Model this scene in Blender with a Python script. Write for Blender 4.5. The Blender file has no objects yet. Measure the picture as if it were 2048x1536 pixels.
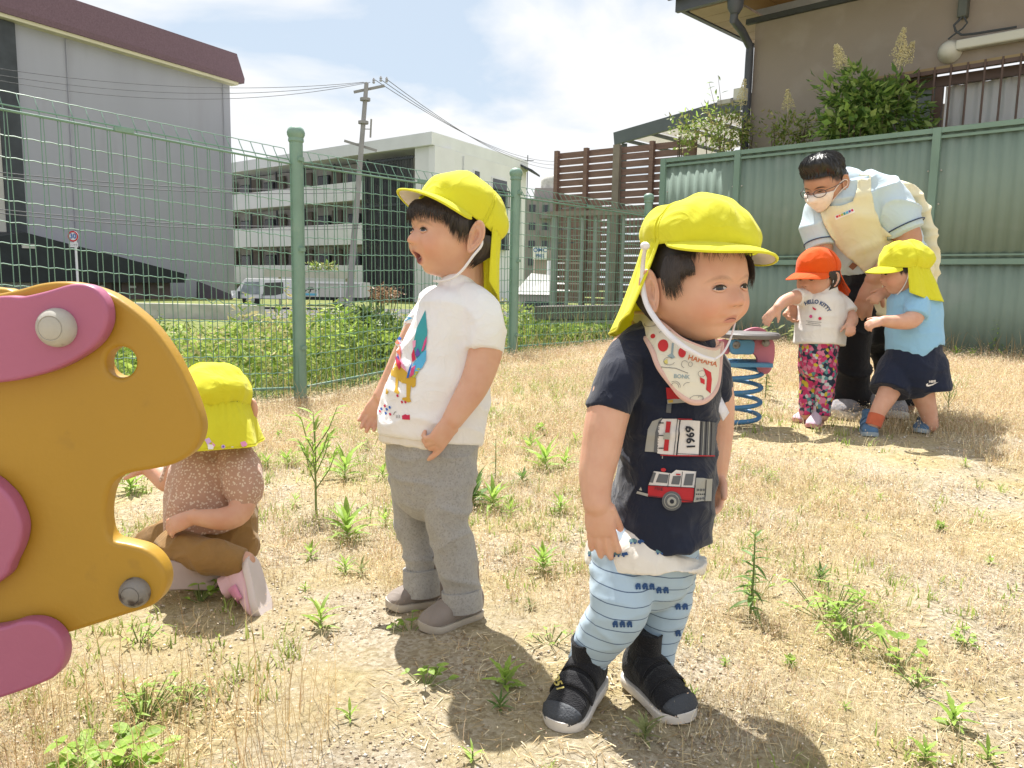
import bpy, bmesh, math, random
import numpy as np
from mathutils import Vector, Matrix, noise as mnoise
from mathutils.bvhtree import BVHTree
from mathutils.geometry import delaunay_2d_cdt

S = bpy.context.scene
COL = S.collection
RNG = random.Random(7)
NR = np.random.RandomState(11)
R = math.radians

# ------------------------------------------------------------ camera, sky, sun, exposure
CAM_H = 0.66
FPX = 1560.0
PITCH, ROLL = R(7.41), R(1.1)
fwd = Vector((0, math.cos(PITCH), -math.sin(PITCH)))
up0 = Vector((0, math.sin(PITCH), math.cos(PITCH)))
rt0 = Vector((1, 0, 0))
# the camera is rolled slightly counter-clockwise
RT = rt0 * math.cos(ROLL) + up0 * math.sin(ROLL)
UP = up0 * math.cos(ROLL) - rt0 * math.sin(ROLL)
CAM = Vector((0, 0, CAM_H))
cam_data = bpy.data.cameras.new('camera')
cam_data.sensor_width = 36
cam_data.lens = 36 * FPX / 2048
cam_data.clip_start = 0.02
cam_data.clip_end = 2000
cam = bpy.data.objects.new('camera', cam_data)
COL.objects.link(cam)
m3 = Matrix((RT, UP, -fwd)).transposed()
cam.matrix_world = Matrix.Translation(CAM) @ m3.to_4x4()
cam_data.dof.use_dof = False
S.camera = cam

SUN_EL, SUN_AZ = R(61), R(-18)          # azimuth measured from +Y towards +X
sun_dir = Vector((math.sin(SUN_AZ) * math.cos(SUN_EL), math.cos(SUN_AZ) * math.cos(SUN_EL), math.sin(SUN_EL)))
sl = bpy.data.lights.new('sun', 'SUN')
sl.energy = 5.0
sl.angle = R(0.5)
sl.color = (1.0, 0.965, 0.9)
so = bpy.data.objects.new('sun', sl)
COL.objects.link(so)
so.rotation_euler = sun_dir.to_track_quat('Z', 'Y').to_euler()
so.location = (0, 6, 12)

W = bpy.data.worlds.new('World')
S.world = W
W.use_nodes = True
nt = W.node_tree
for n in list(nt.nodes): nt.nodes.remove(n)
def wn(t, **kw):
    n = nt.nodes.new(t)
    for k, v in kw.items(): setattr(n, k, v)
    return n
out = wn('ShaderNodeOutputWorld')
bg = wn('ShaderNodeBackground'); bg.inputs['Strength'].default_value = 0.051
sky = wn('ShaderNodeTexSky', sky_type='NISHITA', sun_disc=False)
sky.sun_elevation = SUN_EL
sky.sun_rotation = SUN_AZ
sky.air_density = 1.0; sky.dust_density = 1.6
tc = wn('ShaderNodeTexCoord')
sep = wn('ShaderNodeSeparateXYZ')
nt.links.new(tc.outputs['Generated'], sep.inputs[0])
def wmath(op, a, b):
    n = wn('ShaderNodeMath', operation=op)
    for i, v in enumerate((a, b)):
        if v is None: continue
        if isinstance(v, (int, float)): n.inputs[i].default_value = v
        else: nt.links.new(v, n.inputs[i])
    return n.outputs[0]
zz = wmath('ADD', wmath('MAXIMUM', sep.outputs['Z'], 0.0), 0.16)
cx = wmath('DIVIDE', sep.outputs['X'], zz)
cy = wmath('DIVIDE', sep.outputs['Y'], zz)
comb = wn('ShaderNodeCombineXYZ')
nt.links.new(cx, comb.inputs[0]); nt.links.new(cy, comb.inputs[1])
comb.inputs[2].default_value = 3.7
nz = wn('ShaderNodeTexNoise'); nz.inputs['Scale'].default_value = 1.25
nz.inputs['Detail'].default_value = 9; nz.inputs['Roughness'].default_value = 0.52; nz.inputs['Distortion'].default_value = 0.25
nt.links.new(comb.outputs[0], nz.inputs['Vector'])
ramp = wn('ShaderNodeValToRGB')
ramp.color_ramp.elements[0].position = 0.34; ramp.color_ramp.elements[0].color = (0, 0, 0, 1)
ramp.color_ramp.elements[1].position = 0.48; ramp.color_ramp.elements[1].color = (1, 1, 1, 1)
nt.links.new(nz.outputs['Fac'], ramp.inputs[0])
nz2 = wn('ShaderNodeTexNoise'); nz2.inputs['Scale'].default_value = 2.6
nz2.inputs['Detail'].default_value = 7
nt.links.new(comb.outputs[0], nz2.inputs['Vector'])
ramp2 = wn('ShaderNodeValToRGB')
ramp2.color_ramp.elements[0].position = 0.3; ramp2.color_ramp.elements[0].color = (10.0, 10.15, 10.5, 1)
ramp2.color_ramp.elements[1].position = 0.62; ramp2.color_ramp.elements[1].color = (10.6, 10.7, 10.8, 1)
nt.links.new(nz2.outputs['Fac'], ramp2.inputs[0])
# thin bright veil over the blue
veil = wn('ShaderNodeMix', data_type='RGBA'); veil.inputs[0].default_value = 0.62
nt.links.new(sky.outputs[0], veil.inputs[6]); veil.inputs[7].default_value = (8.4, 9.8, 11.2, 1)
mx = wn('ShaderNodeMix', data_type='RGBA')
nt.links.new(ramp.outputs[0], mx.inputs[0])
nt.links.new(veil.outputs[2], mx.inputs[6]); nt.links.new(ramp2.outputs[0], mx.inputs[7])
nt.links.new(mx.outputs[2], bg.inputs['Color'])
nt.links.new(bg.outputs[0], out.inputs['Surface'])

S.view_settings.view_transform = 'Standard'
S.view_settings.look = 'None'
S.view_settings.exposure = 0.95
S.view_settings.gamma = 1
S.view_settings.use_curve_mapping = False

# ------------------------------------------------------------ picture-to-place helpers (2048 px frame)
def P(px, py, d):
    return CAM + fwd * d + RT * ((px - 1024) / FPX * d) + UP * ((768 - py) / FPX * d)

def sstep(a, b, x):
    t = min(1, max(0, (x - a) / (b - a)))
    return t * t * (3 - 2 * t)

FA = Vector((-1.44, 5.25, 0)); FB = Vector((1.44, 8.62, 0))     # line of the wire fence
FDIR = (FB - FA).normalized(); FNOR = Vector((-FDIR.y, FDIR.x, 0))   # away from the playground
def fence_side(x, y):
    return (x - FA.x) * FNOR.x + (y - FA.y) * FNOR.y

def gz(x, y):
    """height of the playground: dips a little towards the near wire fence post"""
    z = -0.17 * sstep(-0.2, -1.3, x) * sstep(2.8, 5.0, y) * sstep(8.0, 6.0, y)
    z += 0.02 * math.sin(x * 2.1 + 0.6) * math.sin(y * 1.7) * sstep(1.5, 3.0, y) * 0.6
    f = fence_side(x, y)
    z -= 0.45 * sstep(0.25, 3.5, f)
    z += 0.09 * sstep(1.7, 3.1, y) * sstep(-0.3, 0.9, x) * sstep(0.0, -0.8, f)
    return z

def G(px, py):
    d = 2.0
    ray = fwd + RT * ((px - 1024) / FPX) + UP * ((768 - py) / FPX)
    z = 0
    for _ in range(12):
        if ray.z > -1e-4: break
        d = (z - CAM_H) / ray.z
        p = CAM + ray * d
        z = gz(p.x, p.y)
    return CAM + ray * d

def GD(px, py):
    p = G(px, py)
    return (p - CAM).dot(fwd)

# ------------------------------------------------------------ materials
def newmat(name):
    m = bpy.data.materials.new(name); m.use_nodes = True
    t = m.node_tree
    b = t.nodes['Principled BSDF']
    return m, t, b

def lnk(t, a, b): t.links.new(a, b)

def pm(name, col, var=0.12, scale=8, rough=0.6, bump=0.0, bscale=120, spec=0.4, col2=None, detail=5, metal=0.0,
       sheen=0.0, c2amt=0.5, c2scale=None, trans=0.0, stretch=None):
    m, t, b = newmat(name)
    tcn = t.nodes.new('ShaderNodeTexCoord')
    vec = tcn.outputs['Object']
    if stretch:
        mp = t.nodes.new('ShaderNodeMapping'); mp.inputs['Scale'].default_value = stretch
        lnk(t, vec, mp.inputs[0]); vec = mp.outputs[0]
    n = t.nodes.new('ShaderNodeTexNoise'); n.inputs['Scale'].default_value = scale; n.inputs['Detail'].default_value = detail
    lnk(t, vec, n.inputs['Vector'])
    r = t.nodes.new('ShaderNodeValToRGB')
    lo = [max(0, c * (1 - var)) for c in col]; hi = [min(1, c * (1 + var)) for c in col]
    r.color_ramp.elements[0].position = 0.3; r.color_ramp.elements[0].color = (*lo, 1)
    r.color_ramp.elements[1].position = 0.7; r.color_ramp.elements[1].color = (*hi, 1)
    lnk(t, n.outputs['Fac'], r.inputs[0])
    c = r.outputs[0]
    if col2:
        n2 = t.nodes.new('ShaderNodeTexNoise'); n2.inputs['Scale'].default_value = c2scale or scale * 2.7; n2.inputs['Detail'].default_value = 6
        lnk(t, vec, n2.inputs['Vector'])
        r2 = t.nodes.new('ShaderNodeValToRGB')
        r2.color_ramp.elements[0].position = c2amt; r2.color_ramp.elements[0].color = (0, 0, 0, 1)
        r2.color_ramp.elements[1].position = min(1, c2amt + 0.15); r2.color_ramp.elements[1].color = (1, 1, 1, 1)
        lnk(t, n2.outputs['Fac'], r2.inputs[0])
        mixn = t.nodes.new('ShaderNodeMix'); mixn.data_type = 'RGBA'
        lnk(t, r2.outputs[0], mixn.inputs[0]); lnk(t, c, mixn.inputs[6]); mixn.inputs[7].default_value = (*col2, 1)
        c = mixn.outputs[2]
    lnk(t, c, b.inputs['Base Color'])
    b.inputs['Roughness'].default_value = rough
    b.inputs['Specular IOR Level'].default_value = spec
    b.inputs['Metallic'].default_value = metal
    if sheen: b.inputs['Sheen Weight'].default_value = sheen
    if bump:
        nb = t.nodes.new('ShaderNodeTexNoise'); nb.inputs['Scale'].default_value = bscale; nb.inputs['Detail'].default_value = 4
        lnk(t, vec, nb.inputs['Vector'])
        bp = t.nodes.new('ShaderNodeBump'); bp.inputs['Strength'].default_value = bump; bp.inputs['Distance'].default_value = 0.01
        lnk(t, nb.outputs['Fac'], bp.inputs['Height']); lnk(t, bp.outputs[0], b.inputs['Normal'])
    if trans:
        tr = t.nodes.new('ShaderNodeBsdfTranslucent'); lnk(t, c, tr.inputs['Color'])
        ms = t.nodes.new('ShaderNodeMixShader'); ms.inputs[0].default_value = trans
        o = t.nodes['Material Output']
        lnk(t, b.outputs[0], ms.inputs[1]); lnk(t, tr.outputs[0], ms.inputs[2]); lnk(t, ms.outputs[0], o.inputs['Surface'])
    return m

# ------------------------------------------------------------ objects
WL = {}          # world position of every object's origin
def tag(o, label=None, cat=None, group=None, kind=None):
    if label: o['label'] = label
    if cat: o['category'] = cat
    if group: o['group'] = group
    if kind: o['kind'] = kind
    return o

def empty(name, loc, label=None, cat=None, group=None):
    o = bpy.data.objects.new(name, None); COL.objects.link(o)
    o.empty_display_size = 0.1
    o.location = loc; WL[o.name] = Vector(loc)
    return tag(o, label, cat, group)

def link_mesh(name, me, mat, parent=None, loc=None, smooth=True, ang=40):
    o = bpy.data.objects.new(name, me); COL.objects.link(o)
    if mat is not None:
        for m in (mat if isinstance(mat, (list, tuple)) else [mat]): me.materials.append(m)
    if smooth:
        me.polygons.foreach_set('use_smooth', [True] * len(me.polygons))
        if ang: me.set_sharp_from_angle(angle=R(ang))
    if parent is not None:
        o.parent = parent
        WL[o.name] = WL[parent.name].copy()
    else:
        o.location = loc or (0, 0, 0); WL[o.name] = Vector(loc or (0, 0, 0))
    return o

class MB:
    def __init__(s): s.v = []; s.f = []; s.mi = []; s.cur = 0
    def add(s, vs, fs):
        b = len(s.v)
        s.v.extend([tuple(p) for p in vs])
        s.f.extend([tuple(i + b for i in f) for f in fs]); s.mi.extend([s.cur] * len(fs))
    def box(s, c, size, rot=None):
        c = Vector(c); h = [x / 2 for x in size]
        vs = []
        for i in (-1, 1):
            for j in (-1, 1):
                for k in (-1, 1):
                    p = Vector((i * h[0], j * h[1], k * h[2]))
                    if rot is not None: p = rot @ p
                    vs.append(c + p)
        s.add(vs, [(0, 1, 3, 2), (4, 6, 7, 5), (0, 4, 5, 1), (2, 3, 7, 6), (0, 2, 6, 4), (1, 5, 7, 3)])
    def obox(s, c, ax, ay, az):
        """box from centre and three half-axis vectors"""
        c = Vector(c); vs = []
        for i in (-1, 1):
            for j in (-1, 1):
                for k in (-1, 1): vs.append(c + ax * i + ay * j + az * k)
        s.add(vs, [(0, 1, 3, 2), (4, 6, 7, 5), (0, 4, 5, 1), (2, 3, 7, 6), (0, 2, 6, 4), (1, 5, 7, 3)])
    def beam(s, a, b, w, h, upv=Vector((0, 0, 1))):
        a = Vector(a); b = Vector(b); t = (b - a)
        L = t.length; t.normalize(); sd = t.cross(upv)
        if sd.length < 1e-4: sd = Vector((1, 0, 0))
        sd.normalize(); u2 = sd.cross(t)
        s.obox((a + b) / 2, t * (L / 2), sd * (w / 2), u2 * (h / 2))
    def rings(s, rings, cap=True, closed=True):
        n = len(rings[0]); b = len(s.v)
        for r in rings: s.v.extend([tuple(p) for p in r])
        F = []
        for i in range(len(rings) - 1):
            for j in range(n if closed else n - 1):
                k = (j + 1) % n
                F.append((b + i * n + j, b + i * n + k, b + (i + 1) * n + k, b + (i + 1) * n + j))
        if cap:
            F.append(tuple(b + j for j in reversed(range(n))))
            F.append(tuple(b + (len(rings) - 1) * n + j for j in range(n)))
        s.f.extend(F); s.mi.extend([s.cur] * len(F))
    def tube(s, pts, r, seg=8, cap=True):
        pts = [Vector(p) for p in pts]
        n = len(pts); rr = r if isinstance(r, (list, tuple)) else [r] * n
        prev = None; rings = []
        for i, p in enumerate(pts):
            t = (pts[min(n - 1, i + 1)] - pts[max(0, i - 1)])
            if t.length < 1e-9: t = Vector((0, 0, 1))
            t.normalize()
            if prev is None:
                a = t.cross(Vector((0, 0, 1)))
                if a.length < 0.05: a = t.cross(Vector((1, 0, 0)))
            else: a = prev - t * prev.dot(t)
            a.normalize(); prev = a; b2 = t.cross(a)
            rings.append([p + (a * math.cos(2 * math.pi * k / seg) + b2 * math.sin(2 * math.pi * k / seg)) * rr[i] for k in range(seg)])
        s.rings(rings, cap)
    def sphere(s, c, r, nu=16, nv=10, M=None):
        c = Vector(c); rr = r if isinstance(r, (tuple, list)) else (r, r, r)
        rings = []
        for i in range(1, nv):
            th = math.pi * i / nv
            ring = []
            for j in range(nu):
                ph = 2 * math.pi * j / nu
                p = Vector((rr[0] * math.sin(th) * math.cos(ph), rr[1] * math.sin(th) * math.sin(ph), rr[2] * math.cos(th)))
                if M is not None: p = M @ p
                ring.append(c + p)
            rings.append(ring)
        b = len(s.v); s.rings(rings, cap=False)
        top = Vector((0, 0, rr[2])); bot = Vector((0, 0, -rr[2]))
        if M is not None: top = M @ top; bot = M @ bot
        e = len(s.v); s.v.extend([tuple(c + top), tuple(c + bot)])
        for j in range(nu):
            k = (j + 1) % nu
            s.f.append((b + k, b + j, e)); s.mi.append(s.cur)
            q = b + (nv - 2) * nu
            s.f.append((q + j, q + k, e + 1)); s.mi.append(s.cur)
    def lathe(s, c, axis, prof, seg=20, cap=True):
        """prof: list of (radius, distance along axis)"""
        c = Vector(c); t = Vector(axis).normalized()
        a = t.cross(Vector((0, 0, 1)))
        if a.length < 0.05: a = t.cross(Vector((1, 0, 0)))
        a.normalize(); b2 = t.cross(a)
        s.rings([[c + t * h + (a * math.cos(2 * math.pi * k / seg) + b2 * math.sin(2 * math.pi * k / seg)) * max(r, 1e-5) for k in range(seg)] for r, h in prof], cap)
    def grid(s, g):
        """g: rows of points"""
        b = len(s.v); nv = len(g); nu = len(g[0])
        for row in g: s.v.extend([tuple(p) for p in row])
        for i in range(nv - 1):
            for j in range(nu - 1):
                s.f.append((b + i * nu + j, b + i * nu + j + 1, b + (i + 1) * nu + j + 1, b + (i + 1) * nu + j)); s.mi.append(s.cur)
    def mesh(s, name, off=None):
        me = bpy.data.meshes.new(name)
        v = s.v
        if off is not None:
            a = np.array(v, dtype=float).reshape(-1, 3) - np.array(off)
            v = a.tolist()
        me.from_pydata(v, [], s.f)
        if any(s.mi): me.polygons.foreach_set('material_index', s.mi)
        me.validate(); me.update()
        return me
    def build(s, name, mat, parent=None, smooth=True, ang=40, kind=None, label=None, loc=None):
        off = WL[parent.name] if parent is not None else (Vector(loc) if loc is not None else Vector((0, 0, 0)))
        o = link_mesh(name, s.mesh(name, off), mat, parent, loc=loc, smooth=smooth, ang=ang)
        if kind: o['kind'] = kind
        if label: o['label'] = label
        return o

def np_mesh(name, V, F, mat, parent=None, smooth=False, uniform=3, loc=None):
    """fast mesh from numpy arrays, F of shape (n, uniform)"""
    me = bpy.data.meshes.new(name)
    V = np.asarray(V, dtype=np.float32); F = np.asarray(F, dtype=np.int32)
    me.vertices.add(len(V)); me.vertices.foreach_set('co', V.ravel())
    me.loops.add(F.size); me.loops.foreach_set('vertex_index', F.ravel())
    me.polygons.add(len(F)); me.polygons.foreach_set('loop_start', np.arange(0, F.size, uniform, dtype=np.int32))
    me.update(calc_edges=True); me.validate()
    return link_mesh(name, me, mat, parent, loc=loc, smooth=smooth, ang=None)

def solidify(o, th, off=0):
    m = o.modifiers.new('solid', 'SOLIDIFY'); m.thickness = th; m.offset = off
    return m
def bevel(o, w, seg=2):
    m = o.modifiers.new('bevel', 'BEVEL'); m.width = w; m.segments = seg; m.limit_method = 'ANGLE'; m.angle_limit = R(35)
    return m
def apply_mods(o):
    dg = bpy.context.evaluated_depsgraph_get()
    dg.update()
    me = bpy.data.meshes.new_from_object(o.evaluated_get(dg))
    old = o.data; o.modifiers.clear(); o.data = me
    if old.users == 0: bpy.data.meshes.remove(old)
    return o
def remesh(o, voxel, smooth=4, fac=0.5):
    m = o.modifiers.new('rm', 'REMESH'); m.mode = 'VOXEL'; m.voxel_size = voxel; m.use_smooth_shade = True
    if smooth:
        s = o.modifiers.new('sm', 'SMOOTH'); s.factor = fac; s.iterations = smooth
    mats = list(o.data.materials)
    apply_mods(o)
    if not len(o.data.materials):
        for mm in mats: o.data.materials.append(mm)
    o.data.polygons.foreach_set('use_smooth', [True] * len(o.data.polygons))
    return o

def catmull(pts, n):
    """pts: list of equal-length tuples -> resampled list, n per span"""
    A = np.array(pts, dtype=float); out = []
    for i in range(len(A) - 1):
        p0 = A[max(0, i - 1)]; p1 = A[i]; p2 = A[i + 1]; p3 = A[min(len(A) - 1, i + 2)]
        for k in range(n):
            t = k / n
            out.append(0.5 * ((2 * p1) + (-p0 + p2) * t + (2 * p0 - 5 * p1 + 4 * p2 - p3) * t * t + (-p0 + 3 * p1 - 3 * p2 + p3) * t ** 3))
    out.append(A[-1])
    return out

def sph_loft(mb, sts, seg=20, rnd=(True, True), sub=4, ex=2.0):
    """sts: list of (Vector centre, r_side, r_depth); sections square to the path, side axis in the picture plane"""
    rows = catmull([(*c, a, b) for c, a, b in sts], sub) if len(sts) > 1 else [(*sts[0][0], sts[0][1], sts[0][2])]
    C = [Vector(r[:3]) for r in rows]; ra = [max(1e-4, r[3]) for r in rows]; rb = [max(1e-4, r[4]) for r in rows]
    n = len(C); rings = []
    prev = None
    fr = []
    for i in range(n):
        t = (C[min(n - 1, i + 1)] - C[max(0, i - 1)]).normalized()
        sd = t.cross(fwd)
        if sd.length < 0.35 and prev is not None: sd = prev - t * prev.dot(t)
        elif sd.length < 0.35: sd = RT - t * RT.dot(t)
        sd.normalize()
        if prev is not None and sd.dot(prev) < 0: sd = -sd
        prev = sd
        dp = sd.cross(t).normalized()
        fr.append((t, sd, dp))
    def ring(c, sd, dp, a, b):
        o = []
        for k in range(seg):
            th = 2 * math.pi * k / seg
            x, y = math.cos(th), math.sin(th)
            if ex != 2.0:
                x = math.copysign(abs(x) ** (2 / ex), x); y = math.copysign(abs(y) ** (2 / ex), y)
            o.append(c + sd * (a * x) + dp * (b * y))
        return o
    if rnd[0]:
        t, sd, dp = fr[0]; L = min(ra[0], rb[0])
        for q in (82, 60, 35, 15): rings.append(ring(C[0] - t * L * math.sin(R(q)), sd, dp, ra[0] * math.cos(R(q)), rb[0] * math.cos(R(q))))
    for i in range(n):
        t, sd, dp = fr[i]; rings.append(ring(C[i], sd, dp, ra[i], rb[i]))
    if rnd[1]:
        t, sd, dp = fr[-1]; L = min(ra[-1], rb[-1])
        for q in (15, 35, 60, 82): rings.append(ring(C[-1] + t * L * math.sin(R(q)), sd, dp, ra[-1] * math.cos(R(q)), rb[-1] * math.cos(R(q))))
    mb.rings(rings, cap=True)

def limb(mb, d0, sts, seg=20, rnd=(True, True), sub=4, depth=None, ex=2.0):
    """sts: (px, py, dd, r_px[, r_depth_px])"""
    o = []
    for s_ in sts:
        px, py, dd, r = s_[:4]; rd = s_[4] if len(s_) > 4 else r
        d = d0 + dd; k = d / FPX
        o.append((P(px, py, d), r * k, rd * k))
    sph_loft(mb, o, seg, rnd, sub, ex)

def bvh_of(o):
    me = o.data; off = WL[o.name]
    v = [Vector(x.co) + off for x in me.vertices]
    return BVHTree.FromPolygons(v, [tuple(p.vertices) for p in me.polygons])

def vnoise(co, sc, seed=0.0):
    return mnoise.noise(Vector((co[0] * sc[0] + seed, co[1] * sc[1] + seed * 1.7, co[2] * sc[2] - seed)))

def displace(o, fn):
    """fn(world Vector, normal Vector) -> distance along the normal"""
    me = o.data; off = WL[o.name]; n = len(me.vertices)
    co = np.empty(n * 3, np.float32); me.vertices.foreach_get('co', co)
    no = np.empty(n * 3, np.float32); me.vertices.foreach_get('normal', no)
    co = co.reshape(-1, 3); no = no.reshape(-1, 3)
    d = np.array([fn(Vector(c) + off, Vector(k)) for c, k in zip(co, no)], np.float32)
    co += no * d[:, None]
    me.vertices.foreach_set('co', co.ravel()); me.update()
# ============================================================ materials of the setting
M = {}
def ground_material():
    m, t, b = newmat('sandy_ground')
    tcn = t.nodes.new('ShaderNodeTexCoord'); vec = tcn.outputs['Object']
    def noise(sc, det=6, rough=0.6):
        n = t.nodes.new('ShaderNodeTexNoise'); n.inputs['Scale'].default_value = sc; n.inputs['Detail'].default_value = det
        n.inputs['Roughness'].default_value = rough; lnk(t, vec, n.inputs['Vector']); return n.outputs['Fac']
    def ramp(f, stops):
        r = t.nodes.new('ShaderNodeValToRGB')
        while len(r.color_ramp.elements) < len(stops): r.color_ramp.elements.new(0.5)
        for e, (p, c) in zip(r.color_ramp.elements, stops): e.position = p; e.color = (*c, 1)
        lnk(t, f, r.inputs[0]); return r.outputs[0]
    def mix(f, a, b2, mode='MIX'):
        n = t.nodes.new('ShaderNodeMix'); n.data_type = 'RGBA'; n.blend_type = mode
        if isinstance(f, float): n.inputs[0].default_value = f
        else: lnk(t, f, n.inputs[0])
        for q, s_ in ((6, a), (7, b2)):
            if isinstance(s_, tuple): n.inputs[q].default_value = (*s_, 1)
            else: lnk(t, s_, n.inputs[q])
        return n.outputs[2]
    c = ramp(noise(90, 8, 0.7), [(0.3, (0.13, 0.105, 0.07)), (0.45, (0.36, 0.30, 0.205)), (0.6, (0.52, 0.45, 0.33)), (0.72, (0.66, 0.60, 0.47))])
    vor = t.nodes.new('ShaderNodeTexVoronoi'); vor.inputs['Scale'].default_value = 160; lnk(t, vec, vor.inputs['Vector'])
    grain = ramp(vor.outputs['Color'], [(0.2, (0.26, 0.20, 0.14)), (0.5, (0.50, 0.42, 0.31)), (0.8, (0.68, 0.62, 0.52))])
    c = mix(0.5, c, grain)
    straw = ramp(noise(2.3, 5), [(0.42, (0, 0, 0)), (0.6, (1, 1, 1))])
    strawc = ramp(noise(60, 6, 0.75), [(0.3, (0.24, 0.18, 0.09)), (0.5, (0.48, 0.39, 0.21)), (0.7, (0.64, 0.54, 0.34))])
    c = mix(straw, c, strawc)
    moss = ramp(noise(3.1, 6, 0.65), [(0.56, (0, 0, 0)), (0.72, (0.6, 0.6, 0.6))])
    c = mix(moss, c, (0.20, 0.19, 0.07))
    # beyond the wire fence: earth and low green
    dp = t.nodes.new('ShaderNodeVectorMath'); dp.operation = 'DOT_PRODUCT'; lnk(t, vec, dp.inputs[0])
    dp.inputs[1].default_value = (FNOR.x, FNOR.y, 0)
    sub = t.nodes.new('ShaderNodeMath'); sub.operation = 'SUBTRACT'; lnk(t, dp.outputs['Value'], sub.inputs[0])
    sub.inputs[1].default_value = FA.x * FNOR.x + FA.y * FNOR.y + 0.15
    cl = t.nodes.new('ShaderNodeMath'); cl.operation = 'MULTIPLY'; cl.use_clamp = True; lnk(t, sub.outputs[0], cl.inputs[0]); cl.inputs[1].default_value = 2.5
    green = ramp(noise(5, 8, 0.7), [(0.35, (0.10, 0.12, 0.04)), (0.55, (0.20, 0.23, 0.08)), (0.7, (0.34, 0.30, 0.16))])
    c = mix(cl.outputs[0], c, green)
    lnk(t, c, b.inputs['Base Color']); b.inputs['Roughness'].default_value = 0.95; b.inputs['Specular IOR Level'].default_value = 0.1
    bp = t.nodes.new('ShaderNodeBump'); bp.inputs['Strength'].default_value = 0.9; bp.inputs['Distance'].default_value = 0.012
    nb = noise(130, 8, 0.75); lnk(t, nb, bp.inputs['Height']); lnk(t, bp.outputs[0], b.inputs['Normal'])
    return m

xs = np.concatenate([-np.geomspace(600, 7, 26), np.arange(-6.5, 8.0, 0.07), np.geomspace(8.2, 600, 26)])
ys = np.concatenate([-np.geomspace(60, 1.3, 10), np.arange(-1.0, 13.0, 0.07), np.geomspace(13.3, 700, 30)])
gv = []
for y in ys:
    for x in xs:
        near = 1.0 if -6 < x < 7.5 and -1 < y < 12.5 else 0.0
        mic = 0
        if near:
            mic = mnoise.noise(Vector((x * 5, y * 5, 0.3))) * 0.008 + mnoise.noise(Vector((x * 14, y * 14, 2.3))) * 0.004
        gv.append((x, y, gz(x, y) + mic))
nx, ny = len(xs), len(ys)
idx = np.arange(nx * ny).reshape(ny, nx)
gf = np.stack([idx[:-1, :-1], idx[:-1, 1:], idx[1:, 1:], idx[1:, :-1]], -1).reshape(-1, 4)
ground = np_mesh('ground', gv, gf, ground_material(), smooth=True, uniform=4)
ground['kind'] = 'structure'
BG = None

# road beyond the weeds
asph = pm('asphalt', (0.09, 0.09, 0.092), 0.15, 3, 0.9, 0.2, 200)
b = MB(); b.grid([[(-80, 21, -0.43), (80, 21, -0.43)], [(-80, 30, -0.43), (80, 30, -0.43)]])
road = b.build('road', asph, smooth=False); road['kind'] = 'structure'
conc = pm('weathered_concrete', (0.48, 0.47, 0.45), 0.18, 3, 0.85, 0.15, 60)
kw = MB(); kw.beam((-60, 20.6, -0.29), (-6.6, 20.6, -0.29), 0.25, 0.46)
kerb = kw.build('concrete_kerb', conc, smooth=False)
tag(kerb, 'long pale concrete kerb wall edging the road behind the weeds', 'kerb')

# ============================================================ big warehouse at the left
SC = 1.607
C1 = Vector((-554 / 1560 * 45, 45, 0)); fd = Vector((-0.481, -0.876, 0)); fn = Vector((0.876, -0.481, 0))
GZ0 = -0.45
def W1(t, z, o=0.0): return C1 + fd * t + fn * o + Vector((0, 0, z))
stucco = pm('mauve_grey_stucco', (0.375, 0.38, 0.435), 0.06, 0.5, 0.9, 0.1, 30, col2=(0.34, 0.34, 0.385), c2amt=0.52, c2scale=0.9, stretch=(1, 1, 0.12))
parap = pm('purple_brown_tile', (0.155, 0.095, 0.115), 0.16, 14, 0.75, 0.1, 40)
cream = pm('cream_plaster', (0.62, 0.58, 0.42), 0.06, 1, 0.9)
dark = pm('charcoal_cladding', (0.055, 0.062, 0.072), 0.2, 2, 0.75)
glassd = pm('dark_window_glass', (0.03, 0.035, 0.045), 0.2, 1, 0.12, spec=0.6)
PB = (551 - 180) / 1560 * 45 + 0.66; PT = (553 - 128) / 1560 * 45 + 0.66
wb = empty('warehouse_building', W1(0, GZ0), 'long mauve grey windowless building with a purple brown parapet behind the wire fence', 'building')
b = MB()
b.obox(W1(25, (PB + GZ0) / 2, -10), fd * 25, fn * 10, Vector((0, 0, (PB - GZ0) / 2)))
b.build('wall', stucco, wb, smooth=False)
b = MB()
o1, o2 = 0.55, 0.30
prof = [(o1, PB), (o1 + 0.02, PB + 0.25), (o2, PT), (-20.4, PT), (-20.6, PB)]
r0 = [W1(-o1 if True else 0, z, o) for o, z in prof]; r1 = [W1(50.5, z, o) for o, z in prof]
r0 = [W1(-o if o > 0 else -0.5, z, o) for o, z in prof]
b.rings([r0, r1]); b.build('parapet', parap, wb, smooth=False)
b = MB(); b.obox(W1(25, PB - 0.08, 0.2), fd * 25.2, fn * 0.28, Vector((0, 0, 0.075))); b.build('soffit_trim', cream, wb, smooth=False)
b = MB(); b.obox(W1(12.0, (PB - 0.18 + 2.4) / 2, 0.06), fd * 0.42, fn * 0.1, Vector((0, 0, (PB - 0.18 - 2.4) / 2))); b.build('pilaster', dark, wb, smooth=False)
b = MB(); b.obox(W1(12.85, (PB - 0.18 + 2.4) / 2, 0.04), fd * 0.42, fn * 0.08, Vector((0, 0, (PB - 0.18 - 2.4) / 2))); b.build('pilaster', pm('pale_pilaster', (0.5, 0.49, 0.46), 0.05, 1, 0.9), wb, smooth=False)
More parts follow.
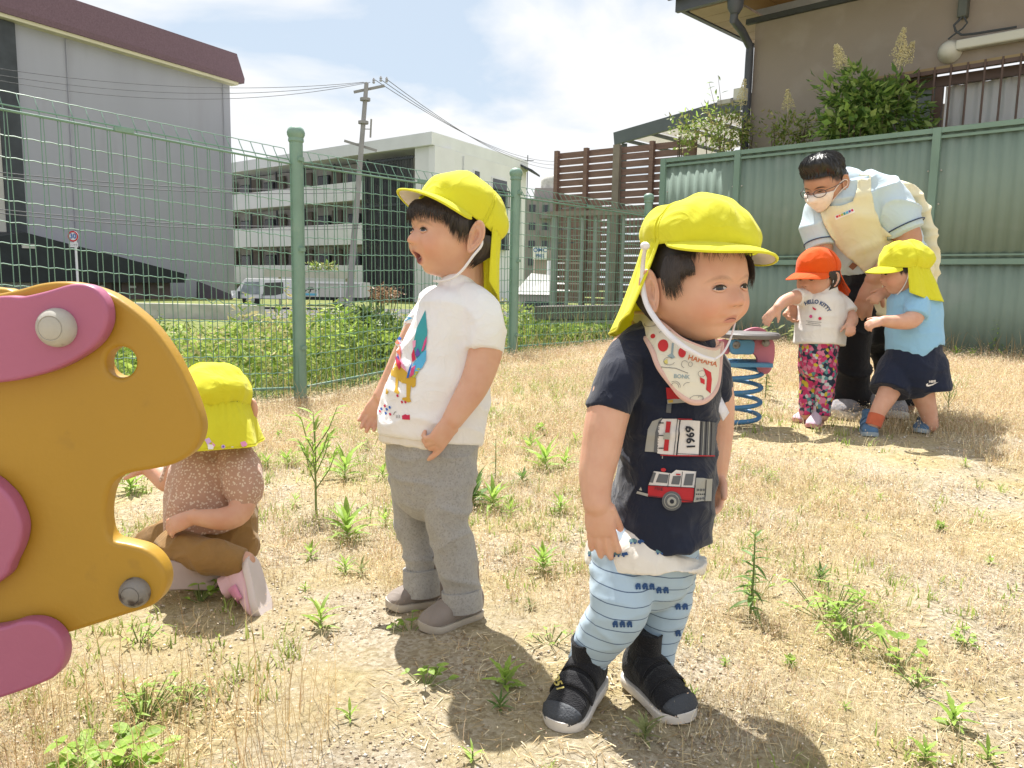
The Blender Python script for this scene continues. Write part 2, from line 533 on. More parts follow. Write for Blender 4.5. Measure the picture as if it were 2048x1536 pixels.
for zc, hh, tt in ((8.0, 0.9, 13.75), (4.4, 0.85, 13.55)):
    b = MB(); b.obox(W1(tt, zc, 0.03), fd * 0.3, fn * 0.08, Vector((0, 0, hh))); f_ = b.build('window', dark, wb, smooth=False)
    b = MB(); b.obox(W1(tt, zc, 0.09), fd * 0.24, fn * 0.04, Vector((0, 0, hh - 0.08))); b.build('pane', glassd, f_, smooth=False)
# joints in the wall faces: shallow pipes running down
for tt in (0.5, 9.3):
    b = MB(); b.tube([W1(tt, PB - 0.2, 0.05), W1(tt, GZ0, 0.05)], 0.025, 6); b.build('drain_pipe', stucco, wb)

# cream stair tower standing on the roof
tw = MB(); tw.obox(P(86, 0, 47), Vector((1.05, 0, 0)), Vector((0, 1.5, 0)), Vector((0, 0, 5)))
tw.v = [(x, y, max(z, PT)) for x, y, z in tw.v]
o = tw.build('roof_tower', cream, None, smooth=False); tag(o, 'pale cream tower rising above the purple brown parapet', 'tower')

# low dark gabled shop in front
gs = empty('gabled_shop', W1(12, GZ0, 2.4), 'low dark gabled shop with brown shutters in front of the mauve building', 'building')
tp, tr_, tl = 13.2, 5.6, 20.5
zp = (547 - 468) / 1560 * 32.5 + 0.66; zr = (552 - 548) / 1560 * 39 + 0.66
b = MB()
def gp(t, z, o): return W1(t, z, o)
r0 = [gp(tr_, zr - 0.42, 2.8), gp(tr_ - 0.15, zr, 2.8), gp(tp, zp, 2.8), gp(tl, zr - 0.1, 2.8), gp(tl, zr - 0.5, 2.8)]
r1 = [gp(tr_, zr - 0.42, 0.3), gp(tr_ - 0.15, zr, 0.3), gp(tp, zp, 0.3), gp(tl, zr - 0.1, 0.3), gp(tl, zr - 0.5, 0.3)]
b.rings([r0, r1]); b.build('roof', pm('black_roof_sheet', (0.02, 0.025, 0.03), 0.25, 2, 0.7), gs, smooth=False)
b = MB(); b.obox(W1((tr_ + tl) / 2 + 0.3, (zr - 0.45 + GZ0) / 2, 1.3), fd * ((tl - tr_) / 2 - 0.4), fn * 0.9, Vector((0, 0, (zr - 0.45 - GZ0) / 2)))
b.build('wall', pm('shop_wall', (0.07, 0.06, 0.06), 0.2, 2, 0.9), gs, smooth=False)
shut = pm('brown_shutter', (0.13, 0.10, 0.10), 0.12, 3, 0.7)
for tt in (6.6, 8.1, 9.7):
    b = MB(); b.obox(W1(tt, -0.05, 2.24), fd * 0.55, fn * 0.04, Vector((0, 0, 0.4))); sh = b.build('shutter', shut, gs, smooth=False)
    b = MB(); b.obox(W1(tt, 0.12, 2.30), fd * 0.16, fn * 0.02, Vector((0, 0, 0.05))); b.build('notice', pm('notice_paper', (0.7, 0.7, 0.72), 0.05, 3), sh, smooth=False)
b = MB(); b.obox(W1(13.4, 0.12, 2.26), fd * 2.4, fn * 0.04, Vector((0, 0, 0.16))); b.build('fascia_board', pm('pale_fascia', (0.4, 0.4, 0.42), 0.1, 2), gs, smooth=False)
b = MB(); b.obox(W1(13.1, zp - 0.55, 2.84), fd * 0.25, fn * 0.03, Vector((0, 0, 0.09))); b.build('sign_plate', conc, gs, smooth=False)

# low dark ramp wall
b = MB(); q = [P(397, 563, 40), P(466, 590, 40), P(466, 612, 40), P(397, 612, 40)]
b.rings([q, [p + Vector((-0.3, 0.5, 0)) for p in q]])
o = b.build('ramp_wall', pm('ramp_dark', (0.09, 0.075, 0.095), 0.1, 2), None, smooth=False)
tag(o, 'low dark purple sloping ramp wall beside the white truck', 'wall')

# ============================================================ white apartment block
A0 = Vector((-4.15, 40, 0)); lf = Vector((-4.75, 4.0, 0)).normalized(); rf = Vector((4.65, 8.5, 0)).normalized()
ln = Vector((-lf.y, lf.x, 0)); ln = ln if ln.y < 0 else -ln          # outward of the left face
rn = Vector((rf.y, -rf.x, 0))                                          # outward of the right face
white = pm('white_render', (0.74, 0.75, 0.77), 0.04, 0.7, 0.85, 0.05, 20)
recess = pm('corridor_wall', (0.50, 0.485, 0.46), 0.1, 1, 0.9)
ap = empty('apartment_block', (A0.x, A0.y, GZ0), 'white three storey apartment block with open corridors behind the utility pole', 'building')
def AL(s, z, o=0.0): return A0 + lf * s + ln * o + Vector((0, 0, z))
def AR(s, z, o=0.0): return A0 + rf * s + rn * o + Vector((0, 0, z))
ZT = 7.97
LEN_L, LEN_R = 24.0, 9.7
def apbox(mb, s0, s1, z0, z1, o0, o1):
    mb.obox(AL((s0 + s1) / 2, (z0 + z1) / 2, (o0 + o1) / 2), lf * ((s1 - s0) / 2), ln * ((o1 - o0) / 2), Vector((0, 0, (z1 - z0) / 2)))
def arbox(mb, s0, s1, z0, z1, o0, o1):
    mb.obox(AR((s0 + s1) / 2, (z0 + z1) / 2, (o0 + o1) / 2), rf * ((s1 - s0) / 2), rn * ((o1 - o0) / 2), Vector((0, 0, (z1 - z0) / 2)))
# footprint from both faces (not a right angle in the photo: build as a prism)
inn = 1.5
b = MB()
quad = [A0 - ln * 0.0, A0 + rf * LEN_R, A0 + rf * LEN_R + lf * LEN_L, A0 + lf * LEN_L]
quad = [A0 + rf * 1.6 , A0 + rf * LEN_R, A0 + rf * LEN_R + lf * LEN_L, A0 + lf * LEN_L + rf * 1.6]
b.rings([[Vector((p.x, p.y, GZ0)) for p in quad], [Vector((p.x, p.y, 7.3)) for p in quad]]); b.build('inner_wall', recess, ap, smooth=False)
b = MB(); arbox(b, -0.02, LEN_R + 0.05, GZ0, 7.34, -0.25, 0.12); b.build('wall', white, ap, smooth=False)
b = MB(); quad = [A0 - rf * 0.25 - lf * 0.1, A0 + rf * (LEN_R + 0.3) - lf * 0.1, A0 + rf * (LEN_R + 0.3) + lf * LEN_L, A0 + lf * LEN_L - rf * 0.25]
b.rings([[Vector((p.x, p.y, 7.35)) for p in quad], [Vector((p.x, p.y, ZT)) for p in quad]]); b.build('roof', pm('white_fascia', (0.72, 0.74, 0.76), 0.05, 1), ap, smooth=False)
b = MB(); apbox(b, -0.02, 1.35, GZ0, 7.34, -1.5, -0.02); b.build('corner_wall', white, ap, smooth=False)
for z0, z1 in ((5.0, 6.0), (2.6, 3.75), (0.3, 1.45)):
    b = MB(); apbox(b, 5.5, LEN_L, z0, z1, -0.22, 0.0); b.build('parapet', white, ap, smooth=False)
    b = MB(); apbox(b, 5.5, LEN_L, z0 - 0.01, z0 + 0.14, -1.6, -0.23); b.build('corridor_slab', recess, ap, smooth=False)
brown = pm('door_brown', (0.17, 0.14, 0.12), 0.1, 2)
for z0 in (5.1, 2.75, 0.45):
    for k in range(6):
        s0 = 6.6 + k * 2.9
        b = MB(); b.obox(AL(s0, z0 + 0.98, -1.35), lf * 0.45, ln * 0.06, Vector((0, 0, 0.98))); d_ = b.build('door', brown, ap, smooth=False)
        b = MB(); b.obox(AL(s0 + 1.3, z0 + 1.25, -1.37), lf * 0.55, ln * 0.05, Vector((0, 0, 0.45))); w_ = b.build('window', dark, ap, smooth=False)
        b = MB(); b.obox(AL(s0 + 1.3, z0 + 1.25, -1.31), lf * 0.49, ln * 0.02, Vector((0, 0, 0.39))); b.build('pane', glassd, w_, smooth=False)
        b = MB(); b.obox(AL(s0 - 1.2, z0 + 1.0, -0.26), lf * 0.05, ln * 0.04, Vector((0, 0, 1.05))); b.build('downpipe', dark, ap, smooth=False)
bars = MB()
for k in range(34): bars.obox(AL(1.5 + k * 0.12, 3.3, 0.02), lf * 0.022, ln * 0.02, Vector((0, 0, 3.7)))
for z in (0.2, 2.0, 3.4, 4.6, 6.9): bars.obox(AL(3.45, z, 0.03), lf * 2.05, ln * 0.04, Vector((0, 0, 0.06)))
o = bars.build('stair_grille', dark, ap, smooth=False); o['kind'] = 'stuff'
for z0 in (1.3, 3.6, 5.6):
    b = MB(); b.beam(AL(1.7, z0 - 1.0, -0.8), AL(5.2, z0 + 0.6, -0.8), 1.0, 0.35); b.build('stair_flight', pm('stair_dark', (0.10, 0.10, 0.11), 0.1, 2), ap, smooth=False)
b = MB(); b.obox(AL(3.9, 3.2, -0.5), lf * 0.45, ln * 0.1, Vector((0, 0, 3.6))); b.build('stair_pier', dark, ap, smooth=False)
for s0, z0, ww, hh in ((1.3, 6.35, 0.32, 0.42), (3.9, 6.25, 0.3, 0.4), (6.4, 5.7, 0.85, 0.8), (6.4, 3.3, 0.85, 0.8), (3.9, 3.7, 0.3, 0.4)):
    b = MB(); b.obox(AR(s0, z0, 0.13), rf * ww, rn * 0.07, Vector((0, 0, hh))); w_ = b.build('window', white, ap, smooth=False)
    b = MB(); b.obox(AR(s0, z0, 0.17), rf * (ww - 0.06), rn * 0.05, Vector((0, 0, hh - 0.06))); b.build('pane', glassd, w_, smooth=False)
    if ww > 0.5:
        b = MB()
        for k in range(9): b.obox(AR(s0 - 0.8 + k * 0.2, z0 - 0.3, 0.37), rf * 0.02, rn * 0.02, Vector((0, 0, 0.45)))
        b.obox(AR(s0, z0 + 0.16, 0.37), rf * 0.85, rn * 0.03, Vector((0, 0, 0.03))); b.obox(AR(s0, z0 - 0.75, 0.32), rf * 0.85, rn * 0.1, Vector((0, 0, 0.03)))
        b.build('balcony_rail', dark, w_, smooth=False)
b = MB(); quad = [AR(LEN_R - 0.7, 7.2, 0.9), AR(LEN_R + 0.3, 7.0, 0.9), AR(LEN_R + 0.3, 7.5, 0.01), AR(LEN_R - 0.7, 7.6, 0.01)]
b.rings([quad, [p + Vector((0, 0, 0.12)) for p in quad]]); b.build('side_canopy', dark, ap, smooth=False)
b = MB(); b.tube([AR(2.6, 7.2, 0.19), AR(2.6, GZ0, 0.19)], 0.05, 8); b.build('downpipe', white, ap)
b = MB(); b.tube([AR(8.8, 7.2, 0.19), AR(8.8, GZ0, 0.19)], 0.05, 8); b.build('downpipe', white, ap)

# grey flat canopy with greenery above the truck
b = MB(); q0, q1 = P(540, 546, 33), P(704, 550, 33); b.beam(q0, q1, 1.6, 0.32)
cn = empty('flat_canopy', (q0.x, q0.y, GZ0), 'flat grey canopy on posts above the white truck', 'canopy')
b.build('roof_slab', pm('canopy_grey', (0.42, 0.41, 0.38), 0.1, 2), cn, smooth=False)
for q in (q0 + Vector((0.3, 0.4, 0)), q1 + Vector((-0.3, 0.4, 0))):
    b = MB(); b.tube([Vector((q.x, q.y, q.z - 0.1)), Vector((q.x, q.y, GZ0))], 0.07, 8); b.build('post', conc, cn)

# ============================================================ far brown block, sign house, small roof house
far = empty('brown_apartment_tower', (2.5, 92, GZ0), 'distant brown grey apartment tower with a water tank on its roof', 'building')
fb = pm('far_brown_tile', (0.27, 0.25, 0.25), 0.06, 0.3, 0.9)
fx0, fx1 = 16 / 1560 * 90, 170 / 1560 * 90
ztop = (566 - 402) / 1560 * 90 + 0.66
b = MB(); b.box(((fx0 + fx1) / 2, 95, (ztop + GZ0) / 2), (fx1 - fx0, 10, ztop - GZ0)); b.build('wall', fb, far, smooth=False)
b = MB(); b.box((fx0 + 3.0, 95, ztop + 0.7), (3.4, 6, 1.4)); b.build('penthouse', fb, far, smooth=False)
b = MB(); b.lathe((fx0 + 3.2, 94, ztop + 1.4), (0, 0, 1), [(1.2, 0), (1.2, 1.0), (0.9, 1.5), (0.3, 1.75)], 16); b.build('water_tank', conc, far)
b = MB(); b.tube([(fx0 + 0.4, 93, ztop), (fx0 + 0.4, 93, ztop + 5.2)], 0.06, 6); b.tube([(fx0 - 0.3, 93, ztop + 4.6), (fx0 + 1.1, 93, ztop + 4.6)], 0.04, 6); b.build('antenna', dark, far)
balc = pm('far_balcony', (0.21, 0.19, 0.19), 0.05, 0.3)
for fl in range(5):
    zc = ztop - 1.4 - fl * 2.0
    b = MB(); b.box(((fx0 + fx1) / 2 + 0.8, 89.6, zc - 0.5), (fx1 - fx0 - 2.2, 0.8, 0.7)); b.build('balcony', balc, far, smooth=False)
    for k in range(5):
        b = MB(); b.box((fx0 + 1.0 + k * 1.5, 89.97, zc + 0.3), (0.7, 0.12, 0.8)); b.build('window', glassd, far, smooth=False)

sg = empty('clinic_sign_building', (2.6, 62, GZ0), 'small far building carrying a white sign with blue letters', 'building')
b = MB(); b.box((3.4, 64, 1.4), (3.6, 3, 3.7)); b.build('wall', pm('pinkish_wall', (0.34, 0.28, 0.27), 0.08, 1), sg, smooth=False)
zs = (567 - 508) / 1560 * 62 + 0.66
b = MB(); b.box((2.0, 62.3, zs), (1.15, 0.12, 1.0)); sgb = b.build('sign_board', white, sg, smooth=False)

sh = empty('tiled_house', (1.6, 30, GZ0), 'small grey tiled house with a pale wall below the brown tower', 'house')
xa, xb = 0.2, 2.1
b = MB(); b.box(((xa + xb) / 2, 32, (0.25 + GZ0) / 2), (xb - xa, 3, 0.25 - GZ0)); b.build('wall', pm('pale_wall', (0.55, 0.53, 0.5), 0.06, 1), sh, smooth=False)
b = MB(); b.rings([[(xa - .2, 30.2, 0.22), (xb + .2, 30.2, 0.22), (xb + .2, 34, 0.22), (xa - .2, 34, 0.22)], [(xa + .5, 31.6, 1.05), (xb - .3, 31.6, 0.95), (xb - .3, 32.6, 0.95), (xa + .5, 32.6, 1.05)]])
b.build('roof', pm('grey_roof_tile', (0.36, 0.35, 0.34), 0.15, 6), sh, smooth=False)
b = MB(); b.box((1.75, 33.6, 0.9), (0.7, 1, 1.4)); b.build('annex', white, sh, smooth=False)
b = MB(); b.box((1.88, 33.05, 0.95), (0.12, 0.12, 0.5)); b.build('window', glassd, sh, smooth=False)
b = MB(); b.box((1.2, 30.4, -0.2), (1.5, 0.1, 0.3)); b.build('plinth', dark, sh, smooth=False)
# ============================================================ lettering helper
def text_tris(s, size=1.0, cjk=False, bold=0.0, extr=0.0):
    """outlines of a text as (2D vertices centred on the origin, triangles)"""
    cu = bpy.data.curves.new('lettering', 'FONT'); cu.body = s; cu.size = size
    cu.align_x = 'CENTER'; cu.align_y = 'CENTER'; cu.resolution_u = 3; cu.offset = bold
    o = bpy.data.objects.new('lettering', cu); COL.objects.link(o)
    dg = bpy.context.evaluated_depsgraph_get(); dg.update()
    me = bpy.data.meshes.new_from_object(o.evaluated_get(dg))
    bm = bmesh.new(); bm.from_mesh(me); bmesh.ops.triangulate(bm, faces=bm.faces[:])
    bm.verts.index_update()
    V = [(v.co.x, v.co.y) for v in bm.verts]; F = [tuple(v.index for v in f.verts) for f in bm.faces]
    bm.free(); bpy.data.meshes.remove(me); bpy.data.objects.remove(o); bpy.data.curves.remove(cu)
    return V, F

def flat_text(name, s, org, ux, uy, size, mat, parent, bold=0.0):
    V, F = text_tris(s, size, bold=bold)
    b = MB(); b.add([Vector(org) + ux * x + uy * y for x, y in V], F)
    return b.build(name, mat, parent, smooth=False)
blue_ink = pm('blue_ink', (0.06, 0.16, 0.42), 0.05, 3)
black_ink = pm('black_ink', (0.03, 0.03, 0.035), 0.05, 3)
flat_text('sign_lettering', 'OMC', (2.0, 62.235, zs + 0.22), Vector((1, 0, 0)), Vector((0, 0, 1)), 0.46, blue_ink, sgb, 0.012)
flat_text('sign_lettering', '歯科', (2.0, 62.235, zs - 0.25), Vector((1, 0, 0)), Vector((0, 0, 1)), 0.36, blue_ink, sgb, 0.008)

# ============================================================ truck
tk = empty('box_truck', Vector((-6.8, 28, GZ0)), 'small white cab-over truck with a pale box body parked on the road', 'truck')
tD = 28.0
tx = lambda px: (px - 1024) / 1560 * tD
zt = lambda py, px=600: 0.66 + (555 - py) / 1560 * tD
tz0 = GZ0 + 0.02
wpaint = pm('white_truck_paint', (0.72, 0.73, 0.74), 0.05, 2, 0.35)
boxw = pm('truck_box_panel', (0.50, 0.50, 0.47), 0.06, 1.5, 0.6)
# cab: side profile extruded in Y
def yprism(mb, prof, y0, y1):
    mb.rings([[(x, y0, z) for x, z in prof], [(x, y1, z) for x, z in prof]])
cx0 = tx(463)
prof = [(cx0, tz0 + 0.35), (cx0 - 0.02, tz0 + 0.62), (cx0 + 0.02, zt(592)), (tx(486), zt(563)), (tx(492), zt(557)), (tx(583), zt(557)), (tx(585), tz0 + 0.35)]
b = MB(); yprism(b, prof, tD, tD + 1.55); cab = b.build('cab', wpaint, tk, smooth=False); bevel(cab, 0.04)
b = MB(); yprism(b, [(tx(525), zt(590)), (tx(530), zt(565)), (tx(566), zt(563)), (tx(566), zt(585)), (tx(550), zt(589))], tD - 0.012, tD + 0.02); b.build('side_window', glassd, tk, smooth=False)
b = MB(); p0, p1 = Vector((cx0 + 0.03, tD + 0.1, zt(591))), Vector((tx(486) - 0.0, tD + 0.1, zt(564)))
nrm = Vector((-(p1.z - p0.z), 0, (p1.x - p0.x))).normalized() * 0.012
b.rings([[p0 + nrm, p1 + nrm, p1 + nrm + Vector((0, 1.35, 0)), p0 + nrm + Vector((0, 1.35, 0))], [p0 - nrm, p1 - nrm, p1 - nrm + Vector((0, 1.35, 0)), p0 - nrm + Vector((0, 1.35, 0))]])
b.build('windscreen', glassd, tk, smooth=False)
b = MB(); yprism(b, [(tx(478), zt(588)), (tx(490), zt(564)), (tx(518), zt(563)), (tx(519), zt(588))], tD - 0.012, tD + 0.02); b.build('side_window', pm('pale_glass', (0.25, 0.29, 0.32), 0.3, 5, 0.15), tk, smooth=False)
b = MB(); b.box((tx(480), tD - 0.12, zt(590)), (0.05, 0.1, 0.28)); b.build('mirror', dark, tk, smooth=False)
b = MB(); b.box((tx(524), tD - 0.02, zt(597)), (0.015, 0.02, 0.35)); b.build('door_seam', dark, tk, smooth=False)
b = MB(); b.box(((tx(590) + tx(722)) / 2, tD + 0.8, (zt(561) + tz0 + 0.45) / 2), (tx(722) - tx(590), 1.62, zt(561) - tz0 - 0.45)); bx_ = b.build('cargo_box', boxw, tk, smooth=False)
for px in (590, 634, 680, 720):
    b = MB(); b.box((tx(px), tD - 0.02, (zt(561) + tz0 + 0.45) / 2), (0.05, 0.03, zt(561) - tz0 - 0.45)); b.build('rib', wpaint, bx_, smooth=False)
b = MB(); b.box(((tx(590) + tx(722)) / 2, tD - 0.025, zt(562)), (tx(722) - tx(590), 0.04, 0.07)); b.build('top_rail', wpaint, bx_, smooth=False)
flat_text('lettering', 'ィルティ', (tx(613), tD - 0.012, zt(578)), Vector((1, 0, 0)), Vector((0, 0, 1)), 0.26, black_ink, bx_, 0.008)
b = MB(); b.box((tx(616), tD - 0.012, zt(586)), (0.6, 0.01, 0.08)); b.build('blue_stripe', pm('sky_blue_paint', (0.12, 0.42, 0.6), 0.05, 2), bx_, smooth=False)
tyre = pm('tyre_rubber', (0.03, 0.03, 0.03), 0.2, 5, 0.9)
for px in (500, 680):
    b = MB(); b.lathe((tx(px), tD + 0.02, tz0 + 0.3), (0, 1, 0), [(0.12, 0), (0.3, 0), (0.3, 0.18), (0.12, 0.18)], 20); w_ = b.build('wheel', tyre, tk)
    b = MB(); b.lathe((tx(px), tD + 0.0, tz0 + 0.3), (0, 1, 0), [(0.02, 0), (0.15, 0.01), (0.16, 0.05)], 16); b.build('rim', conc, w_)
b = MB(); b.box(((cx0 + tx(720)) / 2, tD + 0.78, tz0 + 0.4), (tx(720) - cx0 - 0.2, 1.2, 0.14)); b.build('chassis', dark, tk, smooth=False)

# ============================================================ speed sign
ss = P(160, 474, 30); ss0 = Vector((ss.x + 0.07, 30, GZ0))
sp = empty('speed_sign', ss0, 'round red and white speed limit sign on a white pole at the far road', 'road sign')
steel = pm('white_steel', (0.75, 0.75, 0.77), 0.05, 3, 0.45)
b = MB(); b.tube([ss0, Vector((ss0.x - 0.03, 30.03, ss.z + 0.15))], 0.045, 8); b.build('pole', steel, sp)
b = MB(); b.lathe((ss.x, 29.96, ss.z), (0, -1, 0), [(0.02, -0.02), (0.2, -0.02), (0.2, 0.0), (0.02, 0.0)], 28); disc = b.build('disc', steel, sp)
b = MB(); b.rings([[(ss.x + 0.2 * math.cos(a) * k, 29.952, ss.z + 0.2 * math.sin(a) * k) for a in np.linspace(0, 2 * math.pi, 32, endpoint=False)] for k in (1.0, 0.74)], cap=False)
b.build('red_ring', pm('sign_red', (0.55, 0.02, 0.03), 0.05, 2), disc, smooth=False)
flat_text('lettering', '30', (ss.x, 29.95, ss.z), Vector((1, 0, 0)), Vector((0, 0, 1)), 0.26, blue_ink, disc, 0.008)
b = MB(); b.box((ss.x, 29.96, ss.z - 0.32), (0.34, 0.02, 0.18)); pl = b.build('plate', steel, sp, smooth=False)
flat_text('lettering', 'ここから', (ss.x, 29.946, ss.z - 0.32), Vector((1, 0, 0)), Vector((0, 0, 1)), 0.08, black_ink, pl)

# ============================================================ utility pole and wires
pt = P(733, 166, 24); pbm = P(699, 590, 24); pbm = pt + (pbm - pt) * ((pt.z - GZ0) / (pt.z - pbm.z))
up_ = empty('utility_pole', (pbm.x, pbm.y, GZ0), 'grey leaning concrete utility pole with crossarms in front of the white block', 'utility pole')
pole_m = pm('pole_concrete', (0.30, 0.29, 0.30), 0.1, 2, 0.85)
b = MB(); b.tube([Vector((pbm.x, pbm.y, GZ0)), pt], [0.11, 0.065], 14); b.build('shaft', pole_m, up_)
def armat(py, l, r_, tilt, zoff=0):
    c = pt + (pbm - pt) * ((py - 166) / (590 - 166)); return c + Vector((-l, 0.12, -tilt * l)), c + Vector((r_, 0.12, tilt * r_))
for (py, l, r_, tl_) in ((176, 0.4, 0.55, 0.22), (280, 0.55, 0.45, -0.28)):
    a_, b_ = armat(py, l, r_, tl_); m_ = MB(); m_.beam(a_, b_, 0.07, 0.07); m_.build('crossarm', pole_m, up_, smooth=False)
for dx, dz in ((0.2, 0.1), (0.42, 0.16), (0.6, 0.14)):
    m_ = MB(); m_.lathe(pt + Vector((dx, 0.12, dz - 0.08)), (0, 0, 1), [(0.03, 0), (0.05, 0.04), (0.025, 0.07), (0.05, 0.1), (0.02, 0.16)], 10); m_.build('insulator', pm('insulator_grey', (0.4, 0.4, 0.45), 0.1, 4), up_)
for py in (196, 238):
    c = pt + (pbm - pt) * ((py - 166) / 424); m_ = MB(); m_.lathe(c - Vector((0, 0, 0.04)), (0, 0, 1), [(0.16, 0), (0.16, 0.08)], 12); m_.build('band', pole_m, up_)
c = pt + (pbm - pt) * ((262 - 166) / 424); m_ = MB(); m_.tube([c + Vector((0.28, 0, 0.5)), c + Vector((0.25, 0, -0.05))], 0.03, 6); m_.tube([c + Vector((0.02, 0, 0.2)), c + Vector((0.27, 0, 0.2))], 0.015, 5); m_.build('cable_riser', pole_m, up_)
wire_m = pm('cable_sheath', (0.10, 0.10, 0.12), 0.1, 3, 0.6)
def wire(a, b_, sag, r, label, grp):
    pts = []
    for i in range(25):
        u = i / 24; p = a.lerp(b_, u); p.z -= sag * 4 * u * (1 - u); pts.append(p)
    m_ = MB(); m_.tube(pts, r, 5); o = m_.build('power_cable', wire_m); return tag(o, label, 'cable', grp)
for i, (py, dz) in enumerate(((128, 0.06), (140, 0.02), (150, -0.05))):
    wire(pt + Vector((-0.1 + 0.1 * i, 0.1, 0.05 - dz * 0)), P(-60, py, 20), 0.35 + 0.1 * i, 0.008, ('uppermost', 'middle', 'lowest')[i] + ' of three thin cables from the pole top across the mauve building', 'cables from the pole to the left')
for i, (px, py) in enumerate(((1150, 318), (1150, 326), (1150, 335))):
    wire(pt + Vector((0.2 + 0.2 * i, 0.1, 0.15)), P(px, py, 60), 1.0, 0.011, ('uppermost', 'middle', 'lowest')[i] + ' of three thin cables from the pole top over the white block', 'cables from the pole to the right')
pm_ = pt + (pbm - pt) * 0.5
for i, (py, pe) in enumerate(((338, 372), (346, 380), (412, 446), (420, 452))):
    wire(P(720, pe + 4, 24), P(-60, py, 18), 0.2, 0.012, ('highest', 'second highest', 'second lowest', 'lowest')[i] + ' of the low dark cables crossing the mauve building wall', 'low cables in front of the mauve building')
cl = pm('cable_clip', (0.35, 0.36, 0.4), 0.1, 4)
for px, py, d in ((165, 160, 20.6), (336, 175, 21.6), (530, 182, 22.8)):
    pass

# ============================================================ green wire mesh fence
gp_m = pm('green_post_paint', (0.185, 0.30, 0.25), 0.10, 5, 0.5, 0.1, 60, col2=(0.23, 0.33, 0.28), c2amt=0.58)
gw_m = pm('green_wire_coat', (0.135, 0.255, 0.195), 0.12, 6, 0.35, spec=0.6)
cpost = pm('post_footing', (0.34, 0.31, 0.27), 0.2, 12, 0.9, 0.3, 80)
FL = (FB - FA).length; SP = FL / 2
HT = 1.64
wf = empty('wire_fence', (FA.x, FA.y, gz(FA.x, FA.y)), 'green welded wire mesh fence with ball topped posts along the weeds', 'fence')
def FP(t, z, o=0.0): return FA + FDIR * t + FNOR * o + Vector((0, 0, z + (0.035 * max(0.0, -t) if z > 0.5 else 0.0)))
ts = [-2 * SP, -SP, 0, SP, 2 * SP]
def fgz(t):
    p = FP(t, 0); return gz(p.x, p.y)
for t in ts:
    z0 = fgz(t)
    b = MB(); b.tube([FP(t, max(z0, -0.16) + 0.02), FP(t, HT - 0.09)], 0.043, 20); po = b.build('post', gp_m, wf)
    b = MB(); b.lathe(FP(t, HT - 0.1), (0, 0, 1), [(0.044, 0), (0.05, 0.005), (0.05, 0.02), (0.047, 0.027), (0.056, 0.045), (0.058, 0.062), (0.05, 0.085), (0.03, 0.1), (0.005, 0.105)], 20); b.build('cap', gp_m, po)
    b = MB(); b.tube([FP(t, z0 - 0.1), FP(t, z0 + 0.03)], 0.055, 14); b.build('footing', cpost, po)
    for zc in (1.43, 0.85, 0.2):
        b = MB(); b.obox(FP(t, zc, -0.05), FDIR * 0.02, FNOR * 0.01, Vector((0, 0, 0.012))); b.build('clamp', gp_m, po, smooth=False)
for k in range(len(ts) - 1):
    t0, t1 = ts[k] + 0.05, ts[k + 1] - 0.05
    zb = lambda t: (fgz(ts[k]) * (ts[k + 1] - t) + fgz(ts[k + 1]) * (t - ts[k])) / SP + 0.09
    b = MB()
    npair = int((t1 - t0) / 0.080)
    for i in range(npair + 1):
        t = t0 + (t1 - t0) * i / npair
        z0 = zb(t)
        jt = RNG.uniform(-0.002, 0.002)
        b.tube([FP(t + jt, z0 - 0.06, -0.004), FP(t, 1.40, -0.004), FP(t, 1.47, 0.045), FP(t + 0.002, 1.50, 0.065)], 0.0028, 4)
        b.tube([FP(t + 0.021 - jt, z0 - 0.06, -0.034), FP(t + 0.021, 0.7, -0.02), FP(t + 0.012, 1.40, -0.008)], 0.0026, 4)
    zt_ = 1.50; nrow = 13
    for r_ in range(nrow):
        pts = []; n_ = npair * 2
        for i in range(n_ + 1):
            t = t0 + (t1 - t0) * i / n_
            z = zb(t) + (1.38 - zb(t)) * r_ / nrow
            pts.append(FP(t, z + (0.003 if i % 2 else -0.003), -0.008 + (0.006 if i % 2 else -0.006)))
        b.tube(pts, 0.0028, 4)
    pts = []
    for i in range(npair * 4 + 1):
        t = t0 + (t1 - t0) * i / (npair * 4)
        pts.append(FP(t, 1.50 + 0.0015 * abs(math.sin(i * math.pi / 4)), 0.066))
    b.tube(pts, 0.0026, 4)
    o = b.build('wire_mesh', gw_m, wf); o['kind'] = 'stuff'
    b = MB(); b.tube([FP(t0, 1.395, -0.014), FP(t1, 1.395, -0.014)], 0.0065, 8); b.tube([FP(t0, 1.425, 0.01), FP(t1, 1.425, 0.01)], 0.004, 6); b.build('top_rail', gw_m, wf)
    b = MB(); b.tube([FP(t0, zb(t0) + 0.01, -0.014), FP(t1, zb(t1) + 0.01, -0.014)], 0.008, 8); b.build('bottom_rail', gw_m, wf)
    tm = (t0 + t1) / 2
    b = MB(); b.obox(FP(tm, 1.405, -0.02), FDIR * 0.05, FNOR * 0.012, Vector((0, 0, 0.012))); b.build('joint_clip', gp_m, wf, smooth=False)

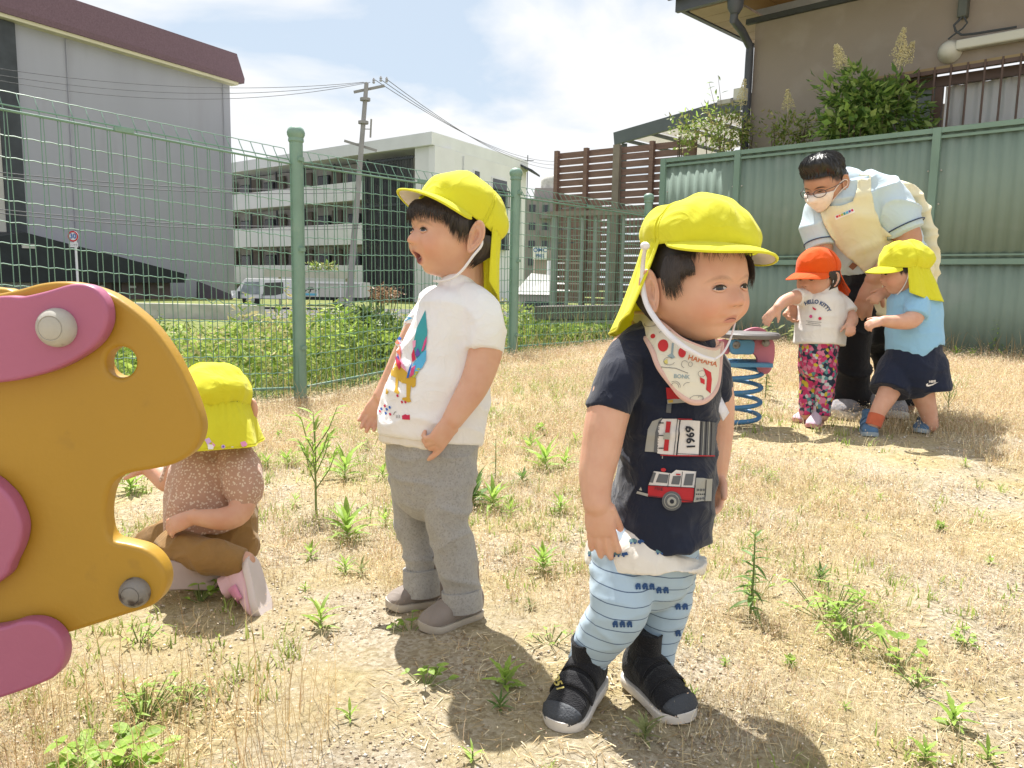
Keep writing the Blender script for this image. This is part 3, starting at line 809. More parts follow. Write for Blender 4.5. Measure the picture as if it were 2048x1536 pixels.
# ============================================================ green corrugated metal fence
MA = Vector((1.74, 9.4, 0)); MD = Vector((2.58, -2.5, 0)).normalized(); MN = Vector((-MD.y, MD.x, 0))   # MN points to the house
mf_m = pm('green_sheet_metal', (0.205, 0.27, 0.235), 0.06, 1.3, 0.8, 0.08, 12, col2=(0.24, 0.295, 0.265), c2amt=0.55, c2scale=2.2, spec=0.15)
mr_m = pm('green_rail_metal', (0.175, 0.27, 0.23), 0.08, 3, 0.5, spec=0.4)
mfc = empty('metal_fence', (MA.x, MA.y, 0), 'tall green corrugated sheet metal fence in front of the brown house', 'fence')
def MP(t, z, o=0.0): return MA + MD * t + MN * o + Vector((0, 0, z))
MT = 2.13
pts_t = [0.0, 0.95, 2.93, 4.91, 6.89]
for i in range(len(pts_t) - 1):
    a, b2 = pts_t[i] + 0.03, pts_t[i + 1] - 0.03
    for z0, z1 in ((0.03, 0.90), (0.95, MT - 0.05)):
        n = max(8, int((b2 - a) / 0.0137))
        rows = [[MP(a + (b2 - a) * j / n, z, 0.0055 * max(-1, min(1, 1.7 * math.sin(2 * math.pi * ((b2 - a) * j / n) / 0.11)))) for j in range(n + 1)] for z in (z0, z1)]
        g = MB(); g.grid(rows); o = g.build('corrugated_panel', mf_m, mfc); solidify(o, 0.002)
    for zc, hh in ((MT - 0.025, 0.045), (0.925, 0.05)):
        g = MB(); g.obox(MP((a + b2) / 2, zc, -0.005), MD * ((b2 - a) / 2 - 0.004), MN * 0.028, Vector((0, 0, hh / 2))); g.build('rail', mr_m, mfc, smooth=False)
    g = MB(); g.obox(MP((a + b2) / 2, MT - 0.085, -0.014), MD * ((b2 - a) / 2 - 0.004), MN * 0.012, Vector((0, 0, 0.012))); g.build('rail', mr_m, mfc, smooth=False)
    g = MB(); g.obox(MP((a + b2) / 2, 0.985, -0.012), MD * ((b2 - a) / 2 - 0.004), MN * 0.01, Vector((0, 0, 0.008))); g.build('rail', mr_m, mfc, smooth=False)
for t in pts_t:
    g = MB(); g.obox(MP(t, MT / 2 - 0.03, -0.004), MD * 0.034, MN * 0.036, Vector((0, 0, MT / 2 + 0.03))); p_ = g.build('post', mr_m, mfc, smooth=False)
    for z in (1.75, 1.45, 1.2, 0.5):
        for s_ in (-0.055, 0.055):
            g = MB(); g.lathe(MP(t + s_, z, -0.006), -MN, [(0.008, 0), (0.008, 0.006), (0.003, 0.01)], 8); g.build('bolt', conc, p_)
# neighbouring rock-hard corner: end post of the wire fence meets it

# ============================================================ brown house
HD, HN = MD, MN
H0 = Vector((2.87, 9.95, 0))
def HP(t, z, o=0.0): return H0 + HD * t + HN * o + Vector((0, 0, z))
stc = pm('brown_stucco', (0.285, 0.245, 0.212), 0.05, 1.2, 0.92, 0.25, 160, col2=(0.31, 0.27, 0.238), c2amt=0.5)
wood_s = pm('pink_brown_soffit_board', (0.36, 0.27, 0.225), 0.10, 3, 0.75, stretch=(1, 1, 6))
wood_o = pm('orange_soffit_board', (0.20, 0.105, 0.045), 0.15, 4, 0.7)
slate = pm('dark_slate_gutter', (0.07, 0.078, 0.098), 0.12, 3, 0.5)
tilem = pm('grey_roof_tile_near', (0.34, 0.36, 0.36), 0.12, 5, 0.5)
hs = empty('brown_house', (H0.x, H0.y, 0), 'brown stucco house with tiled eaves and a barred window behind the green fence', 'house')
ZW = 3.90
# wall with a window opening: built from four pieces
wt0, wt1, wz0, wz1 = 1.35, 5.2, 1.55, 2.96
for (a, b2, z0, z1) in ((0, wt0, 0, ZW), (wt1, 8.5, 0, ZW), (wt0, wt1, 0, wz0), (wt0, wt1, wz1, ZW)):
    g = MB(); g.obox(HP((a + b2) / 2, (z0 + z1) / 2, 0.1), HD * ((b2 - a) / 2), HN * 0.1, Vector((0, 0, (z1 - z0) / 2))); g.build('wall', stc, hs, smooth=False)
g = MB(); g.obox(HP(0.1, ZW / 2, 3.2), HD * 0.1, HN * 3.0, Vector((0, 0, ZW / 2))); g.build('side_wall', stc, hs, smooth=False)
g = MB(); g.obox(HP(4.25, ZW / 2, 6.3), HD * 4.25, HN * 0.1, Vector((0, 0, ZW / 2))); g.build('back_wall', stc, hs, smooth=False)
# eaves
OV = 0.64; ZE = 3.98
nb = 9
for k in range(24):      # soffit boards along the left overhang
    o0 = -OV + 0.12 + k * 0.30
    g = MB(); g.obox(HP(-OV / 2, ZE, o0 + 0.147), HD * (OV / 2 - 0.03), HN * 0.144, Vector((0, 0, 0.012))); g.build('soffit_board', wood_s, hs, smooth=False)
for k in range(30):      # and along the front
    t0 = 0.004 + k * 0.30
    g = MB(); g.obox(HP(t0 + 0.147, ZE, -OV / 2 + 0.03), HD * 0.144, HN * (OV / 2 - 0.08), Vector((0, 0, 0.012))); g.build('soffit_board', wood_o, hs, smooth=False)
g = MB(); g.obox(HP(4.2, ZW - 0.045, -0.03), HD * 4.3, HN * 0.028, Vector((0, 0, 0.03))); g.build('wall_trim', dark, hs, smooth=False)
g = MB(); g.obox(HP(4.0, ZE + 0.06, -OV - 0.02), HD * (4.0 + OV + 0.06), HN * 0.03, Vector((0, 0, 0.1))); g.build('fascia', slate, hs, smooth=False)
g = MB(); g.obox(HP(-OV - 0.02, ZE + 0.04, 2.7), HD * 0.03, HN * (2.7 + OV - 0.02), Vector((0, 0, 0.06))); g.build('fascia', slate, hs, smooth=False)
g = MB(); pr = []
for a_ in np.linspace(0, math.pi, 9): pr.append((-0.065 * math.cos(a_), -0.075 * math.sin(a_)))
g.rings([[HP(t, ZE + 0.16 + q[1], -OV - 0.12 + q[0]) for q in pr] for t in (-OV - 0.12, 8.0)], cap=True, closed=True); g.build('gutter', slate, hs, ang=60)
g = MB(); q = [HP(-OV - 0.1, ZE + 0.17, -OV - 0.08), HP(8.2, ZE + 0.17, -OV - 0.08), HP(8.2, ZE + 2.3, 3.2), HP(2.0, ZE + 2.3, 3.2)]
g.rings([q, [p + Vector((0, 0, 0.05)) for p in q]]); q = [HP(-OV - 0.1, ZE + 0.165, -OV - 0.08), HP(2.0, ZE + 2.295, 3.2), HP(2.0, ZE + 2.295, 3.4), HP(-OV - 0.1, ZE + 0.165, 6.8)]
g.rings([q, [p + Vector((0, 0, 0.05)) for p in q]]); g.build('roof', tilem, hs, smooth=False)
for k in range(15):      # round eave tiles
    t = -OV + 0.02 + k * 0.29
    g = MB(); dirv = (HN * 0.82 + Vector((0, 0, 0.42))).normalized(); g.lathe(HP(t, ZE + 0.25, -OV - 0.16), dirv, [(0.02, 0), (0.085, 0.0), (0.085, 0.03), (0.07, 0.032), (0.07, 0.5)], 14); g.build('eave_tile', tilem, hs)
# downpipe
dpx = [P(1470, 18, 9.02), P(1467, 40, 9.05), P(1484, 62, 9.3), HP(-0.02, 3.55, -0.07), HP(-0.02, 3.4, -0.07), HP(-0.02, 0.1, -0.07)]
g = MB(); g.tube(dpx, 0.048, 12); g.build('downpipe', slate, hs)
g = MB(); g.lathe(P(1470, 24, 9.02), (0, 0, 1), [(0.05, -0.02), (0.09, 0.05), (0.1, 0.16)], 12); g.build('hopper', slate, hs)
# window
timber = pm('golden_window_timber', (0.30, 0.22, 0.11), 0.15, 4, 0.6)
bronze = pm('bronze_window_metal', (0.11, 0.07, 0.055), 0.12, 4, 0.45)
wroot = empty('x', (0, 0, 0)); bpy.data.objects.remove(wroot)
g = MB()
g.obox(HP((wt0 + wt1) / 2, wz1 - 0.03, -0.01), HD * ((wt1 - wt0) / 2 + 0.02), HN * 0.05, Vector((0, 0, 0.028)))
for tt in (wt0 + 0.03, wt1 - 0.03): g.obox(HP(tt, (wz0 + wz1) / 2 - 0.03, -0.01), HD * 0.028, HN * 0.05, Vector((0, 0, (wz1 - wz0) / 2 - 0.03)))
wfr = g.build('window', timber, hs, smooth=False)
for zc, hh in ((wz1 - 0.13, 0.05), (wz0 + 0.05, 0.04)):
    g = MB(); g.obox(HP((wt0 + wt1) / 2, zc, 0.06), HD * ((wt1 - wt0) / 2 - 0.07), HN * 0.03, Vector((0, 0, hh))); g.build('frame', bronze, wfr, smooth=False)
for tt in (2.12, 3.6):
    g = MB(); g.obox(HP(tt, (wz0 + wz1) / 2 - 0.05, 0.03), HD * 0.035, HN * 0.03, Vector((0, 0, (wz1 - wz0) / 2 - 0.14))); g.build('frame', bronze, wfr, smooth=False)
curt, t_, bs = newmat('curtain_glass')
tcn = t_.nodes.new('ShaderNodeTexCoord'); bs.inputs['Base Color'].default_value = (0.86, 0.88, 0.90, 1); bs.inputs['Roughness'].default_value = 0.7
g = MB(); n = 260
g.grid([[HP(2.15 + (wt1 - 2.17) * j / n, z, 0.13 + 0.014 * math.sin(j * 0.62) + 0.01 * math.sin(j * 0.23)) for j in range(n + 1)] for z in (wz0 + 0.05, wz1 - 0.17)])
g.build('curtain', curt, wfr)
g = MB(); g.obox(HP((wt0 + 2.10) / 2, (wz0 + wz1) / 2, 0.09), HD * 0.34, HN * 0.006, Vector((0, 0, 0.68))); g.build('pane', pm('grey_frosted_glass', (0.22, 0.25, 0.25), 0.08, 2, 0.4), wfr, smooth=False)
gl, t_, bs = newmat('clear_pane'); bs.inputs['Roughness'].default_value = 0.03; bs.inputs['Transmission Weight'].default_value = 1.0; bs.inputs['IOR'].default_value = 1.05
g = MB(); g.obox(HP((2.14 + wt1) / 2, (wz0 + wz1) / 2 - 0.06, 0.085), HD * ((wt1 - 2.14) / 2 - 0.06), HN * 0.002, Vector((0, 0, 0.68))); g.build('pane', gl, wfr, smooth=False)
for k in range(25):
    t = wt0 + 0.14 + k * 0.153
    g = MB(); g.tube([HP(t, wz0 - 0.02, -0.12), HP(t, wz1 - 0.02, -0.12)], 0.011, 7); g.build('window_bar', bronze, hs)
for zc in (wz1 - 0.06, wz0 + 0.1):
    g = MB(); g.obox(HP((wt0 + wt1) / 2, zc, -0.10), HD * ((wt1 - wt0) / 2), HN * 0.008, Vector((0, 0, 0.02))); g.build('bar_rail', bronze, hs, smooth=False)
# air conditioning duct and cable box
ductm = pm('ivory_duct', (0.58, 0.58, 0.52), 0.05, 2, 0.5)
da = HP(2.20, 3.10, -0.06)
g = MB(); g.lathe(da - HN * -0.06, -HN, [(0.02, 0), (0.115, 0.0), (0.115, 0.03), (0.095, 0.06), (0.085, 0.1), (0.05, 0.13), (0.01, 0.14)], 22); dc = g.build('duct_elbow', ductm, hs)
g = MB(); g.obox(HP(4.2, 3.13, -0.065), HD * 1.93, HN * 0.05, Vector((0, 0, 0.05))); o = g.build('air_duct', ductm, hs, smooth=False); bevel(o, 0.02, 3)
g = MB(); g.obox(HP(2.30, 3.50, -0.05), HD * 0.045, HN * 0.05, Vector((0, 0, 0.1))); o = g.build('junction_box', pm('grey_plastic_box', (0.09, 0.10, 0.09), 0.15, 6, 0.5), hs, smooth=False); bevel(o, 0.015)
g = MB(); g.tube([HP(2.30, 3.40, -0.08), HP(2.24, 3.33, -0.1), HP(2.26, 3.27, -0.1), HP(2.32, 3.22, -0.11), HP(2.45, 3.205, -0.12), HP(2.8, 3.198, -0.115)], 0.012, 7)
g.tube([HP(2.32, 3.40, -0.08), HP(2.36, 3.33, -0.1), HP(2.32, 3.28, -0.1), HP(2.24, 3.23, -0.11), HP(2.20, 3.20, -0.11)], 0.009, 7); g.build('cable', dark, hs)
# security light by the downpipe
g = MB(); lp = HP(-0.06, 2.98, -0.16); g.obox(lp, HD * 0.07, HN * 0.05, Vector((0, 0, 0.07))); g.build('flood_light', ductm, hs, smooth=False)
g = MB(); g.obox(lp + Vector((-0.17, 0.05, -0.08)), HD * 0.09, HN * 0.04, Vector((0, 0, 0.025))); g.obox(lp + Vector((-0.1, 0.03, -0.06)), HD * 0.12, HN * 0.01, Vector((0, 0, 0.01))); g.build('flood_light', conc, hs, smooth=False)

# ============================================================ veranda roof left of the house
VA = P(1230, 266, 12.2); VB = P(1505, 186, 10.75)
vr = empty('veranda_roof', (VA.x, VA.y, 0), 'slanting dark edged veranda roof with pale sheets behind the slatted screen', 'veranda')
vback = Vector((0.696, 0.718, 0)) * 2.6
vdark = pm('veranda_frame', (0.115, 0.14, 0.15), 0.1, 3, 0.5)
g = MB(); g.beam(VA - Vector((0, 0, 0.09)), VB - Vector((0, 0, 0.09)), 0.06, 0.19); g.build('front_beam', vdark, vr, smooth=False)
vsheet, t_, bs = newmat('pale_roof_sheet'); bs.inputs['Base Color'].default_value = (0.62, 0.60, 0.58, 1); bs.inputs['Roughness'].default_value = 0.5
tr = t_.nodes.new('ShaderNodeBsdfTranslucent'); tr.inputs['Color'].default_value = (0.7, 0.68, 0.66, 1); ms = t_.nodes.new('ShaderNodeMixShader'); ms.inputs[0].default_value = 0.5
lnk(t_, bs.outputs[0], ms.inputs[1]); lnk(t_, tr.outputs[0], ms.inputs[2]); lnk(t_, ms.outputs[0], t_.nodes['Material Output'].inputs['Surface'])
for k in range(5):
    u0, u1 = k / 5, (k + 1) / 5
    a, b2 = VA.lerp(VB, u0), VA.lerp(VB, u1)
    g = MB(); q = [a + Vector((0.02, 0.03, -0.02)), b2 + Vector((-0.02, 0.05, -0.02)), b2 + vback + Vector((-0.02, 0, -0.02)), a + vback + Vector((0.02, 0, -0.02))]
    g.rings([q, [p - Vector((0, 0, 0.006)) for p in q]]); g.build('roof_sheet', vsheet, vr, smooth=False)
    g = MB(); g.beam(a - Vector((0, 0, 0.07)) + Vector((0.03, 0.05, 0)), a + vback - Vector((0, 0, 0.07)), 0.03, 0.05); g.build('rafter', vdark, vr, smooth=False)
g = MB(); g.beam(VA + vback - Vector((0, 0, 0.16)), VB + vback - Vector((0, 0, 0.16)), 0.06, 0.1); g.build('back_beam', vdark, vr, smooth=False)
for u in (0.06,):
    p_ = VA.lerp(VB, u) + Vector((0.05, 0.08, -0.18)); g = MB(); g.beam(p_, Vector((p_.x, p_.y, 0)), 0.08, 0.08, Vector((0, 1, 0))); g.build('post', vdark, vr, smooth=False)
for u in (0.03, 0.97):
    p_ = VA.lerp(VB, u) + vback + Vector((0.0, 0, -0.2)); g = MB(); g.beam(p_, Vector((p_.x, p_.y, -0.1)), 0.08, 0.08, Vector((0, 1, 0))); g.build('post', vdark, vr, smooth=False)

# ============================================================ slatted timber screen
SA = P(1118, 306, 11.0); SB = P(1392, 276, 9.75)
zt_s = SA.z; zb_s = 0.28
sd = Vector((SB.x - SA.x, SB.y - SA.y, 0)); SL = sd.length; sd.normalize(); sn = Vector((-sd.y, sd.x, 0))
slw = pm('red_brown_slat', (0.20, 0.125, 0.105), 0.16, 5, 0.7, stretch=(1, 1, 9), col2=(0.25, 0.16, 0.135), c2amt=0.56)
gpst = pm('weathered_post', (0.23, 0.20, 0.17), 0.16, 6, 0.8)
scn = empty('slatted_screen', (SA.x, SA.y, gz(SA.x, SA.y)), 'tall red brown horizontal slat timber screen beside the green metal fence', 'screen fence')
def SPt(t, z, o=0.0): return Vector((SA.x, SA.y, 0)) + sd * t + sn * o + Vector((0, 0, z))
bay = [0, SL * 0.235, SL * 0.47, SL * 0.72, SL]
for i in range(4):
    a, b2 = bay[i] + 0.012, bay[i + 1] - 0.012
    for k in range(23):
        z = zt_s - 0.045 - k * 0.096
        if z < zb_s + 0.03: break
        g = MB(); dzv = RNG.uniform(-0.004, 0.004)
        g.obox(SPt((a + b2) / 2, z + dzv, RNG.uniform(-0.003, 0.003)), sd * ((b2 - a) / 2), sn * 0.009, Vector((0, 0, 0.039))); g.build('slat', slw, scn, smooth=False)
for i, t in enumerate(bay):
    w_ = 0.05 if i == 2 else 0.03
    g = MB(); g.obox(SPt(t, (zt_s + 0.02 - 0.1) / 2, -0.045), sd * w_, sn * 0.03, Vector((0, 0, (zt_s + 0.02 + 0.1) / 2))); g.build('post', gpst if i in (2,) else slw, scn, smooth=False)

# pipe frame and concrete trough in front of the screen
fr = empty('pipe_frame', P(1200, 620, 9.9) * 1.0, 'low weathered frame of grey green posts under a timber beam before the slat screen', 'frame')
frm = pm('frame_pipe', (0.26, 0.30, 0.28), 0.1, 6, 0.6)
for px in (1108, 1136, 1163, 1190, 1216, 1246):
    d = 9.9 - (px - 1108) / 138 * 0.5
    p_ = P(px + 2, 430, d); g = MB(); g.tube([p_, Vector((p_.x, p_.y, gz(p_.x, p_.y) - 0.05))], 0.022 if px != 1108 else 0.042, 8); g.build('post', frm, fr)
g = MB(); g.beam(P(1096, 428, 9.93), P(1292, 424, 9.2), 0.06, 0.06); g.build('beam', gpst, fr, smooth=False)
ct = empty('concrete_trough', P(1180, 690, 8.9), 'long pale concrete trough with a dark slab top at the fence corner', 'trough')
ca, cb = P(1078, 625, 9.3), P(1300, 622, 9.0)
g = MB(); g.beam(ca, cb, 0.55, 0.15); g.build('slab', pm('dark_slab', (0.13, 0.12, 0.11), 0.2, 6, 0.9), ct, smooth=False)
ca, cb = P(1088, 654, 9.3), P(1296, 652, 9.0)
g = MB(); g.beam(ca, cb, 0.42, 0.17); g.build('basin', conc, ct, smooth=False)
for px in (1120, 1190, 1260):
    p_ = P(px, 668, 9.15); zg = gz(p_.x, p_.y); g = MB(); g.box((p_.x, p_.y, (p_.z + zg) / 2 - 0.03), (0.12, 0.3, p_.z - zg + 0.06)); g.build('leg', pm('trough_leg', (0.06, 0.055, 0.05), 0.2, 6), ct, smooth=False)
# ============================================================ figures: helpers
def gss(d, s): return math.exp(-(d / s) ** 2 / 2)

TODDLER = dict(ax=0.072, ayf=0.076, ayb=0.080, azu=0.088, azd=0.085, nose=0.0105, nosew=0.12, cheek=0.0075, chin=0.006, jaw=0.16)
ADULT = dict(ax=0.076, ayf=0.093, ayb=0.098, azu=0.105, azd=0.118, nose=0.022, nosew=0.12, cheek=0.003, chin=0.010, jaw=0.30)

def head_r(hp, lon, lat, mouth=None):
    lon = (lon + math.pi) % (2 * math.pi) - math.pi
    cl = math.cos(lat); sl_ = math.sin(lat)
    x, y, z = math.sin(lon) * cl, math.cos(lon) * cl, sl_
    ax = hp['ax']; ay = hp['ayf'] if y > 0 else hp['ayb']; az = hp['azu'] if z > 0 else hp['azd']
    if z < 0:
        k = sstep(0.25, 1.0, -z)
        ax *= 1 - hp['jaw'] * k
        if y < 0: ay *= 1 - 0.42 * sstep(0.1, 0.8, -z)
        else: ay *= 1 - 0.03 * k
    p = 2.25
    r = (abs(x / ax) ** p + abs(y / ay) ** p + abs(z / az) ** p) ** (-1 / p)
    if abs(lon) < 1.5:
        L = lon * cl; a = abs(L)
        r += 0.0035 * gss(L, 0.45) * gss(lat - 0.42, 0.22)                       # forehead
        r -= 0.0035 * gss(L, 0.16) * gss(lat + 0.00, 0.09)                       # bridge dent
        r += hp['nose'] * gss(L, hp['nosew']) * gss(lat + 0.245, 0.085)          # tip
        r += hp['nose'] * 0.45 * gss(L, 0.07) * gss(lat + 0.13, 0.10)            # ridge
        r += hp['nose'] * 0.42 * gss(a - 0.135, 0.055) * gss(lat + 0.285, 0.055) # wings
        r -= 0.0030 * gss(L, 0.13) * gss(lat + 0.36, 0.03)                       # under the nose
        r -= 0.0055 * gss(a - 0.36, 0.16) * gss(lat + 0.02, 0.10)                # sockets
        r += 0.0022 * gss(a - 0.38, 0.20) * gss(lat - 0.155, 0.06)               # brow ridge
        r += hp['cheek'] * gss(a - 0.52, 0.24) * gss(lat + 0.42, 0.20)           # cheeks
        r += 0.0020 * gss(a - 0.37, 0.13) * gss(lat + 0.115, 0.035)              # lower lid bag
        m = mouth or {}
        mo = m.get('open', 0.0)
        r += 0.0055 * gss(L, 0.19) * gss(lat + 0.495 - 0.0 * mo, 0.055)          # upper lip
        r += 0.0055 * gss(L, 0.15) * gss(lat + 0.635 + 0.14 * mo, 0.055)         # lower lip
        r -= 0.0035 * gss(L, 0.17) * gss(lat + 0.560, 0.022) * (1 - mo)
        r -= 0.0035 * gss(L, 0.16) * gss(lat + 0.74 + 0.16 * mo, 0.05)           # chin crease
        r -= 0.0028 * gss(a - 0.27, 0.05) * gss(lat + 0.56, 0.07)                # corners
        r -= 0.0014 * gss(a - 0.30 - 0.25 * max(0, -lat - 0.3), 0.05) * gss(lat + 0.42, 0.12)
        r += hp['chin'] * gss(L, 0.20) * gss(lat + 0.92 + 0.10 * mo, 0.13)       # chin
    return r

def frame(px, py, d, yaw, pitch=0.0, roll=0.0, scale=1.0):
    """head frame: x = the person's right, y = where the face points, z = up"""
    yaw, pitch, roll = R(yaw), R(pitch), R(roll)
    f = Vector((math.sin(yaw), -math.cos(yaw), 0)); z = Vector((0, 0, 1))
    y = (f * math.cos(pitch) - z * math.sin(pitch)).normalized()
    z2 = (z * math.cos(pitch) + f * math.sin(pitch)).normalized()
    x = y.cross(z2)
    x2 = x * math.cos(roll) + z2 * math.sin(roll); z3 = z2 * math.cos(roll) - x * math.sin(roll)
    m = Matrix((x2 * scale, y * scale, z3 * scale)).transposed().to_4x4()
    return Matrix.Translation(P(px, py, d)) @ m

def hdir(lon, lat): return Vector((math.sin(lon) * math.cos(lat), math.cos(lon) * math.cos(lat), math.sin(lat)))

def add_head(mb, Hm, hp, mouth=None, nu=112, nv=84):
    rings = []
    for i in range(1, nv):
        lat = math.pi / 2 - math.pi * i / nv
        rings.append([Hm @ (hdir(-2 * math.pi * j / nu, lat) * head_r(hp, -2 * math.pi * j / nu, lat, mouth)) for j in range(nu)])
    mb.rings(rings, cap=True)

def ear_mesh(Hm, hp, side, sc=1.0):
    """shell of an ear, side = +1 (person's right) or -1"""
    b = MB(); lon, lat = side * 1.66, -0.09
    c = hdir(lon, lat) * (head_r(hp, lon, lat) - 0.001)
    upv = Vector((0, -0.22, 1)).normalized(); out = Vector((side * 0.80, -0.0, 0.05)); bk = Vector((side * 0.48, -0.88, 0.0)).normalized()
    nrm = upv.cross(bk); nrm = nrm if nrm.x * side > 0 else -nrm; nrm.normalize()
    rows = []
    prof = [(0.02, -0.0045), (0.18, -0.0045), (0.34, -0.0035), (0.46, 0.0005), (0.56, 0.0022), (0.66, 0.0008), (0.76, 0.0012), (0.88, 0.0044), (0.96, 0.0048), (1.03, 0.0030), (1.05, 0.0), (1.0, -0.004), (0.85, -0.006), (0.4, -0.009)]
    for r, h in prof:
        row = []
        for k in range(40):
            a = 2 * math.pi * k / 40
            s_, cc = math.sin(a), math.cos(a)
            W = 0.0165 * (1.0 if cc > 0 else 0.62) * (1.0 - 0.28 * max(0, -s_)); Hh = 0.0285
            fade = 1.0 if cc > -0.3 else 0.45
            p = bk * (W * cc * r + 0.006) + upv * (Hh * s_ * r) + nrm * (h * fade + 0.0065)
            row.append(Hm @ ((c + p * sc)))
        rows.append(row)
    b.rings(rows, cap=True)
    return b

def skin_mat(name, base=(0.60, 0.355, 0.255), mouth=None, brow=0.55, blush=1.0):
    m, t, b = newmat(name)
    at = t.nodes.new('ShaderNodeAttribute'); at.attribute_name = 'fc'
    sp_ = t.nodes.new('ShaderNodeSeparateXYZ'); lnk(t, at.outputs['Vector'], sp_.inputs[0])
    lon, lat, msk = sp_.outputs
    ah = t.nodes.new('ShaderNodeAttribute'); ah.attribute_name = 'hair'
    def mth(op, a, b2=None, clamp=False):
        n = t.nodes.new('ShaderNodeMath'); n.operation = op; n.use_clamp = clamp
        for i, v in enumerate((a, b2)):
            if v is None: continue
            if isinstance(v, (int, float)): n.inputs[i].default_value = v
            else: lnk(t, v, n.inputs[i])
        return n.outputs[0]
    alon = mth('ABSOLUTE', lon)
    def ell(x, y, x0, y0, w, h, soft=0.3):
        dx = mth('DIVIDE', mth('SUBTRACT', x, x0), w); dy = mth('DIVIDE', mth('SUBTRACT', y, y0), h)
        r = mth('SQRT', mth('ADD', mth('MULTIPLY', dx, dx), mth('MULTIPLY', dy, dy)))
        return mth('MULTIPLY', mth('DIVIDE', mth('SUBTRACT', 1.0 + soft, r), 2 * soft, True), msk)
    def mix(f, a, col):
        n = t.nodes.new('ShaderNodeMix'); n.data_type = 'RGBA'; lnk(t, f, n.inputs[0]); lnk(t, a, n.inputs[6])
        n.inputs[7].default_value = (*col, 1); return n.outputs[2]
    tcn = t.nodes.new('ShaderNodeTexCoord')
    nz_ = t.nodes.new('ShaderNodeTexNoise'); nz_.inputs['Scale'].default_value = 28; nz_.inputs['Detail'].default_value = 6; lnk(t, tcn.outputs['Object'], nz_.inputs['Vector'])
    r = t.nodes.new('ShaderNodeValToRGB')
    r.color_ramp.elements[0].position = 0.3; r.color_ramp.elements[0].color = (base[0] * 0.93, base[1] * 0.85, base[2] * 0.82, 1)
    r.color_ramp.elements[1].position = 0.7; r.color_ramp.elements[1].color = (base[0] * 1.03, base[1] * 1.05, base[2] * 1.06, 1)
    lnk(t, nz_.outputs['Fac'], r.inputs[0]); c = r.outputs[0]
    red = (base[0] * 0.98, base[1] * 0.72, base[2] * 0.68)
    if blush:
        c = mix(mth('MULTIPLY', ell(alon, lat, 0.52, -0.40, 0.30, 0.22, 0.9), 0.55 * blush), c, red)
        c = mix(mth('MULTIPLY', ell(alon, lat, 0.0, -0.25, 0.15, 0.10, 0.8), 0.4 * blush), c, red)
    m_ = mouth or {}
    if m_:
        lw, lh, lc = m_.get('lw', 0.235), m_.get('lh', 0.095), m_.get('lc', -0.565)
        curve = m_.get('curve', 0.55)
        lat2 = mth('ADD', lat, mth('MULTIPLY', mth('MULTIPLY', lon, lon), curve))
        c = mix(mth('MULTIPLY', ell(lon, lat2, 0, lc, lw, lh, 0.22), 0.85), c, (0.50, 0.20, 0.17))
        dw, dh = m_.get('dw', 0.215), m_.get('dh', 0.013)
        c = mix(ell(lon, lat2, 0, m_.get('dc', lc + 0.005), dw, dh, 0.25), c, m_.get('dcol', (0.16, 0.045, 0.04)))
        if m_.get('teeth'):
            c = mix(ell(lon, lat2, 0, m_['teeth'], dw * 0.5, 0.025, 0.3), c, (0.75, 0.72, 0.66))
    # nostrils
    c = mix(mth('MULTIPLY', ell(alon, lat, 0.075, -0.325, 0.045, 0.020, 0.5), 0.75), c, (0.20, 0.09, 0.07))
    # lid crease and soft brows
    if brow:
        mp = t.nodes.new('ShaderNodeMapping'); mp.inputs['Scale'].default_value = (22, 120, 1); mp.inputs['Rotation'].default_value = (0, 0, 0.5)
        lnk(t, at.outputs['Vector'], mp.inputs[0])
        nb = t.nodes.new('ShaderNodeTexNoise'); nb.inputs['Scale'].default_value = 1.0; lnk(t, mp.outputs[0], nb.inputs['Vector'])
        latb = mth('ADD', lat, mth('MULTIPLY', mth('POWER', mth('ABSOLUTE', mth('SUBTRACT', alon, 0.36)), 2), 0.9))
        bm_ = mth('MULTIPLY', ell(alon, latb, 0.38, 0.165, 0.22, 0.034, 0.6), mth('MULTIPLY', nb.outputs['Fac'], brow * 1.5))
        c = mix(bm_, c, (0.07, 0.045, 0.035))
    c = mix(ah.outputs['Fac'], c, (0.022, 0.016, 0.014))
    lnk(t, c, b.inputs['Base Color'])
    b.inputs['Roughness'].default_value = 0.52; b.inputs['Specular IOR Level'].default_value = 0.35
    b.inputs['Subsurface Weight'].default_value = 0.22; b.inputs['Subsurface Radius'].default_value = (1.0, 0.35, 0.2); b.inputs['Subsurface Scale'].default_value = 0.006
    nb2 = t.nodes.new('ShaderNodeTexNoise'); nb2.inputs['Scale'].default_value = 700; lnk(t, tcn.outputs['Object'], nb2.inputs['Vector'])
    bp = t.nodes.new('ShaderNodeBump'); bp.inputs['Strength'].default_value = 0.12; bp.inputs['Distance'].default_value = 0.001
    lnk(t, nb2.outputs['Fac'], bp.inputs['Height']); lnk(t, bp.outputs[0], b.inputs['Normal'])
    return m

def join_mb(o, mb):
    """append the shapes of mb to the mesh of o (one mesh object)"""
    off = WL[o.name]
    bm = bmesh.new(); bm.from_mesh(o.data)
    vs = [bm.verts.new(Vector(v) - off) for v in mb.v]
    for f in mb.f:
        try: bm.faces.new([vs[i] for i in f]).smooth = True
        except ValueError: pass
    bm.to_mesh(o.data); bm.free(); o.data.update()

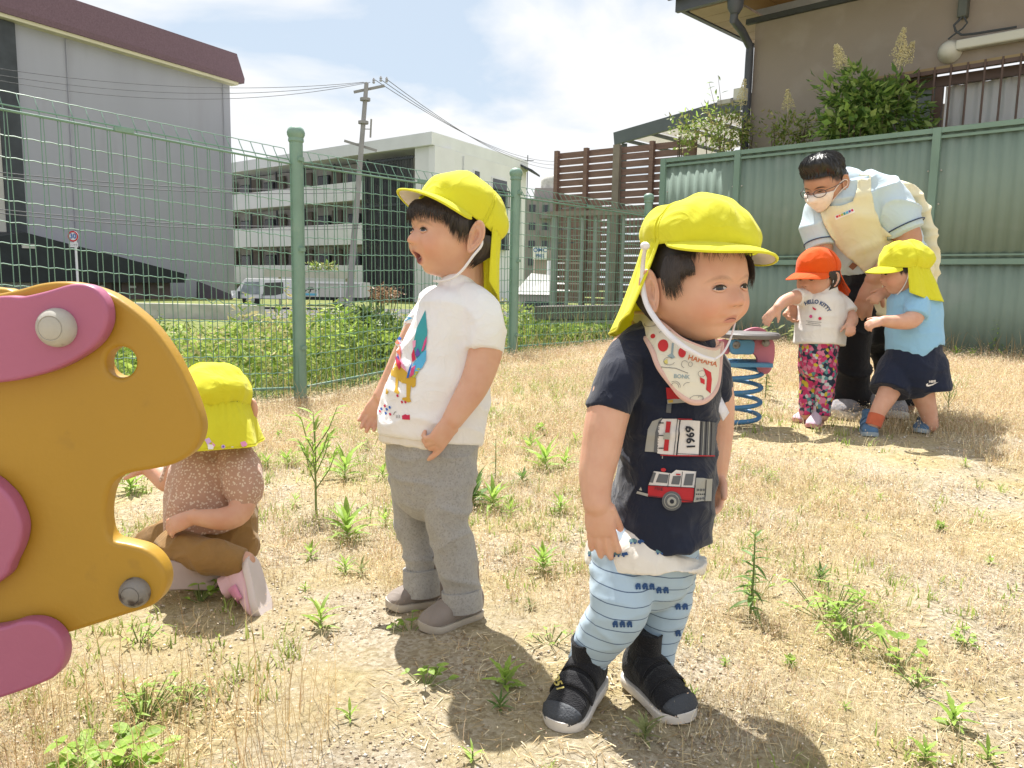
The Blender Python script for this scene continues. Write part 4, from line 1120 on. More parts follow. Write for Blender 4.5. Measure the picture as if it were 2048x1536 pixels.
def body_attrs(o, Hm, hp, hairfn, rmax):
    Mi = Hm.inverted(); off = WL[o.name]; me = o.data; n = len(me.vertices)
    co = np.empty(n * 3, np.float32); me.vertices.foreach_get('co', co); co = co.reshape(-1, 3) + np.array(off)
    A = np.array(Mi)[:3]; lc = co @ A[:, :3].T + A[:, 3]
    r = np.linalg.norm(lc, axis=1) + 1e-9
    lon = np.arctan2(lc[:, 0], lc[:, 1]); lat = np.arcsin(np.clip(lc[:, 2] / r, -1, 1))
    mask = np.clip((rmax - r) / 0.01, 0, 1) * (np.abs(lon) < 1.55)
    hair = np.zeros(n)
    near = r < rmax * 1.12
    ii = np.nonzero(near)[0]
    for i in ii:
        h = hairfn(lon[i], lat[i], r[i])
        if h and 1.25 < abs(lon[i]) < 2.25 and -0.6 < lat[i] < 0.4 and r[i] > head_r(hp, lon[i], lat[i]) + 0.0028: h = 0
        hair[i] = h
    a = me.attributes.new('fc', 'FLOAT_VECTOR', 'POINT'); a.data.foreach_set('vector', np.stack([lon, lat, mask], 1).astype(np.float32).ravel())
    a = me.attributes.new('hair', 'FLOAT', 'POINT'); a.data.foreach_set('value', hair.astype(np.float32))

eye_m, t_, bs = newmat('eye_surface')
ae = t_.nodes.new('ShaderNodeAttribute'); ae.attribute_name = 'ec'
ln_ = t_.nodes.new('ShaderNodeVectorMath'); ln_.operation = 'LENGTH'; lnk(t_, ae.outputs['Vector'], ln_.inputs[0])
rr_ = t_.nodes.new('ShaderNodeValToRGB'); lnk(t_, ln_.outputs['Value'], rr_.inputs[0])
els = rr_.color_ramp.elements
els[0].position = 0.0; els[0].color = (0.004, 0.003, 0.003, 1)
els[1].position = 1.0; els[1].color = (0.62, 0.58, 0.56, 1)
for p_, c_ in ((0.036, (0.004, 0.003, 0.003, 1)), (0.042, (0.030, 0.015, 0.009, 1)), (0.078, (0.014, 0.008, 0.006, 1)), (0.090, (0.50, 0.46, 0.45, 1))):
    e_ = els.new(p_); e_.color = c_
lnk(t_, rr_.outputs[0], bs.inputs['Base Color']); bs.inputs['Roughness'].default_value = 0.08; bs.inputs['Specular IOR Level'].default_value = 0.6
lash_m = pm('eyelash_dark', (0.02, 0.014, 0.012), 0.1, 5, 0.6)
hair_black = None
def hair_mat(name, col, rough=0.42):
    return pm(name, col, 0.35, 60, rough, spec=0.5, stretch=(1, 1, 0.2))
hair_brown = hair_mat('dark_brown_hair', (0.030, 0.020, 0.016))
hair_black = hair_mat('black_hair', (0.012, 0.011, 0.012), 0.38)

def make_eye(parent, bvh, Hm, side, l0=0.36, p0=-0.035, w=0.155, hu=0.046, hl=0.036, gaze=(0.0, 0.0), skin=None, slant=0.012):
    c = Hm.translation
    sc = Hm.col[0].to_3d().length
    def pt(lon, lat, off):
        d = (Hm.to_3x3() @ hdir(lon, lat)).normalized()
        h = bvh.ray_cast(c + d * 0.16 * sc, -d, 0.16 * sc)
        if h[0] is None: return c + d * 0.08 * sc
        return h[0] + d * off * sc
    nx_, ny_ = 17, 9
    rows = []; ec = []
    up_edge = []
    for j in range(ny_):
        row = []
        v = j / (ny_ - 1)
        for i in range(nx_):
            x = -1 + 2 * i / (nx_ - 1)
            u_ = hu * max(0, 1 - abs(x + 0.12 * (1)) ** 2.2) ** 0.75 if abs(x + 0.12) < 1 else 0
            l_ = -hl * max(0, 1 - abs(x - 0.15) ** 2.0) ** 0.8 if abs(x - 0.15) < 1 else 0
            lat = p0 + slant * x + l_ + (u_ - l_) * v
            lon = side * (l0 + w * x)
            row.append(pt(lon, lat, 0.0012 + 0.0016 * (1 - x * x)))
            ec += [(w * x - gaze[0] * side) , lat - p0 - gaze[1] - 0.004, 0]
        rows.append(row)
    up_edge = rows[-1]
    b = MB(); b.grid(rows if side < 0 else [list(reversed(r)) for r in rows])
    if side > 0:
        ec2 = []
        for j in range(ny_):
            rw = [ec[(j * nx_ + i) * 3:(j * nx_ + i) * 3 + 3] for i in range(nx_)]
            for q in reversed(rw): ec2 += q
        ec = ec2
    o = b.build('eye', eye_m, parent, ang=None)
    a = o.data.attributes.new('ec', 'FLOAT_VECTOR', 'POINT'); a.data.foreach_set('vector', np.array(ec, np.float32))
    b = MB(); n = len(up_edge)
    rad = [max(0.0003, 0.0011 * math.sin(math.pi * (0.08 + 0.84 * i / (n - 1))) ** 0.6) * sc for i in range(n)]
    d0_ = (Hm.to_3x3() @ hdir(side * l0, p0)).normalized()
    b.tube([p + d0_ * 0.0006 * sc for p in up_edge], rad, 6); b.build('eyelash', lash_m, o)
    if skin:
        b = MB()
        crease = []
        for i in range(nx_):
            x = -1 + 2 * i / (nx_ - 1)
            u_ = (hu + 0.034) * max(0.0, 1 - abs(x * 0.86) ** 2.2) ** 0.8
            crease.append(pt(side * (l0 + w * 1.08 * x), p0 + slant * x + u_, 0.0002))
        b.tube(crease, [0.0016 * sc * (0.3 + 0.7 * math.sin(math.pi * i / (nx_ - 1))) for i in range(nx_)], 7)
        lower = [p - d0_ * 0.0002 * sc for p in rows[0]]
        b.tube(lower, [0.0016 * sc * (0.3 + 0.7 * math.sin(math.pi * i / (nx_ - 1))) for i in range(nx_)], 6)
        b.build('eyelid', skin, o)
    return o

def strands(parent, roots, mat, name='hair', seg=7):
    """roots: list of (list of world points, width)"""
    b = MB()
    for pts, w in roots:
        n = len(pts); L = []; Rr = []
        for i, p in enumerate(pts):
            t = (pts[min(n - 1, i + 1)] - pts[max(0, i - 1)])
            t.normalize(); view = (p - CAM).normalized(); sd = t.cross(view)
            if sd.length < 1e-4: sd = RT.copy()
            sd.normalize(); ww = w * (1 - 0.85 * (i / (n - 1)) ** 1.6) / 2
            L.append(p - sd * ww); Rr.append(p + sd * ww)
        b.grid([[L[i], (L[i] + Rr[i]) / 2 + (CAM - pts[i]).normalized() * w * 0.25, Rr[i]] for i in range(n)])
    return b.build(name, mat, parent, ang=None)

def head_strands(Hm, hp, specs, rnd, lift=0.004):
    """specs: (lon0, lat0, lon1, lat1, width) along the scalp; returns strand roots"""
    out = []
    for l0, p0, l1, p1, w in specs:
        pts = []
        for i in range(8):
            u = i / 7
            lon = l0 + (l1 - l0) * u + 0.02 * math.sin(u * 5 + l0 * 9); lat = p0 + (p1 - p0) * u
            pts.append(Hm @ (hdir(lon, lat) * (head_r(hp, lon, lat) + lift * (1 + 0.7 * math.sin(u * 3)) + rnd.uniform(0, 0.002))))
        out.append((pts, w))
    return out

# ------------------------------------------------------------ hats
def cloth_mat(name, col, var=0.05, scale=6, weave=900, rough=0.85, bump=0.12, sheen=0.15, trans=0.0, col2=None, wr=0.30, wsc=13, **kw):
    """woven cloth: fine weave plus soft creases in the relief"""
    m = pm(name, col, var, scale, rough, bump, weave, 0.2, col2, sheen=sheen, trans=trans, **kw)
    if wr:
        t = m.node_tree; b = t.nodes['Principled BSDF']
        tcn = t.nodes.new('ShaderNodeTexCoord')
        n = t.nodes.new('ShaderNodeTexNoise'); n.inputs['Scale'].default_value = wsc; n.inputs['Detail'].default_value = 2.5; n.inputs['Distortion'].default_value = 1.6; lnk(t, tcn.outputs['Object'], n.inputs['Vector'])
        a = t.nodes.new('ShaderNodeMath'); a.operation = 'SUBTRACT'; lnk(t, n.outputs['Fac'], a.inputs[0]); a.inputs[1].default_value = 0.5
        a2 = t.nodes.new('ShaderNodeMath'); a2.operation = 'ABSOLUTE'; lnk(t, a.outputs[0], a2.inputs[0])
        a3 = t.nodes.new('ShaderNodeMath'); a3.operation = 'POWER'; lnk(t, a2.outputs[0], a3.inputs[0]); a3.inputs[1].default_value = 0.65
        bp = t.nodes.new('ShaderNodeBump'); bp.inputs['Strength'].default_value = wr; bp.inputs['Distance'].default_value = 0.012
        bp.invert = True
        lnk(t, a3.outputs[0], bp.inputs['Height'])
        old = b.inputs['Normal'].links
        if old: lnk(t, old[0].from_socket, bp.inputs['Normal'])
        lnk(t, bp.outputs[0], b.inputs['Normal'])
    return m
yellow_c = cloth_mat('yellow_cap_cotton', (0.79, 0.765, 0.045), 0.03, 5, trans=0.22)
orange_c = cloth_mat('orange_cap_cotton', (0.80, 0.10, 0.008), 0.03, 5, trans=0.15)
white_lining = cloth_mat('white_cap_lining', (0.74, 0.68, 0.66), 0.03, 5)
strap_w = cloth_mat('white_elastic', (0.78, 0.76, 0.80), 0.04, 20)

def make_hat(parent, Hm, tilt, mat, rx=0.080, ryf=0.092, ryb=0.097, zr=0.015, H=0.108, brim=0.05, flapL=0.135, flare=0.30, flap_from=1.72, droop=0.010,
             lining=None, seed=0, wave=0.006, backlean=0.0, bl=1.22, puff=0.004, bend=None, side=0.016, strap=True, gather=0.06, flapwidth=1.0, flapback=0.0, yoff=0.0, waist=0.985, hroll=0.0):
    Tm = Hm @ Matrix.Rotation(R(hroll), 4, 'Y') @ Matrix.Rotation(R(tilt), 4, 'X')
    def rim(lon):
        ry = ryf if math.cos(lon) > 0 else ryb
        x, y = math.sin(lon), math.cos(lon)
        r = (abs(x / rx) ** 2.2 + abs(y / ry) ** 2.2) ** (-1 / 2.2)
        return Vector((x * r, y * r + yoff, zr))
    def crown(lon, t, groove=True):
        p = rim(lon); k = math.cos(t * math.pi / 2) ** 0.72
        back = max(0, -math.cos(lon))
        bul = 1 + 0.045 * math.sin(min(1, t * 1.6) * math.pi) + 0.05 * back * math.sin(min(1, t * 2.2) * math.pi)
        q = Vector((p.x * k * bul, p.y * k * bul - backlean * t, zr + H * math.sin(t * math.pi / 2)))
        # gathers over the elastic at the back, seam grooves and soft dents
        g = gather * back ** 2 * max(0, 1 - t * 2.6) * (0.5 + 0.5 * math.sin(lon * 23 + 2 * math.sin(lon * 5)))
        sm = (gss((abs(lon) % math.pi) - 1.75, 0.03) * 0.0018 if 0.02 < t < 0.97 else 0) if groove else 0
        dn = puff * mnoise.noise(Vector((q.x * 17 + seed, q.y * 17, q.z * 17))) + puff * 0.5 * mnoise.noise(Vector((q.x * 40 + seed, q.y * 40, q.z * 34)))
        dn += puff * 0.35 * (ridged(q, (12, 12, 20), seed, 3) - 0.3)
        n_ = Vector((q.x, q.y, (q.z - zr) * 0.9)).normalized()
        return q + n_ * (dn - sm) - Vector((q.x, q.y - yoff, 0)) * (g * 0.35 + (0.99 - waist) * min(1, 1.6 * back) * max(0, 1 - t * 4) ** 1.5)
    nu, nv = 120, 36
    rings = [[Tm @ crown(math.pi - 2 * math.pi * i / nu, j / nv) for i in range(nu)] for j in range(nv)]
    b = MB(); b.rings(rings, cap=False)
    top = Tm @ (sum((crown(2 * math.pi * i / 12, 0.999, False) for i in range(12)), Vector()) / 12); e = len(b.v); b.v.append(tuple(top))
    for i in range(nu):
        b.f.append(((nv - 1) * nu + i, (nv - 1) * nu + (i + 1) % nu, e)); b.mi.append(0)
    hat = b.build('cap', mat, parent, ang=60); solidify(hat, 0.0025, -1)
    for da in (-0.045, 0.045):     # stitched seam from ear to ear
        pts = []
        for u in np.linspace(0.0, 0.97, 22): pts.append(Tm @ (crown(1.75 + da, u, False)))
        for u in np.linspace(0.97, 0.0, 22): pts.append(Tm @ (crown(-1.75 - da, u, False)))
        b = MB(); b.tube(pts, 0.0008, 5); b.build('seam', mat, hat)
    # brim
    nb_, ns = 49, 12
    top_, bot_ = [], []
    for s_ in range(ns):
        v = s_ / (ns - 1); r1, r2 = [], []
        for i in range(nb_):
            lon = -bl + 2 * bl * i / (nb_ - 1); p = rim(lon)
            e_ = brim * max(0.0, math.cos(lon / bl * math.pi / 2)) ** 0.75
            dirv = Vector((math.sin(lon) * 0.75, math.cos(lon), 0)).normalized()
            q = p + dirv * (e_ * v) + Vector((0, 0, -droop * v - 0.30 * e_ * v * v - side * (lon / bl) ** 2 * v * e_ / brim))
            q += Vector((0, 0, 0.002 * math.sin(lon * 4 + seed) * v))
            r1.append(Tm @ (q + Vector((0, 0, 0.0016)))); r2.append(Tm @ (q - Vector((0, 0, 0.0016))))
        top_.append(r1); bot_.append(r2)
    b = MB(); b.grid([list(reversed(r)) for r in top_]); b.grid(bot_)
    b.grid([list(reversed(bot_[-1])), list(reversed(top_[-1]))])
    b.build('brim', mat, hat, ang=50)
    b = MB(); b.grid([[p - (Tm.to_3x3() @ Vector((0, 0, 0.0008))) for p in r] for r in bot_[:-1]]); b.build('brim_lining', lining or white_lining, hat)
    b = MB(); b.tube([(a + c) / 2 for a, c in zip(top_[-1], bot_[-1])], 0.0024, 7); b.build('brim_edge', mat, hat)
    # band where brim meets crown
    b = MB(); b.tube([Tm @ (rim(l) * 1.0 + Vector((0, 0, 0.002))) for l in np.linspace(-bl, bl, 40)], 0.0014, 5); b.build('seam', mat, hat)
    # neck flap
    if flapL:
        nf, ms_ = 61, 18; rows = []
        for s_ in range(ms_):
            v = s_ / (ms_ - 1); row = []
            for i in range(nf):
                u = i / (nf - 1); lon = flap_from + (2 * math.pi - 2 * flap_from) * u
                p = rim(lon); edge = abs(2 * u - 1)
                f_ = 1 + flare * v * (0.55 + 0.45 * v) - 0.05 * math.sin(v * math.pi) * 0
                Lq = flapL * (1 - 0.22 * edge ** 3)
                wst = 0.985 - (0.99 - waist) * min(1, 1.6 * max(0, -math.cos(lon))) * (1 - sstep(0, 0.55, v))
                q = Vector((p.x * f_ * wst * (1 + (flapwidth - 1) * v), p.y * f_ * wst - flapback * v - Lq * v * math.sin(R(tilt)), zr + 0.008 - Lq * v * math.cos(R(tilt))))
                wv = wave * v * math.sin(lon * 7 + seed) + 0.0022 * (1 - v) * math.sin(lon * 34)
                nn = Vector((p.x, p.y, 0)).normalized(); q += nn * wv
                if bend: q = bend(q, v, lon)
                row.append(Tm @ q)
            rows.append(row)
        b = MB(); b.grid(rows); fl = b.build('neck_flap', mat, hat, ang=None); solidify(fl, 0.0016)
        b = MB(); b.tube(rows[-1], 0.0016, 6); b.tube([r[0] for r in rows], 0.0014, 6); b.tube([r[-1] for r in rows], 0.0014, 6); b.build('hem', mat, fl)
    return hat, Tm

def chin_strap(parent, Hm, hp, Tm, zr=0.015, r=0.0026, loose=0.004, pts=None, mat=None):
    if pts is None:
        pts = []
        for s_ in (1,):
            pass
        for lon, lat, o in ((1.50, 0.12, 0.004), (1.45, -0.15, 0.012), (1.38, -0.42, 0.006), (1.2, -0.75, 0.005), (0.85, -1.02, loose), (0.4, -1.14, loose * 1.2), (0, -1.18, loose * 1.5),
                            (-0.4, -1.14, loose * 1.2), (-0.85, -1.02, loose), (-1.2, -0.75, 0.005), (-1.38, -0.42, 0.006), (-1.45, -0.15, 0.012), (-1.50, 0.12, 0.004)):
            pts.append(Hm @ (hdir(lon, lat) * (head_r(hp, lon, lat) + o)))
    rows = catmull([tuple(p) for p in pts], 5)
    b = MB(); b.tube([Vector(q) for q in rows], r, 7)
    return b.build('chin_strap', mat or strap_w, parent)

# ------------------------------------------------------------ hands and shoes
def hand(mb, w, d, n, L, thumb=1, curls=((0.25, 0.35, 0.3),) * 4, tdir=None, fat=1.0, spread=0.10, tc=0.5, wr=None):
    """w wrist point, d direction of the fingers, n back of the hand, L length; thumb on side d x n * thumb"""
    d = Vector(d).normalized(); n = Vector(n); n = (n - d * n.dot(d)).normalized(); s_ = d.cross(n).normalized() * thumb
    wr = wr or 0.19 * L * fat
    def ring(c, dd, a, b_, seg=16):
        sd = s_; nn = n
        return [c + sd * (a * math.cos(2 * math.pi * k / seg)) + nn * (b_ * math.sin(2 * math.pi * k / seg)) for k in range(seg)]
    sts = [(-0.10, wr / L, 0.8 * wr / L), (0.0, wr / L, 0.75 * wr / L), (0.14, 0.205 * fat, 0.135 * fat), (0.3, 0.225 * fat, 0.13 * fat), (0.44, 0.225 * fat, 0.105 * fat), (0.53, 0.20 * fat, 0.075 * fat)]
    mb.rings([ring(w + d * (y * L), d, a * L, b_ * L) for y, a, b_ in sts])
    offs = (0.158, 0.055, -0.052, -0.152); lens = (0.40, 0.455, 0.42, 0.33); rads = (0.060, 0.062, 0.059, 0.052)
    for i in range(4):
        base = w + d * ((0.44 if i else 0.43) * L - (0.03 * L if i == 3 else 0)) + s_ * (offs[i] * L * fat)
        sa = spread * (1.5 - i)
        dv = (d * math.cos(sa) + s_ * math.sin(sa)).normalized()
        p = base; pts = [p]; ang = 0
        seg_l = (0.45, 0.30, 0.25)
        pts.append(base + dv * (0.06 * L))
        for k in range(3):
            ang += curls[i][k]
            dk = dv * math.cos(ang) - n * math.sin(ang)
            q = pts[-1] + dk * (lens[i] * L * seg_l[k]); pts.append(pts[-1].lerp(q, 0.5)); pts.append(q)
        r_ = [rads[i] * L * fat * f for f in (0.9, 1.0, 1.0, 0.98, 0.94, 0.97, 0.9, 0.78)]
        sph = [(pts[j], r_[j]) for j in range(len(pts))]
        mb.tube([q for q, _ in sph], [r for _, r in sph], 10); mb.sphere(sph[-1][0], sph[-1][1] * 0.99, 10, 8)
    base = w + d * (0.10 * L) + s_ * (0.15 * L * fat)
    tv = tdir if tdir is not None else (d * 0.72 + s_ * 0.62 - n * 0.25)
    tv = tv.normalized(); p1 = base + tv * (0.20 * L); t2 = (tv * math.cos(tc) + (d * 0.6 - n * 0.7).normalized() * math.sin(tc)).normalized()
    p2 = p1 + t2 * (0.16 * L); p3 = p2 + t2 * (0.11 * L)
    rr = [0.095 * L * fat, 0.078 * L * fat, 0.068 * L * fat, 0.056 * L * fat]
    mb.tube([base, p1, p2, p3], rr, 10); mb.sphere(p3, rr[3] * 0.99, 10, 8)

def make_shoe(parent, toe, dirv, L, upper, sole, label=None, pitch=0.0, wide=1.0, tall=1.0, straps=None, toecap=None, collar=0.62, roll=0.0, soleh=0.10, name='shoe'):
    """toe: ground point under the toe tip, dirv: heel-to-toe direction; pitch raises the heel"""
    f = Vector((dirv[0], dirv[1], 0)).normalized(); s_ = Vector((f.y, -f.x, 0)); z = Vector((0, 0, 1))
    pitch = R(pitch); piv = Vector(toe) - f * (0.18 * L)
    f2 = f * math.cos(pitch) - z * math.sin(pitch); z2 = z * math.cos(pitch) + f * math.sin(pitch)
    rl = R(roll); s2 = s_ * math.cos(rl) + z2 * math.sin(rl); z2 = z2 * math.cos(rl) - s_ * math.sin(rl)
    def X(x, y, h): return piv + s2 * (x * L * wide) + f2 * ((y - 0.82) * L) + z2 * (h * L * tall)
    st = [(0.0, 0.06, 0.24, 0.40), (0.03, 0.13, 0.1, 0.46), (0.10, 0.165, 0.06, 0.50), (0.22, 0.175, 0.05, 0.52), (0.36, 0.175, 0.05, 0.50), (0.48, 0.185, 0.05, 0.44), (0.60, 0.20, 0.05, 0.375), (0.72, 0.215, 0.05, 0.32), (0.83, 0.21, 0.05, 0.275), (0.91, 0.18, 0.06, 0.23), (0.97, 0.12, 0.07, 0.18), (0.995, 0.05, 0.09, 0.13)]
    def ring(y, hw, z0, z1, k=1.0, off=0.0, seg=24):
        zc, hz = (z0 + z1) / 2, (z1 - z0) / 2; o = []
        for q in range(seg):
            a = 2 * math.pi * q / seg; c, s3 = math.cos(a), math.sin(a)
            xx = math.copysign(abs(c) ** 0.75, c) * hw * k; zz_ = math.copysign(abs(s3) ** 0.8, s3) * hz
            nar = 1 - 0.25 * max(0, zz_ / hz) ** 2 * (1 if y < 0.6 else 0.6)
            o.append(X(xx * nar + off * math.copysign(1, c) * abs(c), y, zc + zz_ * (1 + off * 2)))
        return o
    b = MB(); b.rings([ring(*s4) for s4 in catmull(st, 2)])
    o = b.build(name, upper, parent, label=label)
    # ankle collar
    b = MB(); cc = []
    for h, a, bb in ((0.40, 0.155, 0.20), (collar - 0.05, 0.145, 0.185), (collar, 0.15, 0.19), (collar + 0.01, 0.135, 0.175), (collar - 0.03, 0.12, 0.16)):
        cc.append([X(a * math.cos(2 * math.pi * k / 24), 0.24 + bb * math.sin(2 * math.pi * k / 24) + (0.03 * (h - 0.4)), h + 0.05 * max(0, -math.sin(2 * math.pi * k / 24))) for k in range(24)])
    b.rings(cc, cap=True); b.build('collar', upper, o)
    # sole
    so = [(-0.012, 0.0), (-0.006, 0.05), (0.01, 0.10), (0.05, 0.145), (0.12, 0.172), (0.25, 0.182), (0.42, 0.186), (0.58, 0.205), (0.72, 0.226), (0.82, 0.222), (0.90, 0.192), (0.96, 0.14), (0.995, 0.08), (1.01, 0.0)]
    out_ = [(hw, y) for y, hw in so] + [(-hw, y) for y, hw in reversed(so[1:-1])]
    b = MB(); lev = [(0.0, 0.93), (0.02, 1.0), (soleh, 1.03), (soleh + 0.015, 0.98)]
    b.rings([[X(x * k, 0.5 + (y - 0.5) * (0.985 + 0.015 * k) , h + 0.05 * max(0, y - 0.82) / 0.18) for x, y in out_] for h, k in lev]); b.build('sole', sole, o)
    for (y0, y1, m_) in (straps or []):
        b = MB(); rows = []
        for y in np.linspace(y0, y1, 5):
            v = [np.interp(y, [q[0] for q in st], [q[i] for q in st]) for i in (1, 2, 3)]
            rg = ring(y, v[0], v[1], v[2], 1.03, 0.0)
            rg = [p + (p - X(0, y, 0.25)).normalized() * 0.022 * L for p in rg]
            rows.append(rg[0:13])
        b.grid(rows); so_ = b.build('strap', m_, o); solidify(so_, 0.018 * L, 0)
    if toecap:
        b = MB(); rows = []
        for y in np.linspace(0.84, 0.985, 7):
            v = [np.interp(y, [q[0] for q in st], [q[i] for q in st]) for i in (1, 2, 3)]
            rg = ring(y, v[0], v[1], v[2]); c = X(0, y, 0.12)
            rows.append([c + (p - c) * 1.05 for p in rg[0:13]])
        b.grid(rows); so_ = b.build('toe_cap', toecap, o); solidify(so_, 0.012 * L, 0)
    return o, X

# ------------------------------------------------------------ prints laid on cloth
def in_poly(x, y, poly):
    c = False; n = len(poly); j = n - 1
    for i in range(n):
        xi, yi = poly[i]; xj, yj = poly[j]
        if (yi > y) != (yj > y) and x < (xj - xi) * (y - yi) / (yj - yi) + xi: c = not c
        j = i
    return c

def tess(poly, step):
    pts = []; n = len(poly)
    for i in range(n):
        a = np.array(poly[i], float); b_ = np.array(poly[(i + 1) % n], float); k = max(1, int(np.linalg.norm(b_ - a) / step))
        for q in range(k): pts.append(tuple(a + (b_ - a) * q / k))
    nb_ = len(pts)
    x0, x1 = min(p[0] for p in pts), max(p[0] for p in pts); y0, y1 = min(p[1] for p in pts), max(p[1] for p in pts)
    ins = []
    y = y0 + step / 2
    while y < y1:
        x = x0 + step / 2
        while x < x1:
            if in_poly(x, y, poly): ins.append((x + RNG.uniform(-.1, .1) * step, y))
            x += step
        y += step
    vs = [Vector(p) for p in pts + ins]
    r = delaunay_2d_cdt(vs, [], [list(range(nb_))], 1, 1e-6)
    return [tuple(v) for v in r[0]], [tuple(f) for f in r[2]]

class Print:
    """flat print wrapped on a cloth: outlines given on the picture plane of the cloth, pressed onto its surface"""
    def __init__(s, bvhs): s.b = bvhs if isinstance(bvhs, (list, tuple)) else [bvhs]; s.mb = {}; s.n = 0
    def hit(s, px, py, off):
        ray = (P(px, py, 1.0) - CAM).normalized(); best = None
        for b in s.b:
            h = b.ray_cast(CAM, ray, 20)
            if h[0] is not None and (best is None or h[3] < best[3]): best = h
        if best is None: return None
        nrm = best[1] if best[1].dot(ray) < 0 else -best[1]
        return best[0] + nrm * off - ray * off * 0.5
    def tris(s, V, F, mat, layer=0):
        off = 0.0010 + 0.0006 * layer
        hp_ = [s.hit(x, y, off) for x, y in V]
        m = s.mb.setdefault(mat.name, (mat, MB()))[1]
        mp = {}
        for f in F:
            if any(hp_[i] is None for i in f): continue
            q = [hp_[i] for i in f]
            if max((q[i] - q[i - 1]).length for i in range(len(q))) > 0.03 + 0.0: continue
            for i in f:
                if i not in mp: mp[i] = len(m.v); m.v.append(tuple(hp_[i]))
            m.f.append(tuple(mp[i] for i in f)); m.mi.append(0)
    def poly(s, pts, mat, layer=0, step=5):
        V, F = tess(pts, step); s.tris(V, F, mat, layer)
    def disc(s, x, y, r, mat, layer=0, ry=None, n=20, step=5):
        s.poly([(x + r * math.cos(2 * math.pi * k / n), y + (ry or r) * math.sin(2 * math.pi * k / n)) for k in range(n)], mat, layer, step)
    def line(s, pts, w, mat, layer=0, step=5):
        for a, b_ in zip(pts[:-1], pts[1:]):
            a = np.array(a, float); b_ = np.array(b_, float); t = b_ - a; L = np.linalg.norm(t)
            if L < 1e-6: continue
            n_ = np.array([-t[1], t[0]]) / L * w / 2; t = t / L * w * 0.3
            s.poly([tuple(a + n_ - t), tuple(b_ + n_ + t), tuple(b_ - n_ + t), tuple(a - n_ - t)], mat, layer, step)
    def text(s, body, x, y, size, mat, rot=0.0, layer=0, sx=1.0, bold=0.0, arc=None):
        V, F = text_tris(body, 1.0, bold=bold)
        c, s_ = math.cos(R(rot)), math.sin(R(rot)); o = []
        for a, b_ in V:
            a *= size * sx; b_ *= size
            if arc: th = a / arc; a2 = math.sin(th) * (arc + b_); b2 = math.cos(th) * (arc + b_) - arc; a, b_ = a2, b2
            o.append((x + a * c - b_ * s_ * 1, y - (a * s_ + b_ * c)))
        s.tris(o, F, mat, layer)
    def build(s, parent, name='print'):
        for k, (mat, m) in s.mb.items():
            if m.f: m.build(name, mat, parent, ang=None)

def ridged(co, sc, seed=0.0, pw=3):
    n = vnoise(co, sc, seed); return (1 - min(1, abs(n) * 1.6)) ** pw

def cloth(name, mb, mat, parent, voxel, fold=None, sm=6, label=None):
    o = mb.build(name, mat, parent, label=label); remesh(o, voxel, sm)
    if fold: displace(o, fold)
    return o
def shr(sts, k=0.8): return [(s_[0], s_[1], s_[2], s_[3] * k, (s_[4] if len(s_) > 4 else s_[3]) * k) for s_ in sts]
def ground_root(px, py): 
    g = G(px, py); return Vector((g.x, g.y, gz(g.x, g.y)))

navy = cloth_mat('navy_jersey', (0.012, 0.016, 0.034), 0.15, 7, 1100, sheen=0.25, col2=(0.02, 0.026, 0.05), c2amt=0.55)
cream_c = cloth_mat('cream_undershirt', (0.74, 0.70, 0.64), 0.04, 8)
skin_a = skin_mat('skin_front_child', (0.66, 0.395, 0.285), dict(lw=0.20, lh=0.082, lc=-0.575, dw=0.185, dh=0.011, dc=-0.568, curve=1.1), brow=0.42)

# ============================================================ child in the navy truck shirt
D1 = 1.23
ch1 = empty('person', ground_root(1265, 1440), 'toddler in a yellow cap, bib and navy fire engine shirt walking in front', 'person')
HP1 = dict(TODDLER)
H1 = frame(1386, 569, 1.20, 38, 1, -3, 1.04)
arm1 = [(1262, 705, -0.01, 44), (1232, 770, -0.045, 45), (1213, 840, -0.06, 43), (1202, 900, -0.065, 40), (1193, 945, -0.07, 36), (1192, 985, -0.075, 31), (1194, 1005, -0.078, 29)]
arm1b = [(1402, 705, 0.05, 42), (1424, 780, 0.075, 42), (1430, 850, 0.085, 37), (1428, 910, 0.085, 32), (1426, 945, 0.085, 28)]
torso1 = [(1342, 668, 0.005, 62, 58), (1335, 700, 0.005, 96, 84), (1335, 750, 0.01, 100, 96), (1337, 820, 0.01, 93, 98), (1334, 900, 0.01, 92, 102), (1328, 980, 0.01, 96, 106), (1320, 1050, 0.01, 98, 104)]
hips1 = [(1312, 1045, 0.015, 94, 94), (1296, 1085, 0.02, 102, 98), (1290, 1125, 0.02, 104, 98)]
legA = [(1244, 1095, -0.01, 62, 66), (1240, 1150, -0.02, 61, 64), (1242, 1195, -0.035, 61, 62), (1234, 1228, -0.03, 59), (1206, 1266, -0.01, 52), (1183, 1300, 0.01, 43), (1172, 1340, 0.02, 38)]
legB = [(1340, 1100, 0.045, 58, 64), (1340, 1150, 0.045, 50, 58), (1334, 1205, 0.04, 47, 50), (1324, 1250, 0.045, 44), (1315, 1290, 0.05, 40), (1309, 1340, 0.055, 37)]
b = MB()
add_head(b, H1, HP1)
limb(b, D1, [(1352, 610, 0.005, 58, 58), (1342, 660, 0.005, 55, 55), (1338, 700, 0.005, 60, 60)], rnd=(True, True))
limb(b, D1, shr(torso1, 0.82)); limb(b, D1, shr(hips1, 0.82))
limb(b, D1, arm1); limb(b, D1, arm1b)
limb(b, D1, shr(legA, 0.8)); limb(b, D1, shr(legB, 0.8))
w = P(1195, 1002, D1 - 0.078)
